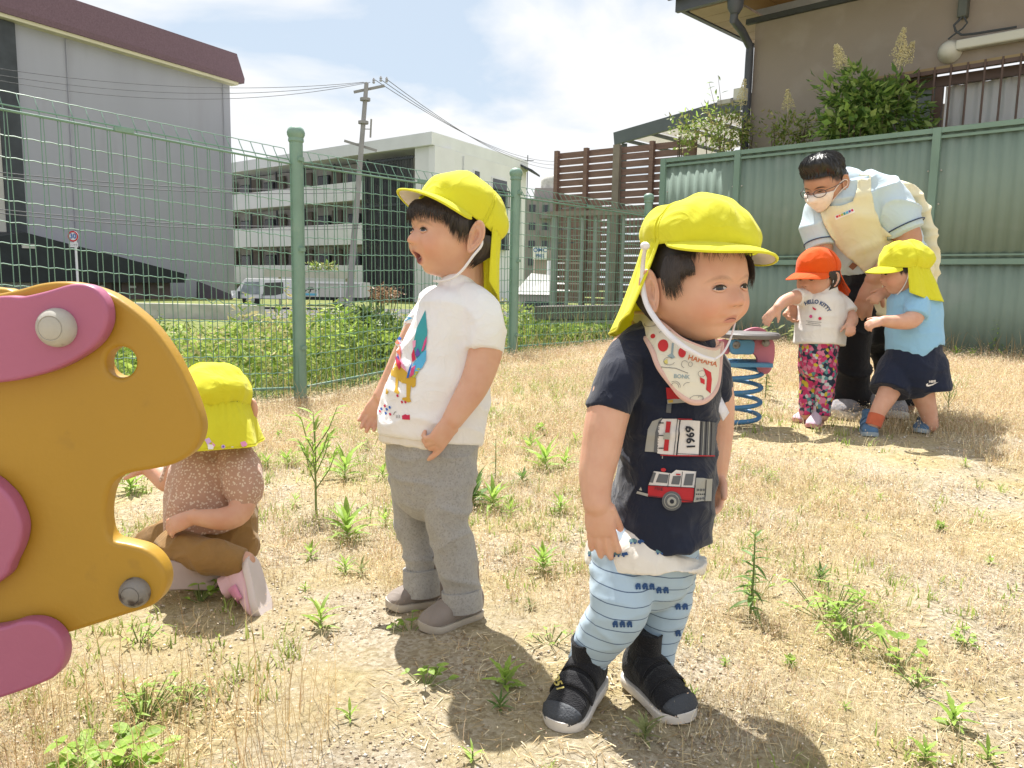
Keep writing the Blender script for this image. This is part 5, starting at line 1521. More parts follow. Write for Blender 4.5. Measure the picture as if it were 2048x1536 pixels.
hand(b, w, UP * -1 + RT * 0.13 + fwd * 0.12, -fwd * 0.93 - RT * 0.30, 0.098, thumb=-1, curls=((0.18, 0.25, 0.2), (0.12, 0.2, 0.15), (0.10, 0.2, 0.15), (0.12, 0.2, 0.15)), fat=1.06, spread=0.07,
     tdir=-UP * 0.8 + RT * 0.45 + fwd * 0.35)
w = P(1426, 942, D1 + 0.085)
hand(b, w, -UP + RT * 0.02 - fwd * 0.1, RT * 0.8 + fwd * 0.5, 0.095, thumb=1, curls=((0.5, 0.6, 0.4),) * 4, fat=1.0)
body1 = b.build('body', skin_a, ch1); remesh(body1, 0.0021, 3)
join_mb(body1, ear_mesh(H1, HP1, 1, 1.06)); join_mb(body1, ear_mesh(H1, HP1, -1, 1.0))
def hair1(lon, lat, r):
    a = abs(lon)
    hl = 0.62 if a < 0.75 else (0.62 - 0.62 * sstep(0.75, 1.25, a) if a < 1.35 else (0.0 if a < 1.75 else -0.52))
    return 0.0 if 1.45 < a < 1.95 and lat < 0.16 else sstep(hl - 0.09, hl + 0.10, lat + 0.06 * math.sin(lon * 31) + 0.03 * math.sin(lon * 67))
body_attrs(body1, H1, HP1, hair1, 0.118)
bv1 = bvh_of(body1)
make_eye(body1, bv1, H1, 1, l0=0.375, w=0.158, hu=0.058, hl=0.042, gaze=(0.012, -0.004), skin=skin_a, slant=0.004)
make_eye(body1, bv1, H1, -1, l0=0.375, w=0.158, hu=0.058, hl=0.042, gaze=(0.012, -0.004), skin=skin_a, slant=0.004)
rnd = random.Random(3)
sp1 = []
for k in range(420):      # temple and side hair
    l0 = rnd.uniform(0.95, 1.46); sp1.append((l0, 0.45 + rnd.uniform(-0.05, 0.1), l0 - rnd.uniform(-0.02, 0.14), (0.20 if l0 < 1.15 else 0.02) - rnd.uniform(-0.08, 0.26) * sstep(0.95, 1.3, l0), rnd.uniform(0.0008, 0.0016)))
for k in range(420):      # nape hair, long behind the ear
    l0 = rnd.uniform(1.92, 2.9); sp1.append((l0, 0.1, l0 - rnd.uniform(-0.05, 0.14), -0.78 - rnd.uniform(-0.15, 0.35), rnd.uniform(0.0010, 0.0022)))
for k in range(260):      # far side and fringe wisps
    l0 = rnd.uniform(-1.5, -0.75); sp1.append((l0, 0.5, l0 + rnd.uniform(-0.05, 0.12), 0.08 + rnd.uniform(-0.2, 0.15), rnd.uniform(0.0008, 0.0016)))
for k in range(90):
    l0 = rnd.uniform(-0.75, 0.95); sp1.append((l0, 0.66, l0 + rnd.uniform(-0.1, 0.1), 0.48 + rnd.uniform(-0.1, 0.08), rnd.uniform(0.0005, 0.0010)))
strands(body1, head_strands(H1, HP1, sp1, rnd, 0.005), hair_brown)

# shirt
def fold1(p, n):
    q = p - P(1330, 850, D1)
    f = 0.0048 * ridged(p, (9, 9, 20), 3.1) - 0.0018
    f += 0.0014 * vnoise(p, (40, 40, 60), 1.0)
    return f
b = MB()
limb(b, D1, [(s_[0], s_[1], s_[2], s_[3] + 5, s_[4] + 6) for s_ in torso1] + [(1318, 1072, 0.01, 104, 112), (1320, 1090, 0.01, 103, 112)], rnd=(True, False))
limb(b, D1, [(1285, 690, 0.0, 42, 44), (1258, 715, -0.015, 48, 50), (1232, 770, -0.045, 48, 52), (1216, 826, -0.058, 46, 50)], rnd=(True, False))
limb(b, D1, [(1390, 690, 0.04, 40, 44), (1412, 735, 0.06, 44, 46), (1424, 800, 0.08, 42, 46)], rnd=(True, False))
shirt1 = cloth('tee_shirt', b, navy, ch1, 0.0036, fold1, 6)
b = MB()
limb(b, D1, [(1306, 1074, 0.012, 96, 104), (1296, 1096, 0.012, 116, 118), (1291, 1110, 0.012, 121, 122), (1291, 1122, 0.012, 122, 124)], rnd=(False, False))
def fold_u(p, n): return 0.004 * vnoise(p, (26, 26, 5), 4.0) + 0.0015 * vnoise(p, (60, 60, 20), 2)
under1 = cloth('undershirt', b, cream_c, ch1, 0.0036, fold_u, 4)
# leggings with fine pin stripes
leg_m, t_, bs = newmat('pale_blue_striped_leggings')
tcn = t_.nodes.new('ShaderNodeTexCoord'); spx = t_.nodes.new('ShaderNodeSeparateXYZ'); lnk(t_, tcn.outputs['Object'], spx.inputs[0])
nz_ = t_.nodes.new('ShaderNodeTexNoise'); nz_.inputs['Scale'].default_value = 9; lnk(t_, tcn.outputs['Object'], nz_.inputs['Vector'])
def mth_(op, a, b2=None):
    n = t_.nodes.new('ShaderNodeMath'); n.operation = op
    for i, v in enumerate((a, b2)):
        if v is None: continue
        if isinstance(v, (int, float)): n.inputs[i].default_value = v
        else: lnk(t_, v, n.inputs[i])
    return n.outputs[0]
zc_ = mth_('ADD', mth_('ADD', spx.outputs[2], mth_('MULTIPLY', spx.outputs[0], 0.12)), mth_('MULTIPLY', nz_.outputs['Fac'], 0.016))
fr_ = mth_('FRACT', mth_('DIVIDE', zc_, 0.0215))
msk_ = mth_('LESS_THAN', fr_, 0.075)
mxn = t_.nodes.new('ShaderNodeMix'); mxn.data_type = 'RGBA'; lnk(t_, msk_, mxn.inputs[0])
mxn.inputs[6].default_value = (0.40, 0.53, 0.66, 1); mxn.inputs[7].default_value = (0.07, 0.12, 0.22, 1)
lnk(t_, mxn.outputs[2], bs.inputs['Base Color']); bs.inputs['Roughness'].default_value = 0.85; bs.inputs['Sheen Weight'].default_value = 0.2
nb_ = t_.nodes.new('ShaderNodeTexNoise'); nb_.inputs['Scale'].default_value = 1000; lnk(t_, tcn.outputs['Object'], nb_.inputs['Vector'])
bp_ = t_.nodes.new('ShaderNodeBump'); bp_.inputs['Strength'].default_value = 0.15; bp_.inputs['Distance'].default_value = 0.002; lnk(t_, nb_.outputs['Fac'], bp_.inputs['Height']); lnk(t_, bp_.outputs[0], bs.inputs['Normal'])
def fold_l(p, n): return 0.0022 * ridged(p, (12, 12, 38), 6.0) - 0.001 + 0.0012 * vnoise(p, (40, 40, 70), 1.0)
b = MB(); limb(b, D1, hips1); limb(b, D1, legA, rnd=(True, False)); limb(b, D1, legB, rnd=(True, False))
legs1 = cloth('leggings', b, leg_m, ch1, 0.0036, fold_l, 5)
ink_navy = pm('train_print_ink', (0.03, 0.08, 0.22), 0.1, 10, 0.9)
pr = Print(bvh_of(legs1))
for x, y, n_ in ((1270, 1175, 3), (1312, 1182, 2), (1350, 1215, 2), (1225, 1250, 3), (1350, 1268, 1), (1240, 1115, 1)):
    for k in range(n_):
        xx = x + k * 14
        pr.poly([(xx, y - 5), (xx + 4, y - 9), (xx + 10, y - 8), (xx + 11, y), (xx, y)], ink_navy, 0, 4)
        pr.disc(xx + 3, y + 2, 2.4, ink_navy, 0, n=8, step=3); pr.disc(xx + 9, y + 2, 2.4, ink_navy, 0, n=8, step=3)
pr.build(legs1, 'train_print')
pr = Print(bvh_of(under1))
ink_teal = pm('teal_print_ink', (0.12, 0.22, 0.24), 0.1, 10, 0.9)
for x, y in ((1272, 1083), (1325, 1104), (1190, 1107), (1240, 1108)):
    
    pr.poly([(x - 14, y + 2), (x - 13, y - 4), (x - 4, y - 6), (x + 2, y - 3), (x + 2, y + 3)], ink_teal, 0, 4); pr.poly([(x + 3, y + 4), (x + 4, y - 2), (x + 14, y - 4), (x + 17, y + 2)], ink_navy, 0, 4)
    for q in (-10, -2, 8): pr.disc(x + q, y + 4, 2.2, ink_navy, 1, n=8, step=3)
pr.poly([(1378, 1110), (1384, 1098), (1392, 1102), (1386, 1116)], pm('rust_print_ink', (0.35, 0.12, 0.06), 0.1, 10), 0, 5)
pr.build(under1, 'print')

# truck prints on the shirt
pr = Print(bvh_of(shirt1))
C_ = lambda x, y: (1260 + x / 5.12, 740 + y / 5.12)
def CP(*p): return [C_(x, y) for x, y in p]
red_p = pm('red_shirt_print', (0.42, 0.022, 0.03), 0.06, 9, 0.8); wht_p = pm('white_shirt_print', (0.66, 0.63, 0.62), 0.05, 9, 0.8)
gry_p = pm('grey_shirt_print', (0.115, 0.12, 0.13), 0.08, 9, 0.8); pgr_p = pm('pale_grey_shirt_print', (0.34, 0.34, 0.32), 0.08, 9, 0.8)
blk_p = pm('dark_shirt_print', (0.022, 0.024, 0.035), 0.1, 9, 0.8); yel_p = pm('yellow_shirt_print', (0.5, 0.33, 0.05), 0.1, 9, 0.8)
# top view engine
pr.poly(CP((155, 835), (185, 610), (230, 525), (330, 490), (290, 560), (270, 840)), pgr_p, 0)
pr.poly(CP((245, 842), (262, 640), (300, 520), (330, 500), (305, 580), (285, 845)), gry_p, 1)
pr.poly(CP((282, 852), (292, 580), (335, 500), (480, 498), (505, 510), (470, 870), (320, 862)), wht_p, 1)
pr.poly(CP((478, 868), (512, 510), (706, 520), (692, 880)), wht_p, 2)
pr.poly(CP((712, 520), (865, 535), (860, 872), (696, 880)), gry_p, 1)
for k in range(5): pr.line(CP((722 + k * 26, 528), (706 + k * 27, 872)), 1.6, pgr_p if k % 2 else blk_p, 2)
pr.poly(CP((345, 825), (372, 525), (418, 527), (392, 828)), red_p, 3)
pr.poly(CP((343, 700), (347, 650), (410, 652), (404, 706)), pgr_p, 4)
pr.line(CP((448, 865), (485, 500)), 1.3, blk_p, 3); pr.line(CP((478, 868), (512, 512)), 1.1, blk_p, 4); pr.line(CP((484, 852), (690, 866)), 1.0, blk_p, 4)
pr.line(CP((320, 872), (850, 880)), 2.2, red_p, 3); pr.line(CP((490, 497), (630, 506)), 1.8, red_p, 3)
for y in (542, 668, 800): pr.line(CP((300, y), (345, y)), 2.0, blk_p, 3)
pr.text('1969', *C_(612, 692), 22, blk_p, rot=90 + 4, layer=4, sx=1.06, bold=0.03)
pr.line(CP((335, 870), (332, 905)), 1.5, pgr_p, 1)
# side view engine
pr.poly(CP((188, 1175), (650, 1205), (640, 1348), (520, 1350), (340, 1310), (185, 1292)), red_p, 1)
pr.poly(CP((190, 1178), (248, 1035), (425, 1058), (470, 1022), (672, 1040), (652, 1208)), wht_p, 1)
pr.poly(CP((202, 1150), (246, 1048), (272, 1052), (238, 1155)), gry_p, 2)
pr.poly(CP((268, 1150), (300, 1062), (396, 1072), (380, 1160)), gry_p, 2)
pr.poly(CP((420, 1168), (440, 1085), (518, 1085), (500, 1175)), gry_p, 2)
pr.poly(CP((543, 1182), (565, 1062), (650, 1064), (634, 1184)), gry_p, 2)
for q in (((248, 1035), (188, 1178)), ((405, 1062), (385, 1200)), ((530, 1040), (515, 1205)), ((670, 1042), (640, 1345))): pr.line(CP(*q), 1.3, blk_p, 3)
pr.line(CP((188, 1178), (650, 1208)), 1.2, blk_p, 3); pr.line(CP((190, 1285), (640, 1340)), 1.2, blk_p, 3)
pr.poly(CP((672, 1105), (835, 1112), (825, 1340), (645, 1348)), pgr_p, 1)
for x, y in ((685, 1225), (715, 1225), (745, 1225), (680, 1320), (710, 1318), (740, 1316)): pr.disc(*C_(x, y), 2.6, gry_p, 2, n=8, step=4)
for x in range(670, 760, 20): pr.disc(*C_(x, 1270), 1.5, blk_p, 2, n=6, step=3)
pr.line(CP((770, 1120), (755, 1340)), 1.3, blk_p, 2)
pr.poly(CP((68, 1262), (80, 1238), (190, 1268), (186, 1295)), pgr_p, 1); pr.poly(CP((95, 1225), (115, 1195), (128, 1235)), pgr_p, 1)
pr.disc(*C_(342, 1022), 5, red_p, 2, ry=3.6); pr.poly(CP((470, 1060), (510, 1062), (508, 1078), (468, 1075)), red_p, 3)
pr.disc(*C_(425, 1338), 19, gry_p, 3, n=24); pr.disc(*C_(425, 1338), 14.5, pgr_p, 4, n=24); pr.disc(*C_(425, 1338), 13, gry_p, 5, n=24); pr.disc(*C_(427, 1340), 8.5, pgr_p, 6, n=20, step=4); pr.disc(*C_(430, 1340), 4.2, blk_p, 7, n=12, step=3)
pr.text('FIRE', *C_(300, 1218), 9, blk_p, rot=-4, layer=4)
# piece of a third engine under the bib
pr.poly(CP((368, 180), (520, 180), (520, 300), (378, 300)), red_p, 1); pr.poly(CP((380, 305), (560, 290), (560, 335), (384, 350)), pgr_p, 1); pr.poly(CP((390, 315), (440, 308), (440, 335), (392, 340)), yel_p, 2)
pr.poly(CP((375, 355), (425, 350), (420, 440), (372, 435)), gry_p, 1)
pr.build(shirt1, 'fire_engine_print')

# bib: a cloth sheet from the neck to the chest
bib_m = cloth_mat('printed_bib_cotton', (0.72, 0.67, 0.55), 0.04, 9); trim_m = cloth_mat('pink_bib_trim', (0.66, 0.44, 0.38), 0.05, 12)
ctrl = [   # rows from the neckline down: (px, py, depth offset)
    [(1262, 632, 0.075), (1290, 634, 0.0), (1322, 652, -0.045), (1362, 684, -0.078), (1404, 702, -0.072), (1430, 706, -0.045), (1443, 694, 0.0)],
    [(1266, 650, 0.060), (1292, 665, -0.03), (1325, 688, -0.078), (1365, 712, -0.098), (1402, 724, -0.095), (1428, 728, -0.072), (1440, 726, -0.045)],
    [(1284, 672, -0.01), (1306, 696, -0.066), (1334, 720, -0.096), (1368, 740, -0.110), (1400, 750, -0.106), (1424, 752, -0.090), (1438, 750, -0.062)],
    [(1303, 705, -0.07), (1322, 730, -0.095), (1344, 750, -0.110), (1372, 766, -0.116), (1400, 774, -0.112), (1422, 776, -0.098), (1435, 774, -0.076)],
    [(1318, 742, -0.096), (1336, 764, -0.108), (1356, 782, -0.116), (1378, 794, -0.119), (1400, 797, -0.115), (1419, 794, -0.106), (1430, 788, -0.092)],
    [(1346, 779, -0.110), (1356, 792, -0.114), (1368, 803, -0.118), (1384, 811, -0.119), (1399, 812, -0.117), (1411, 808, -0.112), (1421, 800, -0.105)]]
def patch(ctrl, nu=6, nv=6):
    rows = [catmull(r, nu) for r in ctrl]
    cols = [catmull([tuple(rows[j][i]) for j in range(len(rows))], nv) for i in range(len(rows[0]))]
    return [[cols[i][j] for i in range(len(cols))] for j in range(len(cols[0]))]
g_ = patch(ctrl); rows = [[P(q[0], q[1] - 7, D1 + q[2] - 0.006) for q in r] for r in g_]
b = MB(); b.grid(rows); bib = b.build('bib', bib_m, ch1, ang=None)
pr = Print(bvh_of(bib)); solidify(bib, 0.003, 0)
b = MB(); edge = [r[0] for r in rows] + rows[-1] + [r[-1] for r in reversed(rows)] ; b.tube(edge, 0.0042, 8); b.tube(rows[0], 0.0030, 8); b.build('trim', trim_m, bib)
red_b = pm('red_bib_print', (0.55, 0.035, 0.04), 0.06, 9, 0.85); org_b = pm('orange_bib_print', (0.60, 0.16, 0.05), 0.06, 9); ink_b = pm('grey_ink_print', (0.16, 0.15, 0.15), 0.1, 9); tea_b = pm('grey_blue_print', (0.28, 0.36, 0.38), 0.1, 9); yel_b = pm('pale_yellow_print', (0.66, 0.56, 0.16), 0.1, 9)
Bc = lambda x, y: (1250 + x / 6.4, 600 + y / 6.4)
def BP(*p): return [Bc(x, y) for x, y in p]
pr.disc(*Bc(492, 590), 10, red_b, 1, ry=12, step=4); pr.disc(*Bc(728, 680), 7.5, red_b, 1, ry=10, step=4); pr.disc(*Bc(365, 468), 4.5, red_b, 1, step=3)
pr.poly(BP((545, 720), (590, 690), (600, 560), (625, 560), (615, 700), (645, 740), (600, 760)), tea_b, 1, 4)
pr.line(BP((450, 858), (650, 880), (800, 940)), 1.2, ink_b, 1, 4)
pr.text('HAHAHA', *Bc(985, 785), 14, org_b, rot=-14, layer=1, sx=1.0, bold=0.02)
pr.text('BONK', *Bc(725, 985), 11, tea_b, rot=-4, layer=1, bold=0.02)
pr.poly(BP((990, 870), (1090, 930), (1100, 1020), (1085, 1200), (1030, 1150), (1040, 1000)), red_b, 1, 4); pr.poly(BP((950, 990), (1010, 1020), (1010, 1085), (960, 1060)), red_b, 1, 4)
def arcpts(cx, cy, rx, ry, a0, a1, n=9): return [Bc(cx + rx * math.cos(R(a0 + (a1 - a0) * k / n)), cy + ry * math.sin(R(a0 + (a1 - a0) * k / n))) for k in range(n + 1)]
for q in ((640, 1120, 70, 80, 180, 360), (640, 1120, 50, 60, 180, 360), (910, 1265, 85, 42, 0, 360), (960, 1250, 30, 26, 180, 420), (570, 790, 70, 50, 20, 300), (800, 1110, 55, 50, 190, 290), (970, 950, 45, 40, 0, 300), (560, 440, 120, 40, 190, 330), (330, 320, 70, 30, 0, 200), (760, 830, 40, 45, 100, 330), (830, 830, 26, 30, 0, 360)):
    pr.line(arcpts(*q), 0.8, ink_b, 2, 3)
pr.poly(BP((500, 790), (545, 760), (550, 820), (515, 830)), yel_b, 1, 4); pr.poly(BP((430, 370), (470, 330), (500, 370), (470, 400)), tea_b, 1, 4)
pr.build(bib, 'print')
# loose cloth tag hanging behind the bib
b = MB(); q = [P(1424, 795, D1 + 0.0), P(1440, 790, D1 + 0.02), P(1458, 826, D1 + 0.0), P(1446, 842, D1 - 0.01)]
b.add(q, [(0, 1, 2, 3)]); o = b.build('tie_end', strap_w, bib, ang=None); solidify(o, 0.002)

# cap with neck flap and straps
hat1, T1 = make_hat(ch1, H1, 3, yellow_c, rx=0.0760, ryf=0.086, ryb=0.078, yoff=0.004, zr=0.050, H=0.077, brim=0.030, flapL=0.140, flare=0.34, flap_from=1.68, droop=0.002, seed=2.0, bl=1.5, puff=0.007, flapback=0.012, side=0.018, hroll=-8)
pts = [P(1290, 495, 1.125), P(1286, 525, 1.15), P(1285, 565, 1.16), P(1292, 605, 1.15), P(1312, 640, 1.13), P(1338, 670, 1.115), P(1368, 694, 1.10), P(1402, 713, 1.10), P(1430, 720, 1.125)]
rw = catmull([tuple(p) for p in pts], 5); b = MB(); n = len(rw)
wd = [0.0024 + 0.0018 * math.sin(math.pi * i / n) for i in range(n)]
rows = []
for i, q in enumerate(rw):
    t = Vector(rw[min(n - 1, i + 1)]) - Vector(rw[max(0, i - 1)]); t.normalize(); s_ = t.cross(fwd).normalized(); rows.append([Vector(q) - s_ * wd[i], Vector(q) - fwd * 0.001, Vector(q) + s_ * wd[i]])
b.grid(rows); o = b.build('chin_strap', strap_w, hat1, ang=None); solidify(o, 0.0015)
pts = [P(1430, 718, 1.13), P(1446, 706, 1.14), P(1460, 680, 1.16), P(1470, 645, 1.19), P(1474, 612, 1.23), P(1474, 570, 1.26)]
b = MB(); b.tube([Vector(q) for q in catmull([tuple(p) for p in pts], 6)], 0.0016, 7); b.build('chin_strap', strap_w, hat1)
b = MB(); b.sphere(P(1290, 492, 1.128), (0.007, 0.006, 0.006), 12, 8); b.build('strap_knot', strap_w, hat1)

# shoes
blk_s = cloth_mat('black_shoe_mesh', (0.012, 0.012, 0.015), 0.2, 30, 500, bump=0.5); gry_s = pm('dark_grey_shoe_patch', (0.045, 0.05, 0.06), 0.15, 30, 0.6, 0.3, 300)
sole_w = pm('white_shoe_sole', (0.68, 0.64, 0.60), 0.08, 20, 0.6); gold_p = pm('gold_shoe_lettering', (0.5, 0.42, 0.12), 0.1, 10, 0.5)
tA = G(1112, 1465); tB = G(1376, 1451)
sA, XA = make_shoe(ch1, tA, (-0.52, -0.85), 0.145, blk_s, sole_w, pitch=9, wide=1.05, straps=[(0.30, 0.47, blk_s), (0.52, 0.66, blk_s)], toecap=gry_s, collar=0.68)
sB, XB = make_shoe(ch1, tB, (0.50, -0.86), 0.145, blk_s, sole_w, pitch=4, wide=1.08, straps=[(0.30, 0.47, blk_s), (0.52, 0.66, blk_s)], toecap=gry_s, collar=0.72)
pr = Print([bvh_of(q) for q in [sA] + list(sA.children)]); pr.text('D51', 1118, 1368, 20, gold_p, rot=-72, layer=6, bold=0.03); pr.build(sA, 'lettering')
pr = Print([bvh_of(q) for q in [sB] + list(sB.children)]); pr.text('D51', 1372, 1372, 16, gold_p, rot=-68, layer=6, bold=0.03); pr.build(sB, 'lettering')
# ============================================================ child in the white shirt, shouting
D2 = 1.55
skin_b = skin_mat('skin_shouting_child', (0.66, 0.395, 0.285), dict(lw=0.265, lh=0.185, lc=-0.645, dw=0.21, dh=0.138, dc=-0.640, curve=0.3, teeth=-0.705, dcol=(0.20, 0.035, 0.035)), brow=0.6)
skin_c = skin_mat('skin_far_child', (0.62, 0.36, 0.26), dict(lw=0.20, lh=0.07, lc=-0.57, dw=0.19, dh=0.012), brow=0.6)
ch2 = empty('person', ground_root(880, 1245), 'toddler in a yellow cap, white tee and grey trousers shouting with mouth open', 'person')
HP2 = dict(TODDLER)
MO = dict(open=1.0)
H2 = frame(905, 467, 1.535, -62, -4, 2, 1.04)
armN = [(968, 640, -0.06, 40), (972, 690, -0.075, 36), (962, 735, -0.085, 33), (946, 775, -0.095, 30), (924, 810, -0.105, 26), (906, 838, -0.11, 22)]
armF = [(842, 660, 0.06, 34), (812, 720, 0.085, 32), (785, 765, 0.095, 25), (766, 792, 0.095, 20)]
torso2 = [(918, 582, 0, 40, 52), (914, 605, 0, 66, 84), (911, 640, 0, 75, 94), (897, 700, 0, 90, 96), (883, 760, 0, 97, 98), (870, 820, 0, 104, 102), (860, 866, 0, 104, 102)]
hips2 = [(868, 860, 0, 92, 92), (866, 910, 0, 92, 94), (866, 955, 0, 86, 90)]
legF = [(824, 930, 0.045, 46, 52), (820, 985, 0.05, 40, 46), (824, 1040, 0.05, 36, 42), (836, 1090, 0.05, 33, 38), (843, 1130, 0.05, 34, 38), (846, 1186, 0.05, 34, 38)]
legN = [(902, 935, -0.03, 52, 56), (899, 990, -0.04, 49, 54), (894, 1035, -0.045, 45, 50), (904, 1080, -0.04, 41, 46), (914, 1130, -0.035, 41, 46), (922, 1175, -0.03, 38, 42), (926, 1216, -0.03, 36, 42)]
b = MB(); add_head(b, H2, HP2, MO)
limb(b, D2, [(925, 520, 0, 42, 44), (928, 565, 0, 40, 42), (922, 600, 0, 46, 50)])
limb(b, D2, shr(torso2, 0.82)); limb(b, D2, shr(hips2, 0.82)); limb(b, D2, armN); limb(b, D2, armF); limb(b, D2, shr(legF, 0.6), rnd=(True, False)); limb(b, D2, shr(legN, 0.6), rnd=(True, False))
w = P(906, 838, D2 - 0.11)
hand(b, w, -UP * 0.80 - RT * 0.55 - fwd * 0.12, -fwd * 0.75 + RT * 0.55 - UP * 0.35, 0.104, thumb=-1,
     curls=((0.35, 0.25, 0.1), (0.75, 0.9, 0.6), (0.85, 1.0, 0.7), (0.9, 1.0, 0.7)), fat=0.98, tdir=-RT * 0.62 - UP * 0.78 - fwd * 0.15, tc=0.15)
w = P(766, 792, D2 + 0.095)
hand(b, w, -UP * 0.80 - RT * 0.52 + fwd * 0.1, RT * -0.25 + fwd * 0.93 + UP * 0.1, 0.092, thumb=1, curls=((0.4, 0.6, 0.4), (0.3, 0.5, 0.3), (0.3, 0.4, 0.3), (0.2, 0.4, 0.3)), fat=1.0, tdir=-UP * 0.7 + RT * 0.4)
body2 = b.build('body', skin_b, ch2); remesh(body2, 0.0023, 3)
# open the mouth: press the skin inwards between the lips
Mi2 = H2.inverted(); s2c = H2.col[0].to_3d().length
off = WL[body2.name]
for v in body2.data.vertices:
    lc = Mi2 @ (v.co + off); r = lc.length
    if r > 0.125 or lc.y < 0.03: continue
    lo, la = math.atan2(lc.x, lc.y), math.asin(max(-1, min(1, lc.z / r)))
    q = math.sqrt((lo / 0.20) ** 2 + ((la + 0.640) / 0.132) ** 2)
    if q < 1.0: v.co -= (v.co + off - H2.translation).normalized() * (0.015 * sstep(1.0, 0.55, q))
body2.data.update()
join_mb(body2, ear_mesh(H2, HP2, -1, 1.06)); join_mb(body2, ear_mesh(H2, HP2, 1, 1.0))
def hair2(lon, lat, r):
    a = abs(lon)
    hl = 0.50 if a < 0.7 else (0.50 - 0.55 * sstep(0.7, 1.2, a) if a < 1.4 else (-0.05 if a < 1.75 else -0.50))
    return 0.0 if 1.45 < a < 1.95 and lat < 0.0 else sstep(hl - 0.08, hl + 0.08, lat + 0.06 * math.sin(lon * 31) + 0.03 * math.sin(lon * 67))
body_attrs(body2, H2, HP2, hair2, 0.118)
bv2 = bvh_of(body2)
for sd in (-1, 1): make_eye(body2, bv2, H2, sd, l0=0.375, w=0.145, hu=0.064, hl=0.044, gaze=(0, 0.0), skin=skin_b, slant=0.006)
rnd = random.Random(5); sp2 = []
for k in range(620):     # straight fringe and side hair
    l0 = rnd.uniform(-1.50, 0.9)
    end = 0.17 if l0 > -0.9 else 0.17 - 0.42 * sstep(-0.9, -1.4, l0)
    sp2.append((l0, 0.62, l0 + rnd.uniform(-0.07, 0.07), end + rnd.uniform(-0.05, 0.13), rnd.uniform(0.0009, 0.0020)))
for k in range(260):
    l0 = -rnd.uniform(1.8, 2.8); sp2.append((l0, 0.0, l0 + rnd.uniform(-0.12, 0.05), -0.62 - rnd.uniform(-0.15, 0.25), rnd.uniform(0.002, 0.004)))
strands(body2, head_strands(H2, HP2, sp2, rnd, 0.006), hair_brown)
white_t = cloth_mat('white_jersey', (0.80, 0.795, 0.83), 0.02, 5, 1100)
grey_m = cloth_mat('grey_marl_sweat', (0.345, 0.34, 0.335), 0.08, 130, 900, sheen=0.25, col2=(0.27, 0.26, 0.25), c2amt=0.52, c2scale=300, detail=3)
def fold2(p, n): return 0.0056 * ridged(p, (8, 8, 15), 8.3) - 0.002 + 0.0012 * vnoise(p, (30, 30, 45), 1.0)
b = MB(); limb(b, D2, [(s_[0], s_[1], s_[2], s_[3] + 4, s_[4] + 6) for s_ in torso2] + [(858, 878, 0, 104, 100)], rnd=(True, False))
limb(b, D2, [(935, 600, -0.04, 36, 40), (962, 630, -0.065, 42, 44), (970, 670, -0.075, 42, 44), (968, 702, -0.08, 40, 42)], rnd=(True, False))
limb(b, D2, [(870, 605, 0.04, 32, 36), (845, 655, 0.065, 36, 38), (826, 700, 0.08, 36, 38)], rnd=(True, False))
shirt2 = cloth('tee_shirt', b, white_t, ch2, 0.004, fold2, 6)
b = MB(); limb(b, D2, [(858, 850, 0, 96, 96), (853, 891, 0, 97, 97)], rnd=(False, False)); o = cloth('undershirt', b, cream_c, ch2, 0.004, fold_u, 3)
def fold_p(p, n): return 0.0060 * ridged(p, (8, 8, 20), 5.5) - 0.0024 + 0.0012 * vnoise(p, (35, 35, 45), 1.0)
b = MB(); limb(b, D2, hips2); limb(b, D2, legF, rnd=(True, False)); limb(b, D2, legN, rnd=(True, False))
pant2 = cloth('trousers', b, grey_m, ch2, 0.004, fold_p, 5)
for lg in (legF, legN):
    x, y, dd, r, rd = lg[-1]; x0, y0 = lg[-2][:2]
    b = MB(); limb(b, D2, [(x + (x0 - x) * 0.9, y + (y0 - y) * 0.9 - 0, dd, r + 4, rd + 4), (x + (x0 - x) * 0.3, y - (y - y0) * 0.3, dd, r + 5, rd + 5), (x, y + 2, dd, r + 4, rd + 4)], rnd=(False, False)); b.build('cuff', grey_m, pant2, ang=60)
# print: bright feathers on a golden long legged animal
pr = Print(bvh_of(shirt2)); K_ = lambda x, y: (740 + x / 5.12, 600 + y / 5.12)
def KP(*p): return [K_(x, y) for x, y in p]
def pk(n, c): return pm(n, c, 0.05, 9, 0.85)
teal = pk('teal_print', (0.05, 0.33, 0.38)); pink = pk('pink_print', (0.62, 0.08, 0.25)); sky_ = pk('sky_print', (0.10, 0.42, 0.72)); cor = pk('coral_print', (0.75, 0.20, 0.12)); gold = pk('gold_print', (0.60, 0.38, 0.045)); vio = pk('violet_print', (0.13, 0.09, 0.42)); crim = pk('crimson_print', (0.55, 0.03, 0.09)); blu = pk('blue_print', (0.03, 0.13, 0.50)); lpk = pk('light_pink_print', (0.80, 0.36, 0.55)); lime = pk('lime_print', (0.45, 0.48, 0.08))
pr.poly(KP((570, 105), (590, 330), (575, 500), (480, 610), (440, 470), (480, 290)), teal, 0)
pr.poly(KP((585, 370), (585, 430), (550, 520), (530, 530), (560, 420)), pink, 1); pr.poly(KP((455, 490), (470, 610), (435, 640), (430, 560)), crim, 1); pr.poly(KP((440, 420), (475, 410), (470, 480), (445, 500)), lpk, 1)
pr.poly(KP((580, 510), (575, 620), (540, 690), (460, 770), (440, 660), (520, 560)), sky_, 1); pr.poly(KP((440, 640), (400, 800), (380, 800), (410, 690)), blu, 2); pr.poly(KP((470, 670), (455, 760), (410, 800), (430, 700)), pink, 2); pr.poly(KP((530, 680), (470, 790), (430, 800), (480, 710)), lime, 1); pr.poly(KP((495, 490), (520, 560), (480, 590), (470, 540)), vio, 2)
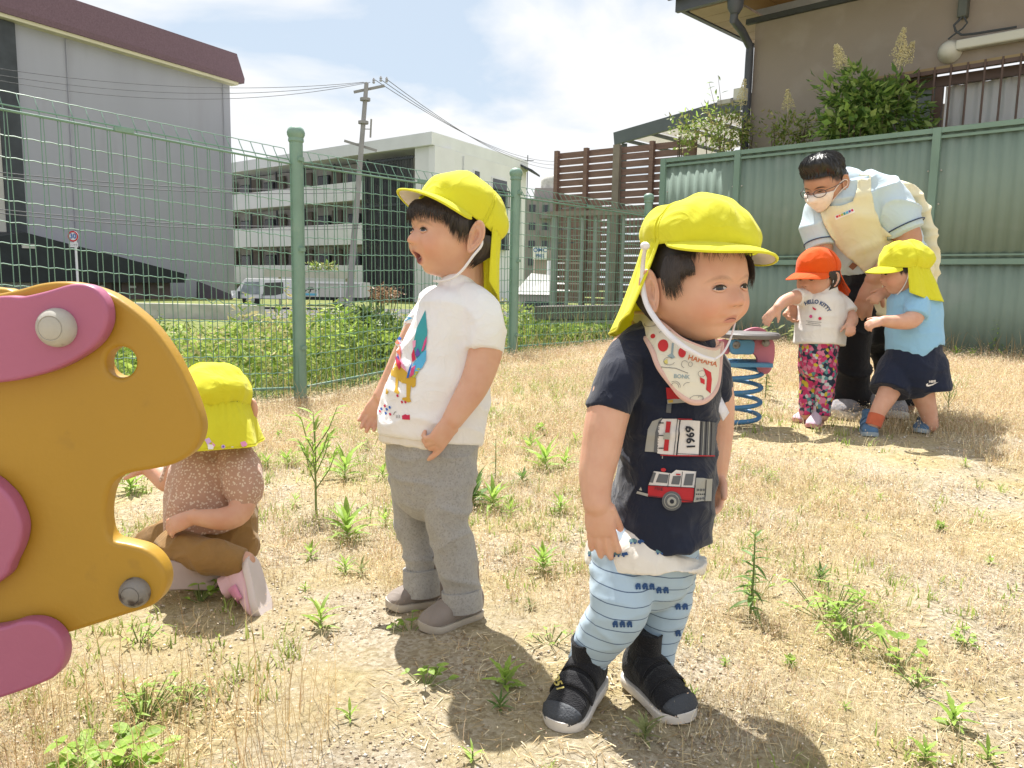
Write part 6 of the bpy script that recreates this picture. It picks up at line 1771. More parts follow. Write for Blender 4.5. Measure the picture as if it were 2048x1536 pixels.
pr.poly(KP((235, 600), (330, 690), (400, 760), (475, 800), (470, 880), (440, 900), (420, 870), (330, 850), (270, 800), (215, 770)), gold, 0)
pr.poly(KP((265, 800), (295, 810), (285, 910), (305, 950), (290, 965), (250, 945), (262, 890)), gold, 0); pr.poly(KP((375, 850), (425, 870), (410, 1000), (425, 1040), (395, 1050), (330, 1020), (335, 1000), (375, 995)), gold, 0); pr.poly(KP((170, 905), (195, 940), (180, 965), (165, 960)), gold, 0)
pr.poly(KP((240, 460), (290, 410), (320, 470), (320, 620), (300, 560), (260, 520)), cor, 1); pr.poly(KP((270, 570), (330, 650), (310, 720), (280, 660)), crim, 2); pr.poly(KP((255, 530), (300, 560), (305, 650), (270, 620)), vio, 1); pr.poly(KP((300, 560), (385, 740), (330, 690)), lpk, 1); pr.poly(KP((225, 560), (245, 510), (265, 560), (240, 600)), sky_, 1)
for q, m_ in ((((400, 110), (470, 112), (395, 150), (370, 160)), lpk), (((370, 165), (440, 185), (365, 215), (345, 220)), sky_), (((345, 225), (385, 238), (330, 255)), cor), (((325, 315), (345, 330), (310, 340)), cor), (((290, 355), (345, 410), (285, 408), (275, 380)), blu), (((300, 420), (320, 440), (330, 560), (300, 520)), lpk)): pr.poly(KP(*q), m_, 0)
for x, y, m_ in ((155, 1085, crim), (120, 1115, blu), (175, 1120, blu), (205, 1100, blu), (165, 1160, blu), (105, 1140, crim), (210, 1170, crim), (330, 1045, crim), (365, 1045, crim), (285, 980, crim)):
    pr.poly(KP((x - 14, y - 8), (x + 2, y - 16), (x + 14, y + 8), (x - 4, y + 16)), m_, 0, 4)
pr.poly(KP((330, 1185), (365, 1170), (385, 1180), (410, 1175), (412, 1225), (332, 1222)), crim, 0); pr.line(KP((245, 1175), (255, 1150), (270, 1145)), 1.2, ink_b, 0, 4)
for x in (272, 288, 304): pr.line(KP((x, 1180), (x + 2, 1210)), 0.9, ink_b, 0, 4)
pr.build(shirt2, 'animal_print')
hat2, T2 = make_hat(ch2, H2, 27, yellow_c, rx=0.080, ryf=0.087, ryb=0.083, zr=0.028, H=0.084, brim=0.040, flapL=0.125, flare=0.10, flap_from=2.0, droop=0.004, seed=5.0, bl=1.42, puff=0.005, flapback=0.0, side=0.016)
pts = [P(962, 470, 1.47), P(963, 490, 1.468), P(946, 512, 1.462), P(925, 540, 1.458), P(905, 556, 1.462), P(885, 562, 1.48), P(868, 562, 1.52)]
b = MB(); b.tube([Vector(q) for q in catmull([tuple(p) for p in pts], 6)], 0.0026, 7); b.build('chin_strap', strap_w, hat2)
tau = cloth_mat('taupe_suede', (0.24, 0.205, 0.185), 0.08, 30, 700, rough=0.9); tau_s = pm('pale_rubber_sole', (0.42, 0.38, 0.33), 0.1, 20, 0.7)
s1, X1 = make_shoe(ch2, G(772, 1218), (-0.90, -0.30), 0.135, tau, tau_s, collar=0.78, straps=[(0.36, 0.40, tau), (0.46, 0.50, tau), (0.55, 0.59, tau)])
s2, X2 = make_shoe(ch2, G(842, 1268), (-0.74, -0.62), 0.140, tau, tau_s, collar=0.78, straps=[(0.36, 0.40, tau), (0.46, 0.50, tau), (0.55, 0.59, tau)])
beige = pm('beige_letter', (0.50, 0.44, 0.33), 0.05, 9)
pr = Print([bvh_of(s1), bvh_of(s1.children[0])]); pr.text('N', 850, 1186, 24, beige, rot=12, layer=4, bold=0.03); pr.build(s1, 'lettering')
pr = Print([bvh_of(s2), bvh_of(s2.children[0])]); pr.text('N', 914, 1214, 26, beige, rot=28, layer=4, bold=0.03); pr.build(s2, 'lettering')

# ============================================================ child sitting behind the rocker
D3 = 1.72
ch3 = empty('person', ground_root(430, 1150), 'toddler in a yellow cap, pink patterned blouse and brown trousers sitting on the ground', 'person')
HP3 = dict(TODDLER)
H3 = frame(428, 822, 1.70, -155, 14, 0, 0.98)
torso3 = [(428, 895, 0, 36, 40), (424, 915, 0, 66, 62), (420, 950, 0, 74, 70), (416, 1000, 0, 78, 76), (422, 1045, 0, 78, 80), (430, 1090, 0.01, 76, 82)]
armR3 = [(478, 930, -0.03, 30), (488, 985, -0.06, 27), (478, 1025, -0.085, 25), (445, 1038, -0.105, 23), (408, 1036, -0.12, 18), (386, 1034, -0.125, 15)]
armL3 = [(362, 930, 0.04, 28), (340, 962, 0.05, 24), (315, 948, 0.06, 19), (296, 936, 0.06, 15)]
legR3 = [(470, 1085, 0.0, 48, 50), (410, 1090, -0.05, 46, 46), (352, 1092, -0.075, 42, 42), (400, 1108, -0.11, 38, 34), (450, 1118, -0.12, 34, 34), (490, 1124, -0.12, 28, 30)]
legL3 = [(400, 1085, 0.03, 46, 48), (345, 1080, 0.06, 44, 44), (300, 1096, 0.08, 36, 40), (330, 1125, 0.05, 30, 30), (370, 1140, 0.01, 26, 28)]
b = MB(); add_head(b, H3, HP3); limb(b, D3, [(428, 840, 0, 38, 40), (431, 900, 0, 40, 42)])
limb(b, D3, shr(torso3, 0.82)); limb(b, D3, armR3); limb(b, D3, armL3); limb(b, D3, shr(legR3, 0.75)); limb(b, D3, shr(legL3, 0.75))
hand(b, P(386, 1034, D3 - 0.125), -RT * 0.85 - UP * 0.35, -fwd * 0.8 + UP * 0.4, 0.088, thumb=1, curls=((0.5, 0.6, 0.4),) * 4, tdir=-UP * 0.8 - RT * 0.4)
hand(b, P(296, 936, D3 + 0.06), -RT * 0.9 + UP * 0.25, -fwd * 0.6 + UP * 0.7, 0.085, thumb=-1, curls=((0.3, 0.4, 0.3),) * 4)
body3 = b.build('body', skin_c, ch3); remesh(body3, 0.003, 3)
join_mb(body3, ear_mesh(H3, HP3, 1)); join_mb(body3, ear_mesh(H3, HP3, -1))
body_attrs(body3, H3, HP3, hair2, 0.118)
blouse = None
def petal_mat(name, base, dots, scale, thr=0.32):
    m, t, b_ = newmat(name); tcn = t.nodes.new('ShaderNodeTexCoord')
    v = t.nodes.new('ShaderNodeTexVoronoi'); v.inputs['Scale'].default_value = scale; lnk(t, tcn.outputs['Object'], v.inputs['Vector'])
    n = t.nodes.new('ShaderNodeTexNoise'); n.inputs['Scale'].default_value = scale * 1.6; lnk(t, tcn.outputs['Object'], n.inputs['Vector'])
    a = t.nodes.new('ShaderNodeMath'); a.operation = 'MULTIPLY_ADD'; lnk(t, n.outputs['Fac'], a.inputs[0]); a.inputs[1].default_value = 0.55; lnk(t, v.outputs['Distance'], a.inputs[2])
    r = t.nodes.new('ShaderNodeValToRGB'); r.color_ramp.elements[0].position = thr + 0.22; r.color_ramp.elements[0].color = (*dots, 1); r.color_ramp.elements[1].position = thr + 0.30; r.color_ramp.elements[1].color = (*base, 1)
    lnk(t, a.outputs[0], r.inputs[0]); lnk(t, r.outputs[0], b_.inputs['Base Color']); b_.inputs['Roughness'].default_value = 0.9; b_.inputs['Sheen Weight'].default_value = 0.15
    return m
blouse_m = petal_mat('dusty_pink_floral', (0.44, 0.27, 0.205), (0.66, 0.54, 0.45), 170, 0.36)
def fold3(p, n): return 0.005 * ridged(p, (22, 22, 5), 2.2) - 0.002 + 0.001 * vnoise(p, (40, 40, 40), 1.0)
b = MB(); limb(b, D3, [(426, 898, 0, 50, 54), (422, 925, 0, 70, 68), (416, 970, 0, 77, 76), (416, 1020, 0, 84, 84), (420, 1058, 0, 88, 90)], rnd=(True, False))
limb(b, D3, [(470, 915, -0.03, 36), (484, 950, -0.05, 42), (488, 985, -0.065, 36), (487, 1003, -0.07, 28)], rnd=(True, True))
limb(b, D3, [(372, 915, 0.04, 30), (358, 938, 0.05, 32), (348, 955, 0.05, 27)], rnd=(True, True))
o = cloth('blouse', b, blouse_m, ch3, 0.004, fold3, 4)
brown_c = cloth_mat('brown_corduroy', (0.26, 0.15, 0.055), 0.08, 20, 600)
def fold4(p, n): return 0.006 * ridged(p, (16, 9, 16), 9.0) - 0.0025
b = MB(); limb(b, D3, [(440, 1045, 0.01, 76, 78), (436, 1080, 0.01, 76, 80), (434, 1104, 0.01, 70, 76)]); limb(b, D3, legR3, rnd=(True, False)); limb(b, D3, legL3, rnd=(True, False))
cloth('trousers', b, brown_c, ch3, 0.004, fold4, 5)
make_hat(ch3, H3, 4, yellow_c, rx=0.080, ryf=0.089, ryb=0.092, zr=0.010, H=0.098, brim=0.042, flapL=0.100, flare=0.22, flap_from=1.40, droop=0.008, seed=9.0, puff=0.008, gather=0.14, wave=0.007, waist=0.88)
pinkshoe = cloth_mat('pale_pink_shoe', (0.66, 0.44, 0.50), 0.05, 20); pinksole = pm('pale_pink_sole', (0.62, 0.55, 0.55), 0.06, 12, 0.6); pinkstrap = cloth_mat('pink_strap', (0.62, 0.25, 0.38), 0.08, 60)
sh3, X3 = make_shoe(ch3, Vector((0, 0, 0)), (0.0, -1.0), 0.13, pinkshoe, pinksole, straps=[(0.36, 0.62, pinkstrap)], collar=0.60)
def place(o, M_):
    """move a shoe and its parts by a world matrix"""
    for q in [o] + list(o.children):
        of = WL[q.name]; q.data.transform(Matrix.Translation(-of) @ M_ @ Matrix.Translation(of))
        q.data.update()
# foot lying on its side, sole turned to the right
def basis(heel, toedir, soledir):
    y = Vector(toedir).normalized(); z = -Vector(soledir); z = (z - y * z.dot(y)).normalized(); x = y.cross(z)
    return Matrix.Translation(heel) @ Matrix((x, y, z)).transposed().to_4x4()
src = Matrix.Translation(Vector((0, 0.13 * 1.0, 0))) @ Matrix(((-1, 0, 0), (0, -1, 0), (0, 0, 1))).to_4x4()   # shoe was built toe at 0 pointing -Y, heel at y = 0.13
gpt = G(520, 1182)
hl = P(505, 1112, D3 - 0.12); tdir = (P(523, 1180, D3 - 0.15) - hl)
place(sh3, basis(hl + Vector((0, 0, 0)), tdir, RT * 0.80 - fwd * 0.25 + UP * 0.1) @ src.inverted())
sh4, X4 = make_shoe(ch3, Vector((0, 0, 0)), (0.0, -1.0), 0.13, pinkshoe, pm('worn_pink_sole', (0.40, 0.32, 0.31), 0.1, 14, 0.7), collar=0.60)
hl = P(438, 1160, D3 - 0.10)
place(sh4, basis(hl, P(330, 1150, D3 - 0.15) - hl, -fwd * 0.9 + UP * 0.25) @ src.inverted())
pr = Print([bvh_of(q) for q in ch3.children if q.name.startswith('cap')] + [bvh_of(q) for c in ch3.children if c.name.startswith('cap') for q in c.children if q.name.startswith('neck_flap')])
lil = pk('lilac_print', (0.62, 0.42, 0.72)); pinkp = pk('rose_print', (0.75, 0.30, 0.55)); whp = pk('white_print', (0.8, 0.78, 0.8))
Z_ = lambda x, y: (260 + x / 3.2, 720 + y / 3.2)
for q, m_ in ((((478, 510), (505, 498), (520, 525), (495, 545)), lil), (((495, 540), (535, 545), (530, 580), (500, 575)), whp), (((520, 525), (545, 545), (535, 560)), pinkp), (((705, 528), (735, 520), (750, 540), (735, 562), (715, 555)), pinkp)): pr.poly([Z_(*p) for p in q], m_, 1, 3)
for x, y, m_ in ((595, 556, lil), (655, 568, whp), (672, 574, lil)): pr.disc(*Z_(x, y), 4.2, m_, 1, n=10, step=3); pr.disc(*Z_(x, y), 2.0, vio, 2, n=8, step=3)
pr.build(ch3.children[[q.name.startswith('cap') for q in ch3.children].index(True)], 'print')
# ============================================================ carer bending over two children
D4 = GD(1745, 838) + 0.02
skin_d = skin_mat('skin_carer', (0.50, 0.275, 0.185), {}, brow=1.6, blush=0.3)
ad = empty('person', ground_root(1745, 836), 'carer with black hair, glasses, mask and cream apron bending over two toddlers', 'person')
HP4 = dict(ADULT)
H4 = frame(1652, 368, D4 - 0.05, -58, 26, 0, 1.09 * D4 / 3.72)
armL4 = [(1772, 404, -0.075, 33), (1797, 446, -0.105, 31), (1816, 480, -0.125, 26), (1800, 514, -0.13, 24), (1768, 542, -0.13, 21), (1748, 560, -0.12, 18)]
armR4 = [(1648, 418, 0.03, 26), (1638, 462, 0.018, 25), (1642, 505, 0.0, 22), (1626, 555, -0.06, 20), (1606, 598, -0.13, 16)]
torso4 = [(1690, 374, 0, 38, 46), (1700, 402, 0.0, 70, 66), (1720, 440, 0.03, 86, 70), (1748, 490, 0.07, 86, 68), (1770, 540, 0.11, 80, 66), (1772, 590, 0.12, 74, 64)]
legL4 = [(1722, 590, 0.10, 46, 50), (1702, 660, 0.06, 40, 46), (1700, 720, 0.05, 36, 42), (1702, 790, 0.06, 34, 40), (1702, 812, 0.06, 30, 34)]
legR4 = [(1790, 590, 0.14, 44, 50), (1782, 660, 0.12, 40, 46), (1790, 720, 0.12, 36, 42), (1802, 790, 0.14, 33, 38), (1804, 812, 0.14, 28, 32)]
b = MB(); add_head(b, H4, HP4); limb(b, D4, [(1672, 372, -0.02, 36, 38), (1694, 385, 0, 42, 46)])
limb(b, D4, shr(torso4, 0.85)); limb(b, D4, armL4); limb(b, D4, armR4); limb(b, D4, shr(legL4, 0.8)); limb(b, D4, shr(legR4, 0.8))
hand(b, P(1746, 562, D4 - 0.12), -RT * 0.42 - UP * 0.9 - fwd * 0.1, -fwd * 0.8 - RT * 0.5, 0.185, thumb=-1, curls=((0.35, 0.3, 0.2), (0.3, 0.3, 0.2), (0.3, 0.35, 0.2), (0.35, 0.35, 0.3)), fat=0.92)
hand(b, P(1606, 598, D4 - 0.13), -RT * 0.55 - UP * 0.75 - fwd * 0.2, fwd * 0.9 - UP * 0.2, 0.175, thumb=-1, curls=((0.5, 0.5, 0.4),) * 4, fat=0.92, tdir=-RT * 0.85 + UP * 0.1 - fwd * 0.3)
body4 = b.build('body', skin_d, ad); remesh(body4, 0.0055, 3)
join_mb(body4, ear_mesh(H4, HP4, -1, 1.15)); join_mb(body4, ear_mesh(H4, HP4, 1, 1.15))
def hair4(lon, lat, r):
    a = abs(lon); hl = 0.50 if a < 0.9 else (0.50 - 0.35 * sstep(0.9, 1.3, a) if a < 1.6 else -0.15)
    return sstep(hl - 0.1, hl + 0.1, lat) * 0.9
body_attrs(body4, H4, HP4, hair4, 0.15)
bv4 = bvh_of(body4)
for sd in (-1, 1): make_eye(body4, bv4, H4, sd, l0=0.34, w=0.135, hu=0.030, hl=0.024, gaze=(0, -0.02), skin=skin_d)
# hair
def hair_shell(Hm, hp, fn, nu=72, nv=40):
    b = MB(); rings = []
    for j in range(nv):
        lat = math.pi / 2 - 0.02 - (math.pi / 2 + 0.35) * j / (nv - 1); row = []
        for i in range(nu):
            lon = -2 * math.pi * i / nu; o_ = fn(lon, lat)
            row.append(Hm @ (hdir(lon, lat) * (head_r(hp, lon, lat) + o_)))
        rings.append(row)
    b.rings(rings, cap=True); return b
def hfn(lon, lat):
    lo = (lon + math.pi) % (2 * math.pi) - math.pi; a = abs(lo)
    hl = 0.70 if a < 0.8 else (0.70 - 0.36 * sstep(0.8, 1.25, a) if a < 1.7 else -0.05)
    k = sstep(hl - 0.06, hl + 0.22, lat)
    top = 0.026 + 0.010 * sstep(0.6, 1.1, lat) + 0.018 * gss(lo, 0.8) * gss(lat - 0.95, 0.35)
    if a > 1.2: top *= 0.35 + 0.65 * sstep(0.35, 0.8, lat)
    return -0.006 + k * (top + 0.004 * mnoise.noise(Vector((lo * 6, lat * 8, 1))) + 0.0025 * mnoise.noise(Vector((lo * 22, lat * 14, 3))))
o = hair_shell(H4, HP4, hfn).build('hair', hair_black, body4)
rnd = random.Random(8); rt_ = []
for k in range(500):
    l0 = rnd.uniform(-math.pi, math.pi); p0 = rnd.uniform(0.5, 1.45); L_ = rnd.uniform(0.2, 0.4); a = abs(l0)
    if a > 1.3 and p0 < 0.8: L_ *= 0.5
    pts = []
    for i in range(6):
        u = i / 5; lo = l0 + 0.12 * u * math.sin(k); la = p0 - L_ * u
        if a < 0.9: la = max(la, 0.56)
        pts.append(H4 @ (hdir(lo, la) * (head_r(HP4, lo, la) + max(0.004, hfn(lo, la)) + 0.003 * math.sin(u * 3))))
    rt_.append((pts, rnd.uniform(0.003, 0.006)))
strands(body4, rt_, hair_black)
# mask, ear loop and glasses
mask_m = cloth_mat('pale_pink_mask', (0.78, 0.68, 0.63), 0.04, 9)
rows = []
for j in range(13):
    v = j / 12; row = []
    for i in range(25):
        u = -1 + 2 * i / 24; lon = u * (0.95 - 0.25 * v * abs(u)); lat = -0.08 - 0.06 * abs(u) * 0 - v * 0.78 - 0.10 * u * u * (1 - 2 * v)
        row.append(H4 @ (hdir(lon, lat) * (head_r(HP4, lon, lat) + 0.004 + 0.012 * max(0, 1 - u * u) * (1 - 0.6 * abs(2 * v - 1) ** 2) + 0.0006 * math.sin(v * 40))))
    rows.append(row)
b = MB(); b.grid(rows); mk = b.build('face_mask', mask_m, ad, ang=None); solidify(mk, 0.002)
for sd in (0, -1):
    b = MB()
    a_, e_ = rows[1][sd], rows[-2][sd]; s_ = 1 if sd == -1 else -1
    lo = rows[6][sd]; mi = H4.inverted() @ lo; sgn = 1 if mi.x > 0 else -1
    pts = [a_] + [H4 @ (hdir(sgn * l, p) * (head_r(HP4, sgn * l, p) + o_)) for l, p, o_ in ((1.2, -0.05, 0.004), (1.55, 0.10, 0.012), (1.78, 0.0, 0.016), (1.72, -0.22, 0.014), (1.4, -0.36, 0.006))] + [e_]
    b.tube([Vector(q) for q in catmull([tuple(p) for p in pts], 4)], 0.0022, 6); b.build('ear_loop', mask_m, mk)
b = MB(); steel_d = pm('dark_glasses_wire', (0.05, 0.05, 0.06), 0.1, 9, 0.3)
for s_ in (1, -1):
    c = []
    for k in range(25):
        a = 2 * math.pi * k / 24; lon = s_ * 0.37 + 0.235 * math.cos(a); lat = -0.05 + 0.15 * math.sin(a)
        c.append(H4 @ (hdir(lon, lat) * (0.108 + 0.004)))
    b.tube(c, 0.0016, 6)
b.tube([H4 @ (hdir(x, -0.0) * 0.115) for x in (-0.14, -0.05, 0.05, 0.14)], 0.0016, 6)
for s_ in (1, -1): b.tube([H4 @ (hdir(s_ * l, p) * r_) for l, p, r_ in ((0.60, 0.02, 0.110), (0.95, 0.03, 0.100), (1.3, 0.04, 0.092), (1.65, 0.05, 0.090))], 0.0016, 6)
gls = b.build('glasses', steel_d, ad)
# polo shirt, apron, trousers
polo = cloth_mat('pale_blue_polo', (0.50, 0.61, 0.69), 0.03, 5, wsc=7); apron = cloth_mat('cream_apron', (0.72, 0.67, 0.48), 0.03, 4, wsc=7); blk_t = cloth_mat('black_trousers', (0.010, 0.010, 0.013), 0.2, 9)
def fold5(p, n): return 0.016 * ridged(p, (5, 5, 10), 3.0, 4) - 0.005 + 0.002 * vnoise(p, (12, 12, 14), 1)
b = MB(); limb(b, D4, [(q[0], q[1], q[2], q[3] + 2, q[4] + 3) for q in torso4], rnd=(True, True))
limb(b, D4, [(1738, 384, -0.04, 40, 42), (1774, 402, -0.08, 45, 44), (1798, 440, -0.105, 41, 42), (1811, 466, -0.115, 38, 40)], rnd=(True, False))
limb(b, D4, [(1664, 398, 0.0, 36, 40), (1640, 422, 0.03, 34, 36), (1636, 465, 0.015, 31, 33), (1642, 498, 0.0, 29, 30)], rnd=(True, False))
polo_o = cloth('polo_shirt', b, polo, ad, 0.006, fold5, 10)
trim_n = pm('navy_piping', (0.03, 0.05, 0.12), 0.1, 9)
# sleeve piping
def seam_ring(sts, t, r, name, mat, parent, k=1.02):
    (x0, y0, d0, r0), (x1, y1, d1, r1) = sts; c = P(x0 + (x1 - x0) * t, y0 + (y1 - y0) * t, D4 + d0 + (d1 - d0) * t)
    ax = (P(x1, y1, D4 + d1) - P(x0, y0, D4 + d0)).normalized(); sd = ax.cross(fwd).normalized(); dp = sd.cross(ax)
    R_ = (r0 + (r1 - r0) * t) * D4 / FPX * k
    b = MB(); b.tube([c + sd * (R_ * math.cos(a)) + dp * (R_ * math.sin(a)) for a in np.linspace(0, 2 * math.pi, 33)], r, 6); return b.build(name, mat, parent)
seam_ring(((1798, 440, -0.105, 41), (1811, 466, -0.115, 38)), 0.62, 0.0028, 'piping', trim_n, polo_o)
seam_ring(((1636, 465, 0.015, 31), (1642, 498, 0.0, 29)), 0.62, 0.0028, 'piping', trim_n, polo_o)
class Drape(Print):
    def hit(s, px, py, off): return Print.hit(s, px, py, 0.006)
ap_e = empty('apron', P(1740, 600, D4)); ap_e.parent = ad; ap_e.location = P(1740, 600, D4) - WL[ad.name]
dr = Drape(bvh_of(polo_o))
dr.poly([(1716, 352), (1741, 350), (1741, 385), (1748, 420), (1764, 452), (1790, 476), (1822, 492), (1830, 520), (1800, 560), (1740, 556), (1716, 530), (1684, 502), (1660, 474), (1646, 446), (1640, 424), (1652, 412), (1682, 412), (1706, 402), (1714, 380)], apron, 0, 6)
m_ = dr.mb[apron.name][1]; ap_o = m_.build('bib', apron, ap_e, ang=None); solidify(ap_o, 0.005, 0)
b = MB(); limb(b, D4, [(1760, 520, 0.09, 74, 72), (1768, 550, 0.10, 88, 78), (1772, 590, 0.11, 90, 78), (1774, 618, 0.12, 92, 78)], rnd=(True, False)); cloth('skirt', b, apron, ap_e, 0.006, fold5, 5)
b = MB(); limb(b, D4, [(1790, 376, 0.08, 14, 34), (1818, 400, 0.10, 16, 38), (1838, 440, 0.11, 18, 40), (1846, 500, 0.12, 18, 44), (1844, 560, 0.13, 20, 48), (1840, 650, 0.14, 24, 52), (1838, 680, 0.14, 26, 52)], rnd=(True, False)); cloth('back_panel', b, apron, ap_e, 0.006, fold5, 5)
b = MB(); limb(b, D4, [(1740, 560, 0.11, 66, 70), (1758, 610, 0.12, 72, 72), (1760, 640, 0.11, 68, 66)]); limb(b, D4, [(q[0], q[1], q[2], q[3] + 2, q[4] + 2) for q in legL4], rnd=(True, False)); limb(b, D4, [(q[0], q[1], q[2], q[3] + 2, q[4] + 2) for q in legR4], rnd=(True, False))
cloth('trousers', b, blk_t, ad, 0.008, fold5, 4)
pr = Print([bvh_of(ap_o), bvh_of(polo_o)])
pr.poly([(1669, 431), (1706, 417), (1710, 424), (1672, 440)], whp, 2, 3)
for k, m_ in enumerate((crim, cor, lime, teal, sky_, vio, crim)): pr.poly([(1672 + k * 4.9, 431.5 - k * 1.95), (1676 + k * 4.9, 430 - k * 1.95), (1677.4 + k * 4.9, 434 - k * 1.95), (1673.4 + k * 4.9, 435.6 - k * 1.95)], m_, 4, 3)
pr.poly([(1697, 533), (1705, 524), (1716, 530), (1706, 540)], pk('brown_patch', (0.25, 0.12, 0.08)), 2, 3)
pr.build(ap_o, 'name_patch')
sn_g = cloth_mat('grey_sneaker', (0.22, 0.21, 0.22), 0.3, 30); sn_w = pm('white_sneaker_sole', (0.6, 0.58, 0.56), 0.1, 9)
make_shoe(ad, G(1664, 838) + Vector((0, 0.0, 0)), (-0.75, -0.5), 0.27, sn_g, sn_w, collar=0.5)
make_shoe(ad, G(1790, 842), (-0.3, -0.9), 0.27, sn_g, sn_w, collar=0.5)

# ============================================================ toddler in the orange cap
D5 = GD(1625, 850)
skin_e = skin_c
ch5 = empty('person', ground_root(1625, 850), 'toddler in an orange cap, white tee and floral leggings before the carer', 'person')
H5 = frame(1634, 556, D5 - 0.02, -58, 6, 0, 1.02)
torso5 = [(1645, 588, 0, 26, 34), (1644, 604, 0, 42, 46), (1644, 630, 0, 44, 46), (1640, 660, 0, 46, 46), (1638, 690, 0, 46, 46)]
hips5 = [(1638, 685, 0, 38, 40), (1636, 710, 0, 38, 40), (1634, 730, 0, 36, 38)]
lgA5 = [(1620, 720, 0.03, 22, 24), (1617, 770, 0.03, 18, 20), (1614, 815, 0.03, 15, 17), (1614, 830, 0.03, 14, 16)]
lgB5 = [(1650, 720, -0.02, 24, 26), (1650, 770, -0.03, 20, 22), (1646, 815, -0.03, 15, 17), (1645, 832, -0.03, 15, 16)]
aR5 = [(1606, 595, -0.02, 17), (1590, 595, -0.06, 14), (1568, 603, -0.10, 12), (1556, 615, -0.12, 10)]
aL5 = [(1682, 610, 0.0, 17), (1698, 632, -0.03, 15), (1704, 642, -0.07, 12), (1700, 650, -0.10, 10)]
b = MB(); add_head(b, H5, TODDLER, nu=64, nv=48); limb(b, D5, [(1642, 575, 0, 18, 20), (1645, 595, 0, 18, 20)])
for q in (torso5, hips5, lgA5, lgB5): limb(b, D5, shr(q, 0.8))
limb(b, D5, aR5); limb(b, D5, aL5)
hand(b, P(1556, 615, D5 - 0.12), -RT * 0.7 - UP * 0.7, -fwd * 0.6 + UP * 0.5, 0.095, thumb=-1)
hand(b, P(1700, 650, D5 - 0.10), -RT * 0.3 - UP * 0.4 - fwd * 0.9, UP * 0.8 - fwd * 0.3, 0.09, thumb=1, curls=((0.8, 1.0, 0.6),) * 4)
body5 = b.build('body', skin_c, ch5); remesh(body5, 0.0042, 2); body_attrs(body5, H5, TODDLER, hair1, 0.118)
join_mb(body5, ear_mesh(H5, TODDLER, -1))
bv5 = bvh_of(body5); make_eye(body5, bv5, H5, -1, skin=skin_c); make_eye(body5, bv5, H5, 1, skin=skin_c)
rnd = random.Random(9); sp5 = [(-rnd.uniform(1.2, 2.9), 0.35, -rnd.uniform(1.3, 2.8), -0.75 + rnd.uniform(-0.1, 0.4), 0.005) for k in range(170)]
strands(body5, head_strands(H5, TODDLER, sp5, rnd, 0.006), hair_brown)
tee5 = cloth_mat('off_white_jersey', (0.74, 0.71, 0.68), 0.03, 5)
def fold6(p, n): return 0.004 * ridged(p, (8, 8, 14), 3.0) - 0.0016
b = MB(); limb(b, D5, [(q[0], q[1], q[2], q[3] + 3, q[4] + 4) for q in torso5], rnd=(True, False)); limb(b, D5, [(1622, 592, -0.01, 18), (1606, 594, -0.03, 18), (1592, 594, -0.055, 18)], rnd=(True, False)); limb(b, D5, [(1668, 598, 0.0, 20), (1684, 612, -0.01, 21), (1696, 628, -0.03, 20)], rnd=(True, False))
tee5o = cloth('tee_shirt', b, tee5, ch5, 0.005, fold6, 4)
flor, t_, bs = newmat('floral_leggings'); tcn = t_.nodes.new('ShaderNodeTexCoord'); vo = t_.nodes.new('ShaderNodeTexVoronoi'); vo.inputs['Scale'].default_value = 72; lnk(t_, tcn.outputs['Object'], vo.inputs['Vector'])
sp_ = t_.nodes.new('ShaderNodeSeparateColor'); lnk(t_, vo.outputs['Color'], sp_.inputs[0]); rp = t_.nodes.new('ShaderNodeValToRGB'); rp.color_ramp.interpolation = 'CONSTANT'
cols = [(0.0, (0.02, 0.03, 0.06)), (0.22, (0.50, 0.04, 0.14)), (0.42, (0.60, 0.18, 0.30)), (0.56, (0.10, 0.25, 0.28)), (0.68, (0.55, 0.42, 0.04)), (0.78, (0.55, 0.04, 0.16)), (0.90, (0.5, 0.55, 0.55))]
while len(rp.color_ramp.elements) < len(cols): rp.color_ramp.elements.new(0.5)
for e_, (p_, c_) in zip(rp.color_ramp.elements, cols): e_.position = p_; e_.color = (*c_, 1)
lnk(t_, sp_.outputs[0], rp.inputs[0])
r2 = t_.nodes.new('ShaderNodeValToRGB'); r2.color_ramp.elements[0].position = 0.66; r2.color_ramp.elements[0].color = (1, 1, 1, 1); r2.color_ramp.elements[1].position = 0.86; r2.color_ramp.elements[1].color = (0, 0, 0, 1); lnk(t_, vo.outputs['Distance'], r2.inputs[0])
mxn = t_.nodes.new('ShaderNodeMix'); mxn.data_type = 'RGBA'; lnk(t_, r2.outputs[0], mxn.inputs[0]); mxn.inputs[6].default_value = (0.03, 0.05, 0.07, 1); lnk(t_, rp.outputs[0], mxn.inputs[7]); lnk(t_, mxn.outputs[2], bs.inputs['Base Color']); bs.inputs['Roughness'].default_value = 0.9
b = MB(); limb(b, D5, hips5); limb(b, D5, lgA5, rnd=(True, False)); limb(b, D5, lgB5, rnd=(True, False)); cloth('leggings', b, flor, ch5, 0.005, fold6, 4)
make_hat(ch5, H5, 5, orange_c, rx=0.078, ryf=0.088, ryb=0.094, zr=0.020, H=0.104, brim=0.050, flapL=0.10, flare=0.25, flap_from=2.1, droop=0.010, seed=3.0, puff=0.003, flapback=0.03)
chin_strap(ch5, H5, TODDLER, None, r=0.0018)
pr = Print(bvh_of(tee5o)); nv_ = pk('navy_letter_print', (0.05, 0.09, 0.2))
pr.text('HELLO KITTY', 1637, 605, 11, nv_, rot=-17, layer=2, sx=0.86, bold=0.04, arc=36)
for y, a_, b_ in ((642, 1613, 1643), (645.5, 1616, 1640), (649, 1612, 1642)): pr.line([(a_, y), (b_, y + 3)], 0.8, ink_b, 2, 4)
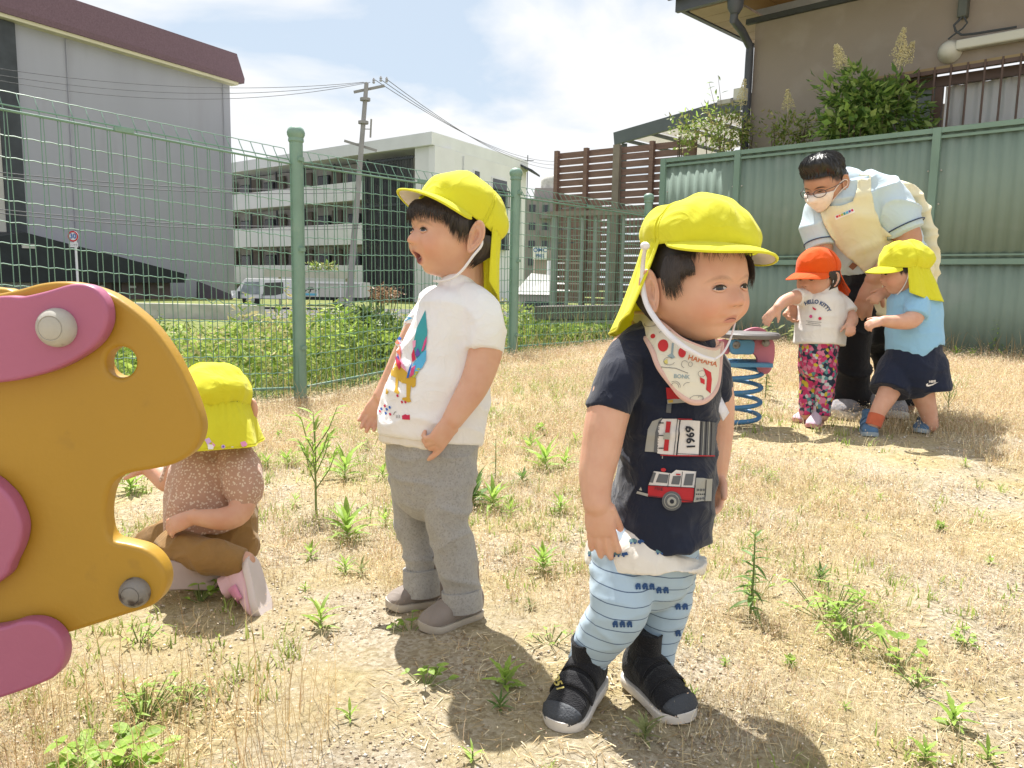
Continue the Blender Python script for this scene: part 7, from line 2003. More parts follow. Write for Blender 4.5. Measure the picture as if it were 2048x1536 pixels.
pr.disc(1640, 637, 3.4, crim, 2, n=12, step=3); pr.disc(1622, 633, 3.2, pink, 2, n=12, step=3); pr.poly([(1625, 613), (1629, 616), (1633, 618), (1631, 621), (1626, 618)], crim, 2, 3)
pr.build(tee5o, 'lettering')
lav = cloth_mat('lavender_shoe', (0.55, 0.42, 0.50), 0.06, 20); pks = pm('pink_shoe_sole', (0.5, 0.22, 0.24), 0.1, 9)
make_shoe(ch5, G(1590, 846), (-0.75, -0.5), 0.135, lav, pks, collar=0.62); make_shoe(ch5, G(1622, 858), (-0.55, -0.8), 0.135, lav, pks, collar=0.62)

# ============================================================ toddler in the yellow cap beside the carer
D6 = GD(1800, 866)
ch6 = empty('person', ground_root(1800, 866), 'toddler in a yellow cap, pale blue tee and navy shorts seen from behind', 'person')
H6 = frame(1808, 545, D6 - 0.02, -100, 6, 0, 1.05)
torso6 = [(1818, 572, 0, 28, 34), (1824, 590, 0, 44, 46), (1828, 620, 0, 48, 48), (1828, 660, 0, 50, 50), (1830, 700, 0, 50, 52)]
shorts_h = [(1828, 695, 0, 50, 52), (1826, 725, 0, 54, 54), (1824, 745, 0, 54, 54)]
sA6 = [(1800, 735, 0.02, 40, 44), (1786, 765, 0.0, 38, 44), (1778, 784, -0.01, 36, 44)]
sB6 = [(1846, 735, 0.0, 46, 48), (1856, 765, 0.0, 42, 46), (1858, 784, 0.0, 40, 46)]
lA6 = [(1795, 750, 0.0, 24), (1775, 790, -0.02, 20), (1758, 820, -0.04, 16), (1748, 846, -0.05, 14)]
lB6 = [(1838, 750, 0.0, 24), (1846, 790, 0.0, 22), (1856, 822, 0.0, 17), (1862, 850, 0.0, 14)]
aN6 = [(1834, 620, -0.08, 20), (1822, 640, -0.11, 18), (1790, 644, -0.13, 14), (1768, 642, -0.14, 11)]
aF6 = [(1800, 590, 0.06, 18), (1785, 590, 0.08, 14), (1774, 582, 0.08, 11)]
b = MB(); add_head(b, H6, TODDLER, nu=64, nv=48); limb(b, D6, [(1812, 560, 0, 20, 22), (1818, 580, 0, 20, 22)])
limb(b, D6, shr(torso6, 0.8)); limb(b, D6, shr(shorts_h, 0.8))
for q in (lA6, lB6, aN6, aF6): limb(b, D6, q)
hand(b, P(1768, 642, D6 - 0.14), -RT * 0.95 - UP * 0.2, -fwd * 0.7 + UP * 0.6, 0.095, thumb=1, curls=((0.7, 0.9, 0.6),) * 4)
hand(b, P(1774, 582, D6 + 0.08), -RT * 0.8 - UP * 0.5, -fwd * 0.7 + UP * 0.5, 0.095, thumb=1, curls=((0.2, 0.3, 0.2), (0.6, 0.6, 0.4), (0.7, 0.8, 0.5), (0.7, 0.8, 0.5)))
body6 = b.build('body', skin_c, ch6); remesh(body6, 0.0042, 2); body_attrs(body6, H6, TODDLER, hair2, 0.118)
bv6 = bvh_of(body6); make_eye(body6, bv6, H6, -1, skin=skin_c); make_eye(body6, bv6, H6, 1, skin=skin_c)
blue_t = cloth_mat('sky_blue_jersey', (0.27, 0.50, 0.72), 0.04, 5); navy_s = cloth_mat('navy_shorts_cotton', (0.014, 0.020, 0.045), 0.12, 6)
b = MB(); limb(b, D6, [(q[0], q[1], q[2], q[3] + 3, q[4] + 4) for q in torso6] + [(1832, 706, 0, 53, 54)], rnd=(True, False)); limb(b, D6, [(1830, 592, -0.05, 24), (1834, 612, -0.08, 25), (1830, 634, -0.10, 24)], rnd=(True, False)); limb(b, D6, [(1812, 588, 0.04, 20), (1798, 592, 0.06, 19)], rnd=(True, False))
tee6o = cloth('tee_shirt', b, blue_t, ch6, 0.005, fold6, 4)
b = MB(); limb(b, D6, shorts_h); limb(b, D6, sA6, rnd=(True, False)); limb(b, D6, sB6, rnd=(True, False)); sh6 = cloth('shorts', b, navy_s, ch6, 0.005, fold6, 4)
pr = Print(bvh_of(sh6)); U_ = lambda x, y: (1640 + x / 3.49, 460 + y / 3.49)
pr.poly([U_(*p) for p in ((738, 1075), (752, 1068), (752, 1080), (775, 1076), (826, 1060), (785, 1082), (752, 1092), (740, 1088))], whp, 2, 3); pr.text('NIKE', *U_(782, 1057), 6.2, whp, rot=4, layer=2, bold=0.05); pr.build(sh6, 'logo')
make_hat(ch6, H6, 8, yellow_c, rx=0.080, ryf=0.090, ryb=0.096, zr=0.016, H=0.104, brim=0.044, flapL=0.125, flare=0.30, flap_from=1.42, droop=0.010, seed=7.0, puff=0.008, gather=0.16, wave=0.009, waist=0.86)
chin_strap(ch6, H6, TODDLER, None, r=0.0022)
den = cloth_mat('blue_denim_shoe', (0.07, 0.14, 0.24), 0.25, 30); dso = pm('pale_blue_sole', (0.30, 0.36, 0.42), 0.1, 9); orsock = cloth_mat('orange_sock', (0.50, 0.12, 0.06), 0.1, 30)
make_shoe(ch6, G(1742, 876), (-0.25, -0.95), 0.14, den, dso, collar=0.62, straps=[(0.3, 0.42, den), (0.5, 0.62, den)]); make_shoe(ch6, G(1838, 868), (-0.6, -0.75), 0.14, den, dso, collar=0.62, straps=[(0.3, 0.42, den)])
b = MB(); limb(b, D6, [(1754, 830, -0.045, 16), (1746, 852, -0.05, 15)], rnd=(False, False)); b.build('sock', orsock, ch6)
# ============================================================ spring riders
def curve_plate(name, outlines, org, ux, uy, th, bev, mat, parent, smoothn=5):
    """flat board with rounded edges; outlines = closed lists of 2D points, the first the outside, others holes"""
    cu = bpy.data.curves.new(name, 'CURVE'); cu.dimensions = '2D'; cu.fill_mode = 'BOTH'; cu.extrude = th / 2 - bev; cu.bevel_depth = bev; cu.bevel_resolution = 3
    for oi_, ol in enumerate(outlines):
        n = len(ol); pts = []
        for i in range(n):
            p0, p1, p2, p3 = (np.array(ol[(i + k) % n], float) for k in (-1, 0, 1, 2))
            for k in range(smoothn):
                t = k / smoothn
                pts.append(0.5 * ((2 * p1) + (-p0 + p2) * t + (2 * p0 - 5 * p1 + 4 * p2 - p3) * t * t + (-p0 + 3 * p1 - 3 * p2 + p3) * t ** 3))
        c = np.mean(pts, axis=0); pts = [p + (c - p) / max(1e-6, np.linalg.norm(c - p)) * (bev if oi_ == 0 else -bev) for p in pts]
        sp = cu.splines.new('POLY'); sp.points.add(len(pts) - 1)
        for q, p in zip(sp.points, pts): q.co = (p[0], p[1], 0, 1)
        sp.use_cyclic_u = True
    o = bpy.data.objects.new(name, cu); COL.objects.link(o)
    dg = bpy.context.evaluated_depsgraph_get(); dg.update()
    me = bpy.data.meshes.new_from_object(o.evaluated_get(dg)); bpy.data.objects.remove(o); bpy.data.curves.remove(cu)
    uz = ux.cross(uy)
    M_ = Matrix.Translation(Vector(org) - WL[parent.name]) @ Matrix((ux, uy, uz)).transposed().to_4x4()
    me.transform(M_); me.update()
    return link_mesh(name, me, mat, parent, smooth=True, ang=30)

def board_mat(name, col, scuff):
    return pm(name, col, 0.05, 5, 0.42, 0.06, 90, 0.45, col2=scuff, c2amt=0.63, c2scale=22)
mustard = board_mat('mustard_plastic_board', (0.40, 0.225, 0.022), (0.31, 0.175, 0.025))
pinkb = board_mat('pink_plastic_board', (0.39, 0.115, 0.205), (0.34, 0.10, 0.175))
capm = pm('grey_bolt_cap', (0.42, 0.40, 0.36), 0.10, 30, 0.5, 0.1, 80, col2=(0.24, 0.20, 0.16), c2amt=0.66)
RY = 0.84
rk = empty('spring_rider', Vector((-0.72, RY + 0.12, 0)), 'mustard yellow and pink animal shaped spring rider close by at the left edge', 'spring rider')
ux, uy = Vector((1, 0, 0)), Vector((0, 0, 1))
def on_plane(px, py, y):
    ray = fwd + RT * ((px - 1024) / FPX) + UP * ((768 - py) / FPX); p = CAM + ray * (y / ray.y); return (p.x, p.z)
def OL(pts, y): return [on_plane(a, b_, y) for a, b_ in pts]
main = [(-410, 1000), (-400, 800), (-330, 660), (-180, 600), (-40, 592), (30, 580), (75, 568), (120, 563), (165, 569), (215, 586), (262, 616), (302, 653), (340, 705), (368, 758), (387, 803), (399, 842), (399, 868), (389, 893), (370, 911), (340, 924), (302, 932), (266, 939), (240, 951), (222, 971), (210, 1002), (204, 1040), (209, 1078), (226, 1099), (260, 1106), (294, 1116), (318, 1139), (327, 1168), (320, 1195), (300, 1214), (250, 1231), (120, 1271), (-40, 1312), (-220, 1345), (-350, 1300), (-400, 1160)]
hole = [(240 + 31 * math.cos(a), 725 + 31 * math.sin(a)) for a in np.linspace(0, 2 * math.pi, 14, endpoint=False)]
fy = RY - 0.0125
mb_ = curve_plate('head_board', [OL(main, fy), OL(hole, fy)], Vector((0, RY, 0)), ux, uy, 0.025, 0.005, mustard, rk)
fy2 = RY - 0.0125 - 0.020
pk1 = [(-350, 640), (-250, 602), (-100, 606), (0, 592), (50, 594), (100, 585), (150, 572), (185, 576), (205, 595), (214, 622), (212, 650), (195, 682), (160, 711), (110, 738), (50, 757), (0, 765), (-120, 772), (-300, 765), (-360, 700)]
pk2 = [(0, 975), (25, 1005), (42, 1050), (38, 1090), (20, 1130), (0, 1162), (-80, 1200), (-200, 1180), (-250, 1080), (-180, 985), (-80, 950), (-30, 955)]
pk3 = [(-300, 1300), (-150, 1272), (0, 1258), (50, 1246), (90, 1251), (118, 1275), (127, 1310), (115, 1345), (80, 1366), (0, 1397), (-150, 1450), (-320, 1450), (-360, 1380)]
boards = []
for nm, ol in (('crest_board', pk1), ('ear_board', pk2), ('foot_board', pk3)):
    boards.append(curve_plate(nm, [OL(ol, fy2)], Vector((0, RY - 0.0125 - 0.0102, 0)), ux, uy, 0.020, 0.004, pinkb, rk))
capd = pm('dirty_bolt_cap', (0.20, 0.185, 0.17), 0.2, 40, 0.5, 0.15, 80, col2=(0.06, 0.045, 0.04), c2amt=0.52, c2scale=70)
for (px, py, y, r, capm) in ((116, 655, fy2, 0.0200, capm), (272, 1183, fy, 0.0165, capd)):
    x_, z_ = on_plane(px, py, y)
    b = MB(); b.lathe((x_, y, z_), (0, -1, 0), [(r * 1.0, -0.002), (r * 1.02, 0.002), (r * 0.97, 0.007), (r * 0.82, 0.012), (r * 0.64, 0.0145), (r * 0.60, 0.0138), (r * 0.57, 0.0148), (r * 0.35, 0.0162), (r * 0.02, 0.0168)], 40); b.build('bolt_cap', capm, rk)
body_b = [(-560, 1000), (-520, 760), (-380, 640), (-200, 590), (-60, 574), (0, 577), (30, 584), (90, 620), (60, 760), (40, 1000), (0, 1150), (-150, 1280), (-400, 1280)]
curve_plate('body_board', [[on_plane(a, b_, RY + 0.18) for a, b_ in body_b]], Vector((0, RY + 0.19, 0)), ux, uy, 0.025, 0.005, mustard, rk)
b = MB(); b.tube([(-0.66, RY + 0.005, 0.42), (-0.66, RY + 0.19, 0.42)], 0.02, 12); b.build('spacer_bar', capm, rk)
b = MB(); b.obox(Vector((-0.86, RY + 0.1, 0.285)), Vector((0.09, 0, 0)), Vector((0, 0.09, 0)), Vector((0, 0, 0.02))); b.build('spring_plate', capd, rk, smooth=False)
blue_sp = pm('blue_spring_paint', (0.045, 0.16, 0.32), 0.12, 10, 0.4, 0.1, 60, col2=(0.20, 0.18, 0.17), c2amt=0.66)
def coil(mb, c, r, z0, z1, turns, rt_, a0=0.0):
    pts = []
    n = int(turns * 28)
    for i in range(n + 1):
        a = a0 + 2 * math.pi * turns * i / n; pts.append((c[0] + r * math.cos(a), c[1] + r * math.sin(a), z0 + (z1 - z0) * i / n))
    mb.tube(pts, rt_, 10)
b = MB(); coil(b, (-0.86, RY + 0.1), 0.065, 0.0, 0.265, 4.5, 0.010); b.build('spring', blue_sp, rk)

# the far one: pink seat boards on a blue spring
fr0 = G(1478, 852); Dr = (fr0 - CAM).dot(fwd)
rk2 = empty('spring_rider', Vector((fr0.x, fr0.y, gz(fr0.x, fr0.y))), 'pink spring rider with blue coil spring and round dark seat near the orange capped toddler', 'spring rider')
k_ = Dr / FPX
pinkf = pm('faded_pink_board', (0.42, 0.13, 0.18), 0.08, 8, 0.5, col2=(0.36, 0.12, 0.14), c2amt=0.6)
bluef = pm('blue_bracket_paint', (0.06, 0.19, 0.33), 0.1, 10, 0.5, col2=(0.2, 0.15, 0.12), c2amt=0.66)
cx_, cy_ = fr0.x, fr0.y
zsp = P(1478, 722, Dr).z
b = MB(); coil(b, (cx_, cy_), 38 * k_, fr0.z - 0.01, zsp, 4.6, 0.0095, 0.4); b.build('spring', blue_sp, rk2)
zs = P(1490, 668, Dr).z
b = MB(); b.lathe((P(1490, 668, Dr).x, cy_, zs - 0.012), (0, 0, 1), [(0.02, 0), (58 * k_, 0), (60 * k_, 0.006), (60 * k_, 0.016), (57 * k_, 0.022), (0.02, 0.024)], 32); seat = b.build('seat', pm('dark_worn_seat', (0.15, 0.14, 0.14), 0.2, 12, 0.5, 0.1, 60), rk2)
def rplate(nm, pts, y, th, mat):
    return curve_plate(nm, [[on_plane(a, b_, y) for a, b_ in pts]], Vector((0, y + th / 2, 0)), ux, uy, th, 0.004, mat, rk2)
yb = cy_ - 0.06
rplate('bracket', [(1462, 681), (1485, 680), (1508, 682), (1509, 700), (1505, 708), (1485, 709), (1466, 708), (1461, 700)], yb - 0.01, 0.02, bluef)
rplate('bracket', [(1462, 681), (1485, 680), (1508, 682), (1509, 700), (1505, 708), (1485, 709), (1466, 708), (1461, 700)], cy_ + 0.07, 0.02, bluef)
rplate('side_board', [(1400, 684), (1430, 680), (1458, 681), (1460, 700), (1455, 708), (1425, 706), (1400, 700)], yb + 0.015, 0.02, pinkf)
rplate('leg_board', [(1506, 682), (1530, 676), (1547, 682), (1550, 706), (1546, 730), (1538, 746), (1526, 748), (1518, 740), (1515, 720), (1509, 708), (1503, 704), (1502, 690)], yb + 0.015, 0.022, pinkf)
rplate('back_board', [(1478, 690), (1482, 668), (1500, 657), (1518, 655), (1533, 662), (1540, 680), (1538, 700), (1500, 706)], cy_ + 0.10, 0.022, pinkf)
b = MB(); b.box((P(1485, 716, Dr).x, cy_, zsp - 0.004), (0.17, 0.19, 0.016)); b.build('spring_plate', bluef, rk2, smooth=False)
for px, py in ((1473, 690), (1532, 686), (1424, 690)):
    x_, z_ = on_plane(px, py, yb - 0.012); b = MB(); b.lathe((x_, yb - 0.008, z_), (0, -1, 0), [(0.0155, -0.004), (0.0155, 0.006), (0.01, 0.012), (0.001, 0.014)], 16); b.build('bolt_cap', capm, rk2)
# ============================================================ plants
def leaf_mat(name, col, var=0.25, trans=0.35, rough=0.5):
    m, t, b = newmat(name)
    at = t.nodes.new('ShaderNodeAttribute'); at.attribute_name = 'tint'
    oi = t.nodes.new('ShaderNodeObjectInfo')
    tcn = t.nodes.new('ShaderNodeTexCoord'); n = t.nodes.new('ShaderNodeTexNoise'); n.inputs['Scale'].default_value = 9; n.inputs['Detail'].default_value = 3; lnk(t, tcn.outputs['Object'], n.inputs['Vector'])
    r = t.nodes.new('ShaderNodeValToRGB')
    r.color_ramp.elements[0].position = 0.3; r.color_ramp.elements[0].color = (*[c * (1 - var) for c in col], 1)
    r.color_ramp.elements[1].position = 0.7; r.color_ramp.elements[1].color = (*[min(1, c * (1 + var)) for c in col], 1)
    lnk(t, n.outputs['Fac'], r.inputs[0])
    hs_ = t.nodes.new('ShaderNodeHueSaturation'); lnk(t, r.outputs[0], hs_.inputs['Color'])
    ma = t.nodes.new('ShaderNodeMath'); ma.operation = 'MULTIPLY_ADD'; lnk(t, oi.outputs['Random'], ma.inputs[0]); ma.inputs[1].default_value = 0.5; ma.inputs[2].default_value = 0.75
    lnk(t, ma.outputs[0], hs_.inputs['Value'])
    lnk(t, hs_.outputs[0], b.inputs['Base Color']); b.inputs['Roughness'].default_value = rough; b.inputs['Specular IOR Level'].default_value = 0.35
    tr = t.nodes.new('ShaderNodeBsdfTranslucent'); lnk(t, hs_.outputs[0], tr.inputs['Color'])
    ms = t.nodes.new('ShaderNodeMixShader'); ms.inputs[0].default_value = trans
    lnk(t, b.outputs[0], ms.inputs[1]); lnk(t, tr.outputs[0], ms.inputs[2]); lnk(t, ms.outputs[0], t.nodes['Material Output'].inputs['Surface'])
    return m
def col_attr_mat(name, trans=0.25, rough=0.7):
    m, t, b = newmat(name)
    at = t.nodes.new('ShaderNodeAttribute'); at.attribute_name = 'tint'; at.attribute_type = 'GEOMETRY'
    lnk(t, at.outputs['Color'], b.inputs['Base Color']); b.inputs['Roughness'].default_value = rough; b.inputs['Specular IOR Level'].default_value = 0.25
    tr = t.nodes.new('ShaderNodeBsdfTranslucent'); lnk(t, at.outputs['Color'], tr.inputs['Color'])
    ms = t.nodes.new('ShaderNodeMixShader'); ms.inputs[0].default_value = trans
    lnk(t, b.outputs[0], ms.inputs[1]); lnk(t, tr.outputs[0], ms.inputs[2]); lnk(t, ms.outputs[0], t.nodes['Material Output'].inputs['Surface'])
    return m
def tint(o, cols):
    a = o.data.attributes.new('tint', 'FLOAT_COLOR', 'POINT')
    c = np.ones((len(cols), 4), np.float32); c[:, :3] = cols; a.data.foreach_set('color', c.ravel())

def blades(N, base, hdirs, length, width, bend, cols, segs=2):
    """N grass blades: base (N,3), hdirs (N,2) unit lean direction, arrays of length/width/bend -> V, F, C"""
    up = np.array([0, 0, 1.0]); H = np.concatenate([hdirs, np.zeros((N, 1))], 1)
    side = np.stack([-hdirs[:, 1], hdirs[:, 0], np.zeros(N)], 1)
    V = []; 
    rows = []
    for s_ in range(segs + 1):
        u = s_ / segs
        p = base + up * (length * u * (1 - 0.35 * bend * u))[:, None] + H * (length * bend * u * u)[:, None]
        if s_ < segs:
            w = (width * (1 - 0.6 * u) / 2)[:, None]
            rows.append(p - side * w); rows.append(p + side * w)
        else: rows.append(p)
    K = len(rows); V = np.stack(rows, 1).reshape(-1, 3)
    f = []
    for s_ in range(segs - 1): f += [(2 * s_, 2 * s_ + 1, 2 * s_ + 3), (2 * s_, 2 * s_ + 3, 2 * s_ + 2)]
    f.append((2 * segs - 2, 2 * segs - 1, 2 * segs))
    F = (np.arange(N)[:, None, None] * K + np.array(f)[None]).reshape(-1, 3)
    C = np.repeat(cols, K, axis=0)
    return V, F, C

def pick(cols, n, jit=0.15):
    a = np.array(cols)[NR.randint(0, len(cols), n)]; return np.clip(a * (1 + jit * NR.randn(n, 1)), 0.01, 0.95)

def fbm(x, y, s, seed): return mnoise.fractal(Vector((x * s, y * s, seed)), 1.0, 2.0, 4)
bare = [(G(620, 1330), 0.42, 0.30), (G(450, 1260), 0.25, 0.2), (G(1640, 876), 0.40, 0.16), (G(900, 1480), 0.25, 0.16), (G(760, 1480), 0.3, 0.2)]
def density(x, y):
    d = 0.40 + 0.75 * fbm(x, y, 1.1, 5.0) + 0.35 * fbm(x, y, 4.0, 9.0)
    for c, a, b_ in bare: d -= 1.1 * math.exp(-(((x - c.x) / a) ** 2 + ((y - c.y) / b_) ** 2))
    if y < 1.6: d -= 0.30 * (1.6 - y) / 0.6 if x > -0.35 else 0
    if x < -0.3 and y < 1.3: d += 0.35
    d += 0.25 * sstep(2.2, 4.0, y)
    return min(1.3, max(0.02, d))
def in_play(x, y):
    if fence_side(x, y) > -0.02: return False
    mx_ = (x - MA.x) * MN.x + (y - MA.y) * MN.y
    return mx_ < -0.04
# ---- dry grass plumes
pts = []
while len(pts) < 37000:
    y = 0.60 + 8.55 * NR.rand() ** 1.55; x = (NR.rand() * 2 - 1) * (0.74 * y + 0.55) + 0.02
    if not in_play(x, y): continue
    if NR.rand() * 1.15 < density(x, y): pts.append((x, y))
pts = np.array(pts); N0 = len(pts)
zz_ = np.array([gz(x, y) for x, y in pts])
straw_cols = [(0.68, 0.57, 0.34), (0.60, 0.46, 0.25), (0.76, 0.67, 0.45), (0.60, 0.44, 0.28), (0.80, 0.72, 0.52), (0.48, 0.36, 0.18)]
per = 7
B = np.repeat(np.c_[pts, zz_], per, axis=0); n = len(B)
spread_ = 0.012 + 0.006 * B[:, 1]
B[:, :2] += NR.randn(n, 2) * spread_[:, None] * 0.8
ang_ = NR.rand(n) * 2 * math.pi; hd = np.stack([np.cos(ang_), np.sin(ang_)], 1)
hmul = np.repeat(0.55 + 0.9 * NR.rand(N0), per)
L = (0.014 + 0.034 * NR.rand(n)) * hmul; L *= 1 + 0.9 * np.clip((B[:, 1] - 1.8) / 2.5, 0, 1)
V1, F1, C1_ = blades(n, B, hd, L, 0.0005 + 0.00040 * B[:, 1], 0.35 + 0.6 * NR.rand(n), pick(straw_cols, n))
# seed heads: tiny tilted diamonds scattered round the blade tips
ns = int(n * 0.9); sel = NR.permutation(n)[:ns]; tip = B[sel] + np.c_[hd[sel] * (L[sel] * 0.5)[:, None], L[sel] * 0.85] + NR.randn(ns, 3) * np.array([0.008, 0.008, 0.006]); tip[:, 2] = np.maximum(tip[:, 2], 0.004 + np.array([0.0] * ns) + zz_.min())
sz = (0.0011 + 0.0007 * tip[:, 1]); d1 = NR.randn(ns, 3); d1 /= np.linalg.norm(d1, axis=1)[:, None]; d2 = np.cross(d1, NR.randn(ns, 3)); d2 /= np.linalg.norm(d2, axis=1)[:, None]
V2 = np.stack([tip - d1 * sz[:, None], tip - d2 * sz[:, None] * 0.55, tip + d1 * sz[:, None], tip + d2 * sz[:, None] * 0.55], 1).reshape(-1, 3)
i4 = np.arange(ns)[:, None] * 4; F2 = np.concatenate([i4 + [0, 1, 2], i4 + [0, 2, 3]], 1).reshape(-1, 3); C2_ = np.repeat(pick([(0.72, 0.58, 0.42), (0.64, 0.47, 0.35), (0.80, 0.72, 0.56), (0.52, 0.35, 0.26)], ns), 4, axis=0)
dry_m = col_attr_mat('dry_grass', 0.25, 0.8)
o = np_mesh('dry_grass', np.concatenate([V1, V2]), np.concatenate([F1, F2 + len(V1)]), dry_m); tint(o, np.concatenate([C1_, C2_])); tag(o, 'dry straw coloured grass covering the sandy playground', 'grass', kind='stuff')
# ---- long bleached stalks, left foreground and along the fences
m_ = 1500; P3 = []
while len(P3) < m_:
    k = len(P3) % 3
    if k == 0: x, y = -0.75 + 0.5 * NR.rand(), 0.72 + 0.45 * NR.rand()
    elif k == 1: t = -3 + 7 * NR.rand(); q = FP(t, 0, -0.05 - 0.35 * NR.rand()); x, y = q.x, q.y
    else: t = 5.2 * NR.rand(); q = MP(t, 0, -0.06 - 0.5 * NR.rand()); x, y = q.x, q.y
    P3.append((x, y, gz(x, y)))
B3 = np.array(P3); a3 = NR.rand(m_) * 6.283; h3 = np.stack([np.cos(a3), np.sin(a3)], 1)
L3 = np.where(B3[:, 1] > 2, 0.12 + 0.22 * NR.rand(m_), 0.10 + 0.13 * NR.rand(m_))
V, F, C = blades(m_, B3, h3, L3, np.where(B3[:, 1] > 2, 0.0035, 0.0011), 0.25 + 0.5 * NR.rand(m_), pick([(0.55, 0.40, 0.20), (0.60, 0.48, 0.28), (0.42, 0.26, 0.12)], m_), 3)
o = np_mesh('tall_dry_stalks', V, F, dry_m); tint(o, C); tag(o, 'long bleached grass stalks by the yellow rider and along the fences', 'grass', kind='stuff')
# ---- small green shoots among the straw
gp_ = []
while len(gp_) < 1100:
    y = 0.85 + 7.6 * NR.rand() ** 1.3; x = (NR.rand() * 2 - 1) * 0.74 * y
    if in_play(x, y) and fbm(x, y, 2.0, 31.0) > 0.10: gp_.append((x, y, gz(x, y)))
for _ in range(2200):      # greener middle of the yard
    y = 1.7 + 4.2 * NR.rand(); x = -1.25 + 1.9 * NR.rand() + 0.02 * y
    if in_play(x, y) and fbm(x, y, 1.6, 77.0) > -0.05: gp_.append((x, y, gz(x, y)))
gp_ = np.repeat(np.array(gp_), 6, axis=0); n = len(gp_); gp_[:, :2] += NR.randn(n, 2) * 0.012
a = NR.rand(n) * 6.283; hd = np.stack([np.cos(a), np.sin(a)], 1); L = (0.010 + 0.02 * NR.rand(n)) * (1 + 0.25 * gp_[:, 1])
V, F, C = blades(n, gp_, hd, L, 0.0022 + 0.0008 * gp_[:, 1], 0.4 + 0.5 * NR.rand(n), pick([(0.24, 0.34, 0.07), (0.34, 0.43, 0.11), (0.42, 0.46, 0.17)], n))
green_m = col_attr_mat('green_shoots', 0.4, 0.6)
o = np_mesh('green_shoots', V, F, green_m); tint(o, C); tag(o, 'small green shoots growing among the dry straw', 'grass', kind='stuff')
# ---- matted dead straw lying flat
nf = 26000; fy_ = 0.8 + 6.5 * NR.rand(nf) ** 1.6; fx_ = (NR.rand(nf) * 2 - 1) * (0.74 * fy_ + 0.4); fz_ = np.array([gz(x, y) for x, y in zip(fx_, fy_)]) + 0.003 + 0.006 * NR.rand(nf)
keep = np.array([in_play(x, y) and fbm(x, y, 1.7, 41.0) > -0.12 for x, y in zip(fx_, fy_)]); fx_, fy_, fz_ = fx_[keep], fy_[keep], fz_[keep]; nf = len(fx_)
a = NR.rand(nf) * 6.283; L = (0.012 + 0.03 * NR.rand(nf)) * (0.7 + 0.25 * fy_); wv = 0.0005 + 0.0005 * fy_; cvec = np.stack([fx_, fy_, fz_], 1); dv = np.stack([np.cos(a), np.sin(a), 0.25 * (NR.rand(nf) - 0.4)], 1); sv = np.stack([-np.sin(a), np.cos(a), np.zeros(nf)], 1)
V = np.stack([cvec - dv * L[:, None] / 2 - sv * wv[:, None], cvec + dv * L[:, None] / 2, cvec - dv * L[:, None] / 2 + sv * wv[:, None]], 1).reshape(-1, 3)
o = np_mesh('matted_straw', V, np.arange(nf * 3).reshape(-1, 3), dry_m); tint(o, np.repeat(pick([(0.62, 0.50, 0.30), (0.50, 0.37, 0.2), (0.36, 0.25, 0.13), (0.72, 0.62, 0.42)], nf), 3, axis=0)); tag(o, 'dead straw lying matted on the sandy ground', 'grass', kind='stuff')
# ---- gravel grains
ng = 26000; gy = 0.85 + 3.4 * NR.rand(ng) ** 1.6; gx = (NR.rand(ng) * 2 - 1) * 0.72 * gy
gzv = np.array([gz(x, y) for x, y in zip(gx, gy)]); r = (0.0010 + 0.0022 * NR.rand(ng) ** 2.2) * (0.7 + 0.35 * gy)
oct_ = np.array([(1, 0, 0), (-1, 0, 0), (0, 1, 0), (0, -1, 0), (0, 0, 0.7), (0, 0, -0.5)]); of = np.array([(0, 2, 4), (2, 1, 4), (1, 3, 4), (3, 0, 4), (2, 0, 5), (1, 2, 5), (3, 1, 5), (0, 3, 5)])
an = NR.rand(ng) * 6.28; ca, sa = np.cos(an), np.sin(an); sc = (0.7 + 0.7 * NR.rand(ng, 1, 3))
q = oct_[None] * sc * r[:, None, None]; q = np.stack([q[..., 0] * ca[:, None] - q[..., 1] * sa[:, None], q[..., 0] * sa[:, None] + q[..., 1] * ca[:, None], q[..., 2]], -1)
q += np.stack([gx, gy, gzv + r * 0.2], 1)[:, None, :]
V = q.reshape(-1, 3); F = (np.arange(ng)[:, None, None] * 6 + of[None]).reshape(-1, 3)
o = np_mesh('gravel', V, F, col_attr_mat('gravel_grains', 0.0, 0.85)); tint(o, np.repeat(pick([(0.46, 0.39, 0.30), (0.58, 0.52, 0.43), (0.26, 0.20, 0.15), (0.38, 0.30, 0.22), (0.64, 0.60, 0.54)], ng), 6, axis=0)); tag(o, 'fine pale gravel grains on the sandy ground', 'gravel', kind='stuff')

# ---- weed bank behind the wire fence
nl = 120000
t = -4.5 + 11 * NR.rand(nl); f = 0.22 + 4.6 * NR.rand(nl) ** 1.1
bx = FA.x + FDIR.x * t + FNOR.x * f; by = FA.y + FDIR.y * t + FNOR.y * f
gzv = np.array([gz(x, y) for x, y in zip(bx, by)])
hmax = 0.66 * np.array([max(0.08, (0.34 + 0.50 * fbm(x * 1.0, y * 1.0, 0.9, 3.0) + 0.34 * fbm(x, y, 3.2, 8.0)) * (0.62 + 0.38 * sstep(4.4, 2.4, tt)) * (0.55 + 0.45 * sstep(0.1, 0.9, ff)) * (0.10 + 0.90 * sstep(3.5, 2.5, tt)) + 0.30) for x, y, tt, ff in zip(bx, by, t, f)])
hh = hmax * (1 - NR.rand(nl) ** 1.7)
pos = np.stack([bx, by, gzv + hh], 1)
ax_ = NR.randn(nl, 3); ax_[:, 2] = np.abs(ax_[:, 2]) * 0.6 + 0.1; ax_ /= np.linalg.norm(ax_, axis=1)[:, None]
sd_ = np.cross(ax_, NR.randn(nl, 3)); sd_ /= np.linalg.norm(sd_, axis=1)[:, None]
ll = (0.014 + 0.030 * NR.rand(nl) ** 1.5)[:, None]; ww = ll * (0.22 + 0.2 * NR.rand(nl, 1))
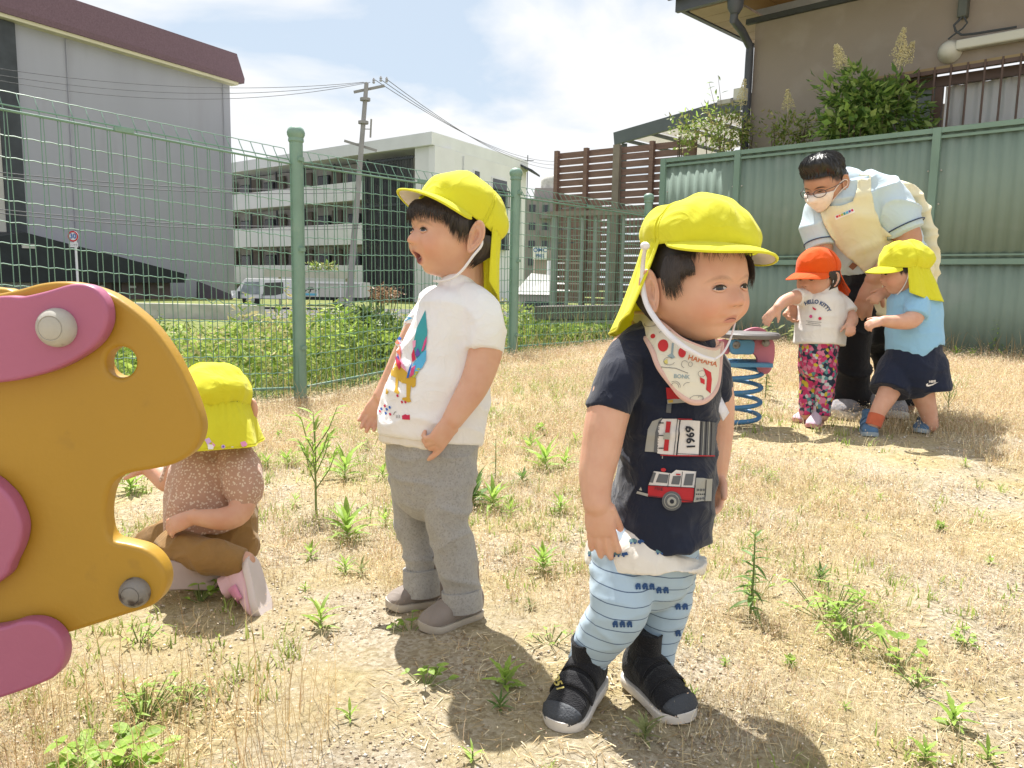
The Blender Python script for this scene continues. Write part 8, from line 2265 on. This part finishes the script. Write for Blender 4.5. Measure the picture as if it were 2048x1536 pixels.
V = np.stack([pos - ax_ * ll, pos - sd_ * ww + ax_ * ll * 0.1, pos + ax_ * ll, pos + sd_ * ww + ax_ * ll * 0.1], 1).reshape(-1, 3)
i4 = np.arange(nl)[:, None] * 4; F = np.concatenate([i4 + [0, 1, 2], i4 + [0, 2, 3]], 1).reshape(-1, 3)
tone = np.array([fbm(x, y, 1.3, 17.0) for x, y in zip(bx, by)])
wc = pick([(0.24, 0.35, 0.055), (0.33, 0.45, 0.085), (0.15, 0.25, 0.04), (0.40, 0.48, 0.12), (0.28, 0.38, 0.08)], nl, 0.2)
yel = pick([(0.46, 0.43, 0.19), (0.52, 0.45, 0.24)], nl, 0.15); wc = np.where((tone > 0.22)[:, None] & (NR.rand(nl, 1) < 0.55), yel, wc); wc = np.where((tone < -0.25)[:, None], wc * 0.62, wc)
ns = 5200; t = -4.5 + 11 * NR.rand(ns); f = 0.12 + 4.4 * NR.rand(ns); bx = FA.x + FDIR.x * t + FNOR.x * f; by = FA.y + FDIR.y * t + FNOR.y * f
Bs = np.stack([bx, by, [gz(x, y) for x, y in zip(bx, by)]], 1); a = NR.rand(ns) * 6.283
Vs, Fs, Cs = blades(ns, Bs, np.stack([np.cos(a), np.sin(a)], 1), 0.18 + 0.36 * NR.rand(ns), 0.004 + 0.004 * NR.rand(ns), 0.15 + 0.35 * NR.rand(ns), pick([(0.22, 0.30, 0.07), (0.34, 0.34, 0.13), (0.45, 0.38, 0.2), (0.14, 0.22, 0.05)], ns), 3)
o = np_mesh('weed_bank', np.concatenate([V, Vs]), np.concatenate([F, Fs + len(V)]), col_attr_mat('weed_leaves', 0.4, 0.6)); tint(o, np.concatenate([np.repeat(wc, 4, axis=0), Cs])); tag(o, 'dense green weeds growing on the bank behind the wire fence', 'weeds', kind='stuff')

# ---- single weeds
weed_m = leaf_mat('fresh_weed_leaf', (0.34, 0.50, 0.10), 0.2, 0.5); weed_d = leaf_mat('dark_weed_leaf', (0.14, 0.24, 0.06), 0.25, 0.4); stem_m = pm('weed_stem', (0.16, 0.22, 0.07), 0.15, 20, 0.7); olive_m = leaf_mat('olive_weed_leaf', (0.28, 0.31, 0.13), 0.25, 0.4)
def leaf_mesh(nm, L, W, droop, mat, seg=5, lobes=0):
    b = MB(); rows = []
    for i in range(seg + 1):
        u = i / seg; w = W * math.sin(math.pi * min(1, 0.06 + u * 0.94)) ** 0.8 * (1 - 0.25 * u) / 2
        if i == seg: w = W * 0.02
        if lobes and i % 2: w *= 0.62
        y = L * u; z = -droop * L * u * u
        rows.append([(-w, y, z + w * 0.25), (0, y, z - w * 0.12), (w, y, z + w * 0.25)])
    b.grid(rows); me = b.mesh(nm); me.materials.append(mat); me.polygons.foreach_set('use_smooth', [True] * len(me.polygons)); return me
LM = {}
for nm, mat in (('fresh', weed_m), ('dark', weed_d), ('olive', olive_m)):
    LM[nm] = [leaf_mesh('leaf', 1.0, 0.22, 0.35, mat), leaf_mesh('leaf', 1.0, 0.26, 0.15, mat), leaf_mesh('leaf', 1.0, 0.20, 0.6, mat)]
LM['lobed'] = [leaf_mesh('leaf', 1.0, 0.42, 0.3, weed_m, 7, 1), leaf_mesh('leaf', 1.0, 0.36, 0.5, weed_m, 7, 1)]
LM['round'] = [leaf_mesh('leaf', 1.0, 0.75, 0.2, weed_m), leaf_mesh('leaf', 1.0, 0.85, 0.1, weed_m)]
def put_leaf(parent, kind, base, dirv, L, rnd, roll=0.3):
    y = Vector(dirv).normalized(); z = Vector((0, 0, 1)); z = z - y * z.dot(y)
    if z.length < 0.05: z = Vector((rnd.uniform(-1, 1), rnd.uniform(-1, 1), 0)) - y * 0
    z.normalize(); x = y.cross(z); a = rnd.uniform(-roll, roll); x2 = x * math.cos(a) + z * math.sin(a); z2 = z * math.cos(a) - x * math.sin(a)
    o = bpy.data.objects.new('leaf', rnd.choice(LM[kind])); COL.objects.link(o); o.parent = parent
    o.matrix_local = Matrix.Translation(base) @ Matrix((x2 * L, y * L, z2 * L)).transposed().to_4x4(); WL[o.name] = WL[parent.name]
def weed(px, py, hpx, kind, label, style='rosette', nleaf=16, lean=(0, 0), seed=0, group='green weeds on the playground'):
    g = G(px, py); d = (g - CAM).dot(fwd); H = hpx * d / FPX; rnd = random.Random(seed + int(px * 7 + py))
    base = Vector((g.x, g.y, gz(g.x, g.y) - 0.002)); b = MB()
    top = Vector((lean[0] * H, lean[1] * H, H))
    stemr = max(0.0012, H * 0.012); leaves = []
    if style == 'rosette':
        b.tube([(0, 0, 0), (0, 0, H * 0.22), (top.x * 0.5, top.y * 0.5, H * 0.42)], stemr, 6)
        for k in range(nleaf):
            u = k / nleaf; a = k * 2.4 + rnd.uniform(-0.2, 0.2); el = 0.25 + 1.1 * u + rnd.uniform(-0.1, 0.1)
            leaves.append((Vector((top.x * 0.5 * u, top.y * 0.5 * u, H * 0.42 * u)), Vector((math.cos(a) * math.cos(el), math.sin(a) * math.cos(el), math.sin(el))), H * rnd.uniform(0.5, 0.68) * (0.75 + 0.3 * (1 - abs(u - 0.5)))))
    elif style == 'spike':
        b.tube([(0, 0, 0), tuple(top * 0.5 + Vector((0.01 * H, 0, 0))), tuple(top * 0.93)], [stemr * 1.1, stemr, stemr * 0.5], 6)
        for k in range(nleaf):
            u = 0.12 + 0.83 * k / nleaf; a = k * 2.4 + rnd.uniform(-0.3, 0.3); el = 0.05 + 0.9 * u ** 3 + rnd.uniform(-0.15, 0.15)
            leaves.append((top * u, Vector((math.cos(a) * math.cos(el), math.sin(a) * math.cos(el), math.sin(el))), H * rnd.uniform(0.18, 0.27) * (1.25 - 0.75 * u)))
    elif style == 'branch':
        b.tube([(0, 0, 0), (0, 0, H * 0.5), tuple(top * 0.92)], [stemr, stemr * 0.8, stemr * 0.5], 6)
        for j in range(9):
            u = 0.28 + 0.055 * j; a = j * 2.4; bl_ = H * rnd.uniform(0.38, 0.62) * (1 - 0.3 * u); st = top * u * 0.9
            en = st + Vector((math.cos(a) * 0.45, math.sin(a) * 0.35, 0.85)) * bl_
            b.tube([tuple(st), tuple(st.lerp(en, 0.5) + Vector((math.cos(a), math.sin(a), 0)) * bl_ * 0.06), tuple(en)], [stemr * 0.6, stemr * 0.45, stemr * 0.3], 5)
            for q in range(nleaf // 9):
                v = 0.25 + 0.75 * (q + 1) / (nleaf // 9); aa = a + rnd.uniform(-1.6, 1.6); el = rnd.uniform(0.3, 1.2)
                leaves.append((st.lerp(en, v), Vector((math.cos(aa) * math.cos(el), math.sin(aa) * math.cos(el), math.sin(el))), H * rnd.uniform(0.10, 0.17)))
    else:   # clump of low leaves on thin stalks
        for k in range(nleaf):
            a = rnd.uniform(0, 6.28); r_ = H * rnd.uniform(0.15, 1.3); z_ = H * rnd.uniform(0.35, 0.95)
            p_ = Vector((math.cos(a) * r_, math.sin(a) * r_ * 0.8, z_)); b.tube([(0.2 * p_.x, 0.2 * p_.y, 0), tuple(p_)], 0.0008 + 0.004 * H, 4)
            for q in range(2 if nleaf < 60 else 1):
                aa = a + rnd.uniform(-1.4, 1.4); el = rnd.uniform(-0.1, 0.5); leaves.append((p_, Vector((math.cos(aa) * math.cos(el), math.sin(aa) * math.cos(el), math.sin(el))), H * rnd.uniform(0.34, 0.52)))
    me = b.mesh('stem')
    root = empty('weed_plant', base, label, 'weed', group)
    st_ = link_mesh('stem', me, stem_m, root); 
    for bs_, dv, L_ in leaves: put_leaf(root, kind, bs_, dv, L_, rnd)
    return root
WEEDS = [
 (632, 1028, 205, 'fresh', 'tall branching green weed between the sitting toddler and the white tee toddler', 'branch', 90),
 (694, 1080, 78, 'fresh', 'bright upright weed rosette just below the tall branching weed', 'rosette', 22),
 (690, 958, 70, 'fresh', 'light green weed right behind the tall branching weed', 'rosette', 18),
 (535, 935, 34, 'fresh', 'small weed tuft beside the neck flap of the sitting toddler', 'rosette', 14),
 (575, 930, 36, 'fresh', 'small weed rosette between the sitting toddler and the branching weed', 'rosette', 14),
 (622, 1116, 36, 'fresh', 'little weed below left of the bright weed rosette', 'rosette', 12),
 (690, 1146, 40, 'fresh', 'spreading little weed beside the left shoe of the white tee toddler', 'rosette', 16),
 (722, 1150, 36, 'olive', 'olive little weed close to the grey trouser cuff', 'rosette', 12),
 (642, 1252, 66, 'fresh', 'pale weed with long leaves alone on the bare sand', 'rosette', 13),
 (945, 1010, 70, 'dark', 'dark green weed clump right behind the grey trousers', 'rosette', 24),
 (985, 1020, 62, 'fresh', 'leafy green weed one step right of the grey trousers', 'rosette', 20),
 (990, 965, 78, 'olive', 'thin upright weed stalk behind the grey trousers', 'spike', 18),
 (1090, 940, 62, 'fresh', 'spreading weed midway between the two front toddlers', 'rosette', 18),
 (1060, 905, 44, 'fresh', 'small light weed behind the gap between the two front toddlers', 'rosette', 14),
 (1130, 935, 40, 'fresh', 'weed tuft beside the bare arm of the truck shirt toddler', 'rosette', 14),
 (1045, 970, 36, 'dark', 'short dark weed in the gap between the two front toddlers', 'rosette', 14),
 (1120, 1025, 42, 'fresh', 'low weed left of the hand of the truck shirt toddler', 'rosette', 16),
 (1085, 1142, 58, 'fresh', 'starry weed rosette in front of the gap between the two front toddlers', 'rosette', 22),
 (1020, 1030, 34, 'fresh', 'tiny weed tuft at the middle of the straw field', 'rosette', 12),
 (1500, 1236, 190, 'dark', 'tall single stemmed leafy weed right of the truck shirt toddler', 'spike', 40),
 (1512, 1200, 44, 'fresh', 'small light weed at the foot of the tall single stemmed weed', 'clump', 10),
 (1640, 1168, 40, 'dark', 'dark grassy weed tuft right of the tall single stemmed weed', 'rosette', 20),
 (1660, 1240, 56, 'fresh', 'feathery low weed patch in the middle of the right straw field', 'clump', 30),
 (1700, 1286, 50, 'fresh', 'second feathery weed patch in front of the first at the right', 'clump', 26),
 (1800, 1330, 48, 'round', 'pale broad leaved weed in the lower right straw', 'clump', 9),
 (1835, 1372, 36, 'fresh', 'light feathery weed tuft below the pale broad leaved weed', 'clump', 14),
 (1905, 1452, 62, 'lobed', 'large lobed weed rosette in the lower right corner', 'rosette', 14),
 (1850, 1520, 50, 'lobed', 'lobed weed cut by the bottom edge at the right', 'rosette', 12),
 (1975, 1520, 44, 'fresh', 'small weed in the bottom right corner', 'rosette', 12),
 (820, 1265, 28, 'round', 'tiny broad leaved weed in the shadow under the grey shoe', 'clump', 8),
 (850, 1370, 34, 'round', 'broad leaved weed in the left part of the toddler shadow', 'clump', 9),
 (1010, 1372, 58, 'lobed', 'lobed green weed in the right part of the toddler shadow', 'rosette', 14),
 (1000, 1420, 40, 'dark', 'dark weed low in the toddler shadow', 'rosette', 12),
 (1290, 1480, 60, 'olive', 'grey green weed standing between the black shoes', 'rosette', 16),
 (1100, 1290, 30, 'fresh', 'low weed left of the black shoe', 'clump', 10),
 (1385, 1400, 34, 'fresh', 'bright blade leaved weed beside the right black shoe', 'rosette', 7),
 (945, 1520, 44, 'fresh', 'bright blade leaved weed at the bottom edge centre', 'rosette', 8),
 (700, 1440, 42, 'fresh', 'thin weed alone on bare sand near the bottom', 'rosette', 7),
 (400, 1200, 34, 'round', 'clover like weed clump in front of the sitting toddler', 'clump', 26),
 (478, 1190, 22, 'round', 'small clover like clump beside the pink shoe', 'clump', 14),
 (280, 1285, 40, 'fresh', 'sparse weed under the round foot of the yellow rider', 'clump', 14),
 (290, 1430, 50, 'fresh', 'feathery weed patch in the lower left straw', 'clump', 34),
 (370, 1400, 34, 'fresh', 'thin feathery weed right of the lower left patch', 'clump', 18),
 (215, 1560, 70, 'round', 'leafy clover clump at the bottom edge under the rider', 'clump', 40),
 (262, 985, 60, 'fresh', 'weed seen through the mouth notch of the yellow rider', 'rosette', 18),
 (235, 1090, 34, 'fresh', 'low weed showing in the notch above the rider foot', 'rosette', 12),
 (1992, 712, 66, 'fresh', 'upright feathery weed at the foot of the green fence far right', 'spike', 60),
 (1912, 716, 24, 'fresh', 'low weed at the fence foot behind the navy shorts', 'rosette', 14),
 (1945, 716, 22, 'fresh', 'second low weed along the fence foot at the right', 'rosette', 14),
 (1492, 672, 92, 'dark', 'tall dark feathery weed behind the pink spring rider', 'spike', 70),
 (1530, 800, 76, 'olive', 'olive bushy weed right of the blue spring', 'spike', 44),
 (1748, 720, 60, 'fresh', 'weed showing between the trouser legs of the carer', 'rosette', 16),
 (1570, 700, 48, 'olive', 'weed patch behind the orange capped toddler', 'clump', 24),
 (1895, 830, 80, 'olive', 'thin branching weed behind the navy shorts toddler', 'branch', 36),
 (1200, 680, 70, 'olive', 'thin flowering weed stalk in front of the concrete trough', 'spike', 14),
 (1425, 965, 30, 'fresh', 'small weed just right of the navy truck shirt', 'rosette', 10),
 (1640, 1105, 18, 'fresh', 'tiny weed sprig on the open straw right of centre', 'rosette', 8),
 (1930, 932, 20, 'fresh', 'tiny weed sprig below the shorts toddler at the right', 'rosette', 8),
 (765, 960, 40, 'fresh', 'weed just left of the grey trousers', 'rosette', 14),
 (770, 1050, 36, 'fresh', 'low weed left of the grey trouser knee', 'rosette', 12),
]
for w_ in WEEDS: weed(w_[0], w_[1], w_[2] * (1.25 if w_[5] != 'branch' and w_[2] < 100 else 1.0), *w_[3:])

rs = random.Random(21); extra = [(560, 880), (740, 905), (1010, 900), (1080, 870), (1150, 890), (905, 1130), (1010, 1110), (1170, 1010), (590, 1010), (470, 1050), (1530, 960), (1760, 1000), (1880, 1060), (1980, 1130), (1580, 1330), (1930, 1290), (1450, 1330), (610, 1180), (1060, 1220), (1690, 1420)]
where = ['far left by the fence foot', 'behind the far hand of the shouting toddler', 'behind the grey trousers at the right', 'far back between the two front toddlers', 'far back beside the navy sleeve', 'right of the grey trouser leg', 'in the middle between the two front toddlers', 'left of the hand of the truck shirt toddler', 'left of the branching weed base', 'right of the sitting toddler waist', 'in the straw below the spring rider', 'in the straw below the shorts toddler', 'on the open straw at the right', 'near the right edge half way down', 'right of the black shoes', 'at the right above the lobed rosette', 'beside the right blue legging', 'above the weed on bare sand', 'left of the striped leggings', 'in the lower right centre']
for (x, y), wh in zip(extra, where): weed(x, y, rs.uniform(24, 44), rs.choice(['fresh', 'fresh', 'olive', 'round']), 'small green weed ' + wh, rs.choice(['rosette', 'clump', 'rosette']), rs.randint(9, 16))

# ---- shrubs behind the wire fence
def bush(name, label, cat, centre, rad, n, lsize, cols, base_z, stems=7, panicles=0, trans=0.35, group=None, flat=False, lw=0.28):
    g0 = Vector((centre.x, centre.y, base_z)); root = empty(name, g0, label, cat, group)
    u = NR.randn(n, 3); u /= np.linalg.norm(u, axis=1)[:, None]; rr = (0.45 + 0.6 * NR.rand(n)) ** 0.7
    lump = np.array([0.66 + 0.75 * mnoise.noise(Vector(tuple(q * 2.1)) + centre) for q in u])
    pos = np.array(centre) + u * np.array(rad) * (rr * lump)[:, None]
    out_ = u * 0.8 + NR.randn(n, 3) * 0.6; out_[:, 2] -= 0.25; out_ /= np.linalg.norm(out_, axis=1)[:, None]
    sd = np.cross(out_, NR.randn(n, 3) * 0.5 + np.array([0, 0, 1.0])); sd /= np.linalg.norm(sd, axis=1)[:, None]; nn = np.cross(out_, sd)
    L = (lsize * (0.7 + 0.6 * NR.rand(n)))[:, None]; Wd = L * lw
    V = np.stack([pos, pos + out_ * L * 0.45 - sd * Wd + nn * L * 0.05, pos + out_ * L * 0.5 - nn * L * 0.03, pos + out_ * L * 0.45 + sd * Wd + nn * L * 0.05, pos + out_ * L - nn * L * 0.16], 1).reshape(-1, 3)
    i5 = np.arange(n)[:, None] * 5; F = np.concatenate([i5 + [0, 1, 2], i5 + [0, 2, 3], i5 + [1, 4, 2], i5 + [2, 4, 3]], 1).reshape(-1, 3)
    o = np_mesh('foliage', V - np.array(g0), F, col_attr_mat(name + '_leaf', trans, 0.4), parent=root); tint(o, np.repeat(pick(cols, n, 0.2), 5, axis=0)); o['kind'] = 'stuff'
    b = MB()
    for k in range(stems):
        a = RNG.uniform(0, 6.28); p1 = g0 + Vector((math.cos(a) * rad[0] * 0.12, math.sin(a) * rad[1] * 0.12, 0)); p2 = Vector(centre) + Vector((math.cos(a) * rad[0] * 0.55, math.sin(a) * rad[1] * 0.5, RNG.uniform(-0.2, 0.5) * rad[2]))
        b.tube([p1, p1.lerp(p2, 0.5) + Vector((RNG.uniform(-.05, .05), 0, 0.05)), p2], [0.012, 0.009, 0.005], 6)
    b.build('stem', pm(name + '_bark', (0.11, 0.085, 0.06), 0.2, 12, 0.85), root)
    for k in range(panicles):
        a = RNG.uniform(-1.2, 1.2); p0 = Vector(centre) + Vector((math.sin(a) * rad[0] * 0.55, RNG.uniform(-.3, .1) * rad[1], rad[2] * RNG.uniform(0.65, 0.9)))
        hp_ = RNG.uniform(0.22, 0.36); b = MB(); b.tube([p0, p0 + Vector((math.sin(a) * 0.08, 0, hp_))], 0.004, 5)
        m = 260; zz2 = NR.rand(m); r2 = 0.085 * (1 - zz2 * 0.8) * NR.rand(m) ** 0.4; aa = NR.rand(m) * 6.28
        for z, r_, q in zip(zz2, r2, aa):
            c_ = p0 + Vector((math.sin(a) * 0.08 * z + r_ * math.cos(q), r_ * math.sin(q), hp_ * (0.12 + 0.9 * z)))
            s_ = 0.0085; b.add([c_ + Vector((s_, 0, 0)), c_ + Vector((-s_ * .5, s_ * .8, 0)), c_ + Vector((-s_ * .5, -s_ * .8, 0)), c_ + Vector((0, 0, s_ * 1.3))], [(0, 1, 3), (1, 2, 3), (2, 0, 3), (0, 2, 1)])
        b.build('flower_spike', panic_m, root, smooth=False)
    return root
panic_m = pm('cream_flower', (0.66, 0.60, 0.36), 0.2, 30, 0.8)
gN = [(0.15, 0.27, 0.06), (0.24, 0.37, 0.09), (0.09, 0.17, 0.045), (0.33, 0.44, 0.14)]
gL = [(0.24, 0.33, 0.07), (0.32, 0.38, 0.11), (0.18, 0.27, 0.06), (0.36, 0.33, 0.15)]
c = P(1738, 212, 8.05); bush('nandina_bush', 'dense dark green leafy bush with cream flower spikes by the barred window', 'bush', c, (0.64, 0.42, 0.46), 2000, 0.105, gN, 0.05, 9, 5, trans=0.45, lw=0.19)
c = P(1712, 258, 7.9); bush('nandina_bush', 'lower green leaves of a bush behind the fence under the dense dark bush', 'bush', c, (0.50, 0.25, 0.26), 500, 0.10, gN, 0.05, 5)
c = P(1452, 262, 9.3); bush('nandina_bush', 'airy light green bush in front of the veranda roof', 'bush', c, (0.60, 0.35, 0.34), 900, 0.062, gL, 0.05, 8, 1, lw=0.2)
c = P(1585, 262, 8.7); bush('nandina_bush', 'sparse light green bush between the downpipe and the dense dark bush', 'bush', c, (0.42, 0.28, 0.26), 560, 0.060, gL, 0.05, 6, 1, lw=0.2)
c = P(1375, 268, 9.5); bush('nandina_bush', 'small hanging light green spray over the slatted screen', 'bush', c, (0.22, 0.2, 0.26), 240, 0.055, gL, 0.05, 4)
# tall bare shoots above the airy bush
b = MB(); root = empty('tall_shoot', P(1430, 300, 9.3) - Vector((0, 0, 2.0)), 'thin tall leafy shoots rising above the airy light green bush', 'plant')
for px, py in ((1402, 205), (1418, 165), (1436, 150), (1372, 215)):
    p1 = P(px, py, 9.3); p0 = P(1440, 300, 9.3); b.tube([Vector((p0.x, p0.y, 0.05)), p0, p0.lerp(p1, 0.6) + Vector((0.03, 0, 0)), p1], [0.008, 0.006, 0.004, 0.002], 5)
b.build('stem', pm('shoot_bark', (0.2, 0.16, 0.11), 0.2, 12), root)
rnd = random.Random(4)
for px, py in ((1402, 205), (1418, 165), (1436, 150), (1372, 215)):
    p1 = P(px, py, 9.3); p0 = P(1440, 300, 9.3)
    for k in range(9): put_leaf(root, 'fresh', p0.lerp(p1, 0.45 + 0.06 * k) - WL[root.name] + Vector((rnd.uniform(-.06, .06), 0, rnd.uniform(-.03, .03))), Vector((rnd.uniform(-1, 1), rnd.uniform(-.6, .6), rnd.uniform(-.2, .6))), 0.09, rnd)
c = P(735, 655, 7.6); bush('dark_shrub', 'dark green round shrub among the weeds behind the white tee toddler', 'shrub', c, (0.34, 0.3, 0.30), 1500, 0.05, [(0.05, 0.09, 0.03), (0.08, 0.13, 0.04), (0.11, 0.15, 0.07)], gz(c.x, c.y), 6)
c = P(790, 690, 7.0); bush('dark_shrub', 'dark shrub half hidden behind the white tee of the shouting toddler', 'shrub', c, (0.28, 0.25, 0.28), 900, 0.05, [(0.05, 0.09, 0.03), (0.09, 0.14, 0.04)], gz(c.x, c.y), 6)
c = P(770, 588, 11.0); bush('dock_plant', 'tall rusty seeded weed in front of the dark stair grille', 'plant', c, (0.34, 0.3, 0.16), 420, 0.05, [(0.30, 0.17, 0.10), (0.38, 0.24, 0.15), (0.22, 0.14, 0.08)], gz(c.x, c.y), 9, lw=0.2)
c = P(1060, 640, 11.0); bush('green_shrub', 'bright green shrub between the second fence post and the concrete trough', 'shrub', c, (0.28, 0.3, 0.22), 700, 0.05, gL, gz(c.x, c.y), 5)
c = P(645, 535, 33); bush('canopy_plant', 'pale green plant on the flat grey canopy', 'plant', c, (1.0, 0.3, 0.3), 260, 0.16, gL, c.z - 0.3, 3)
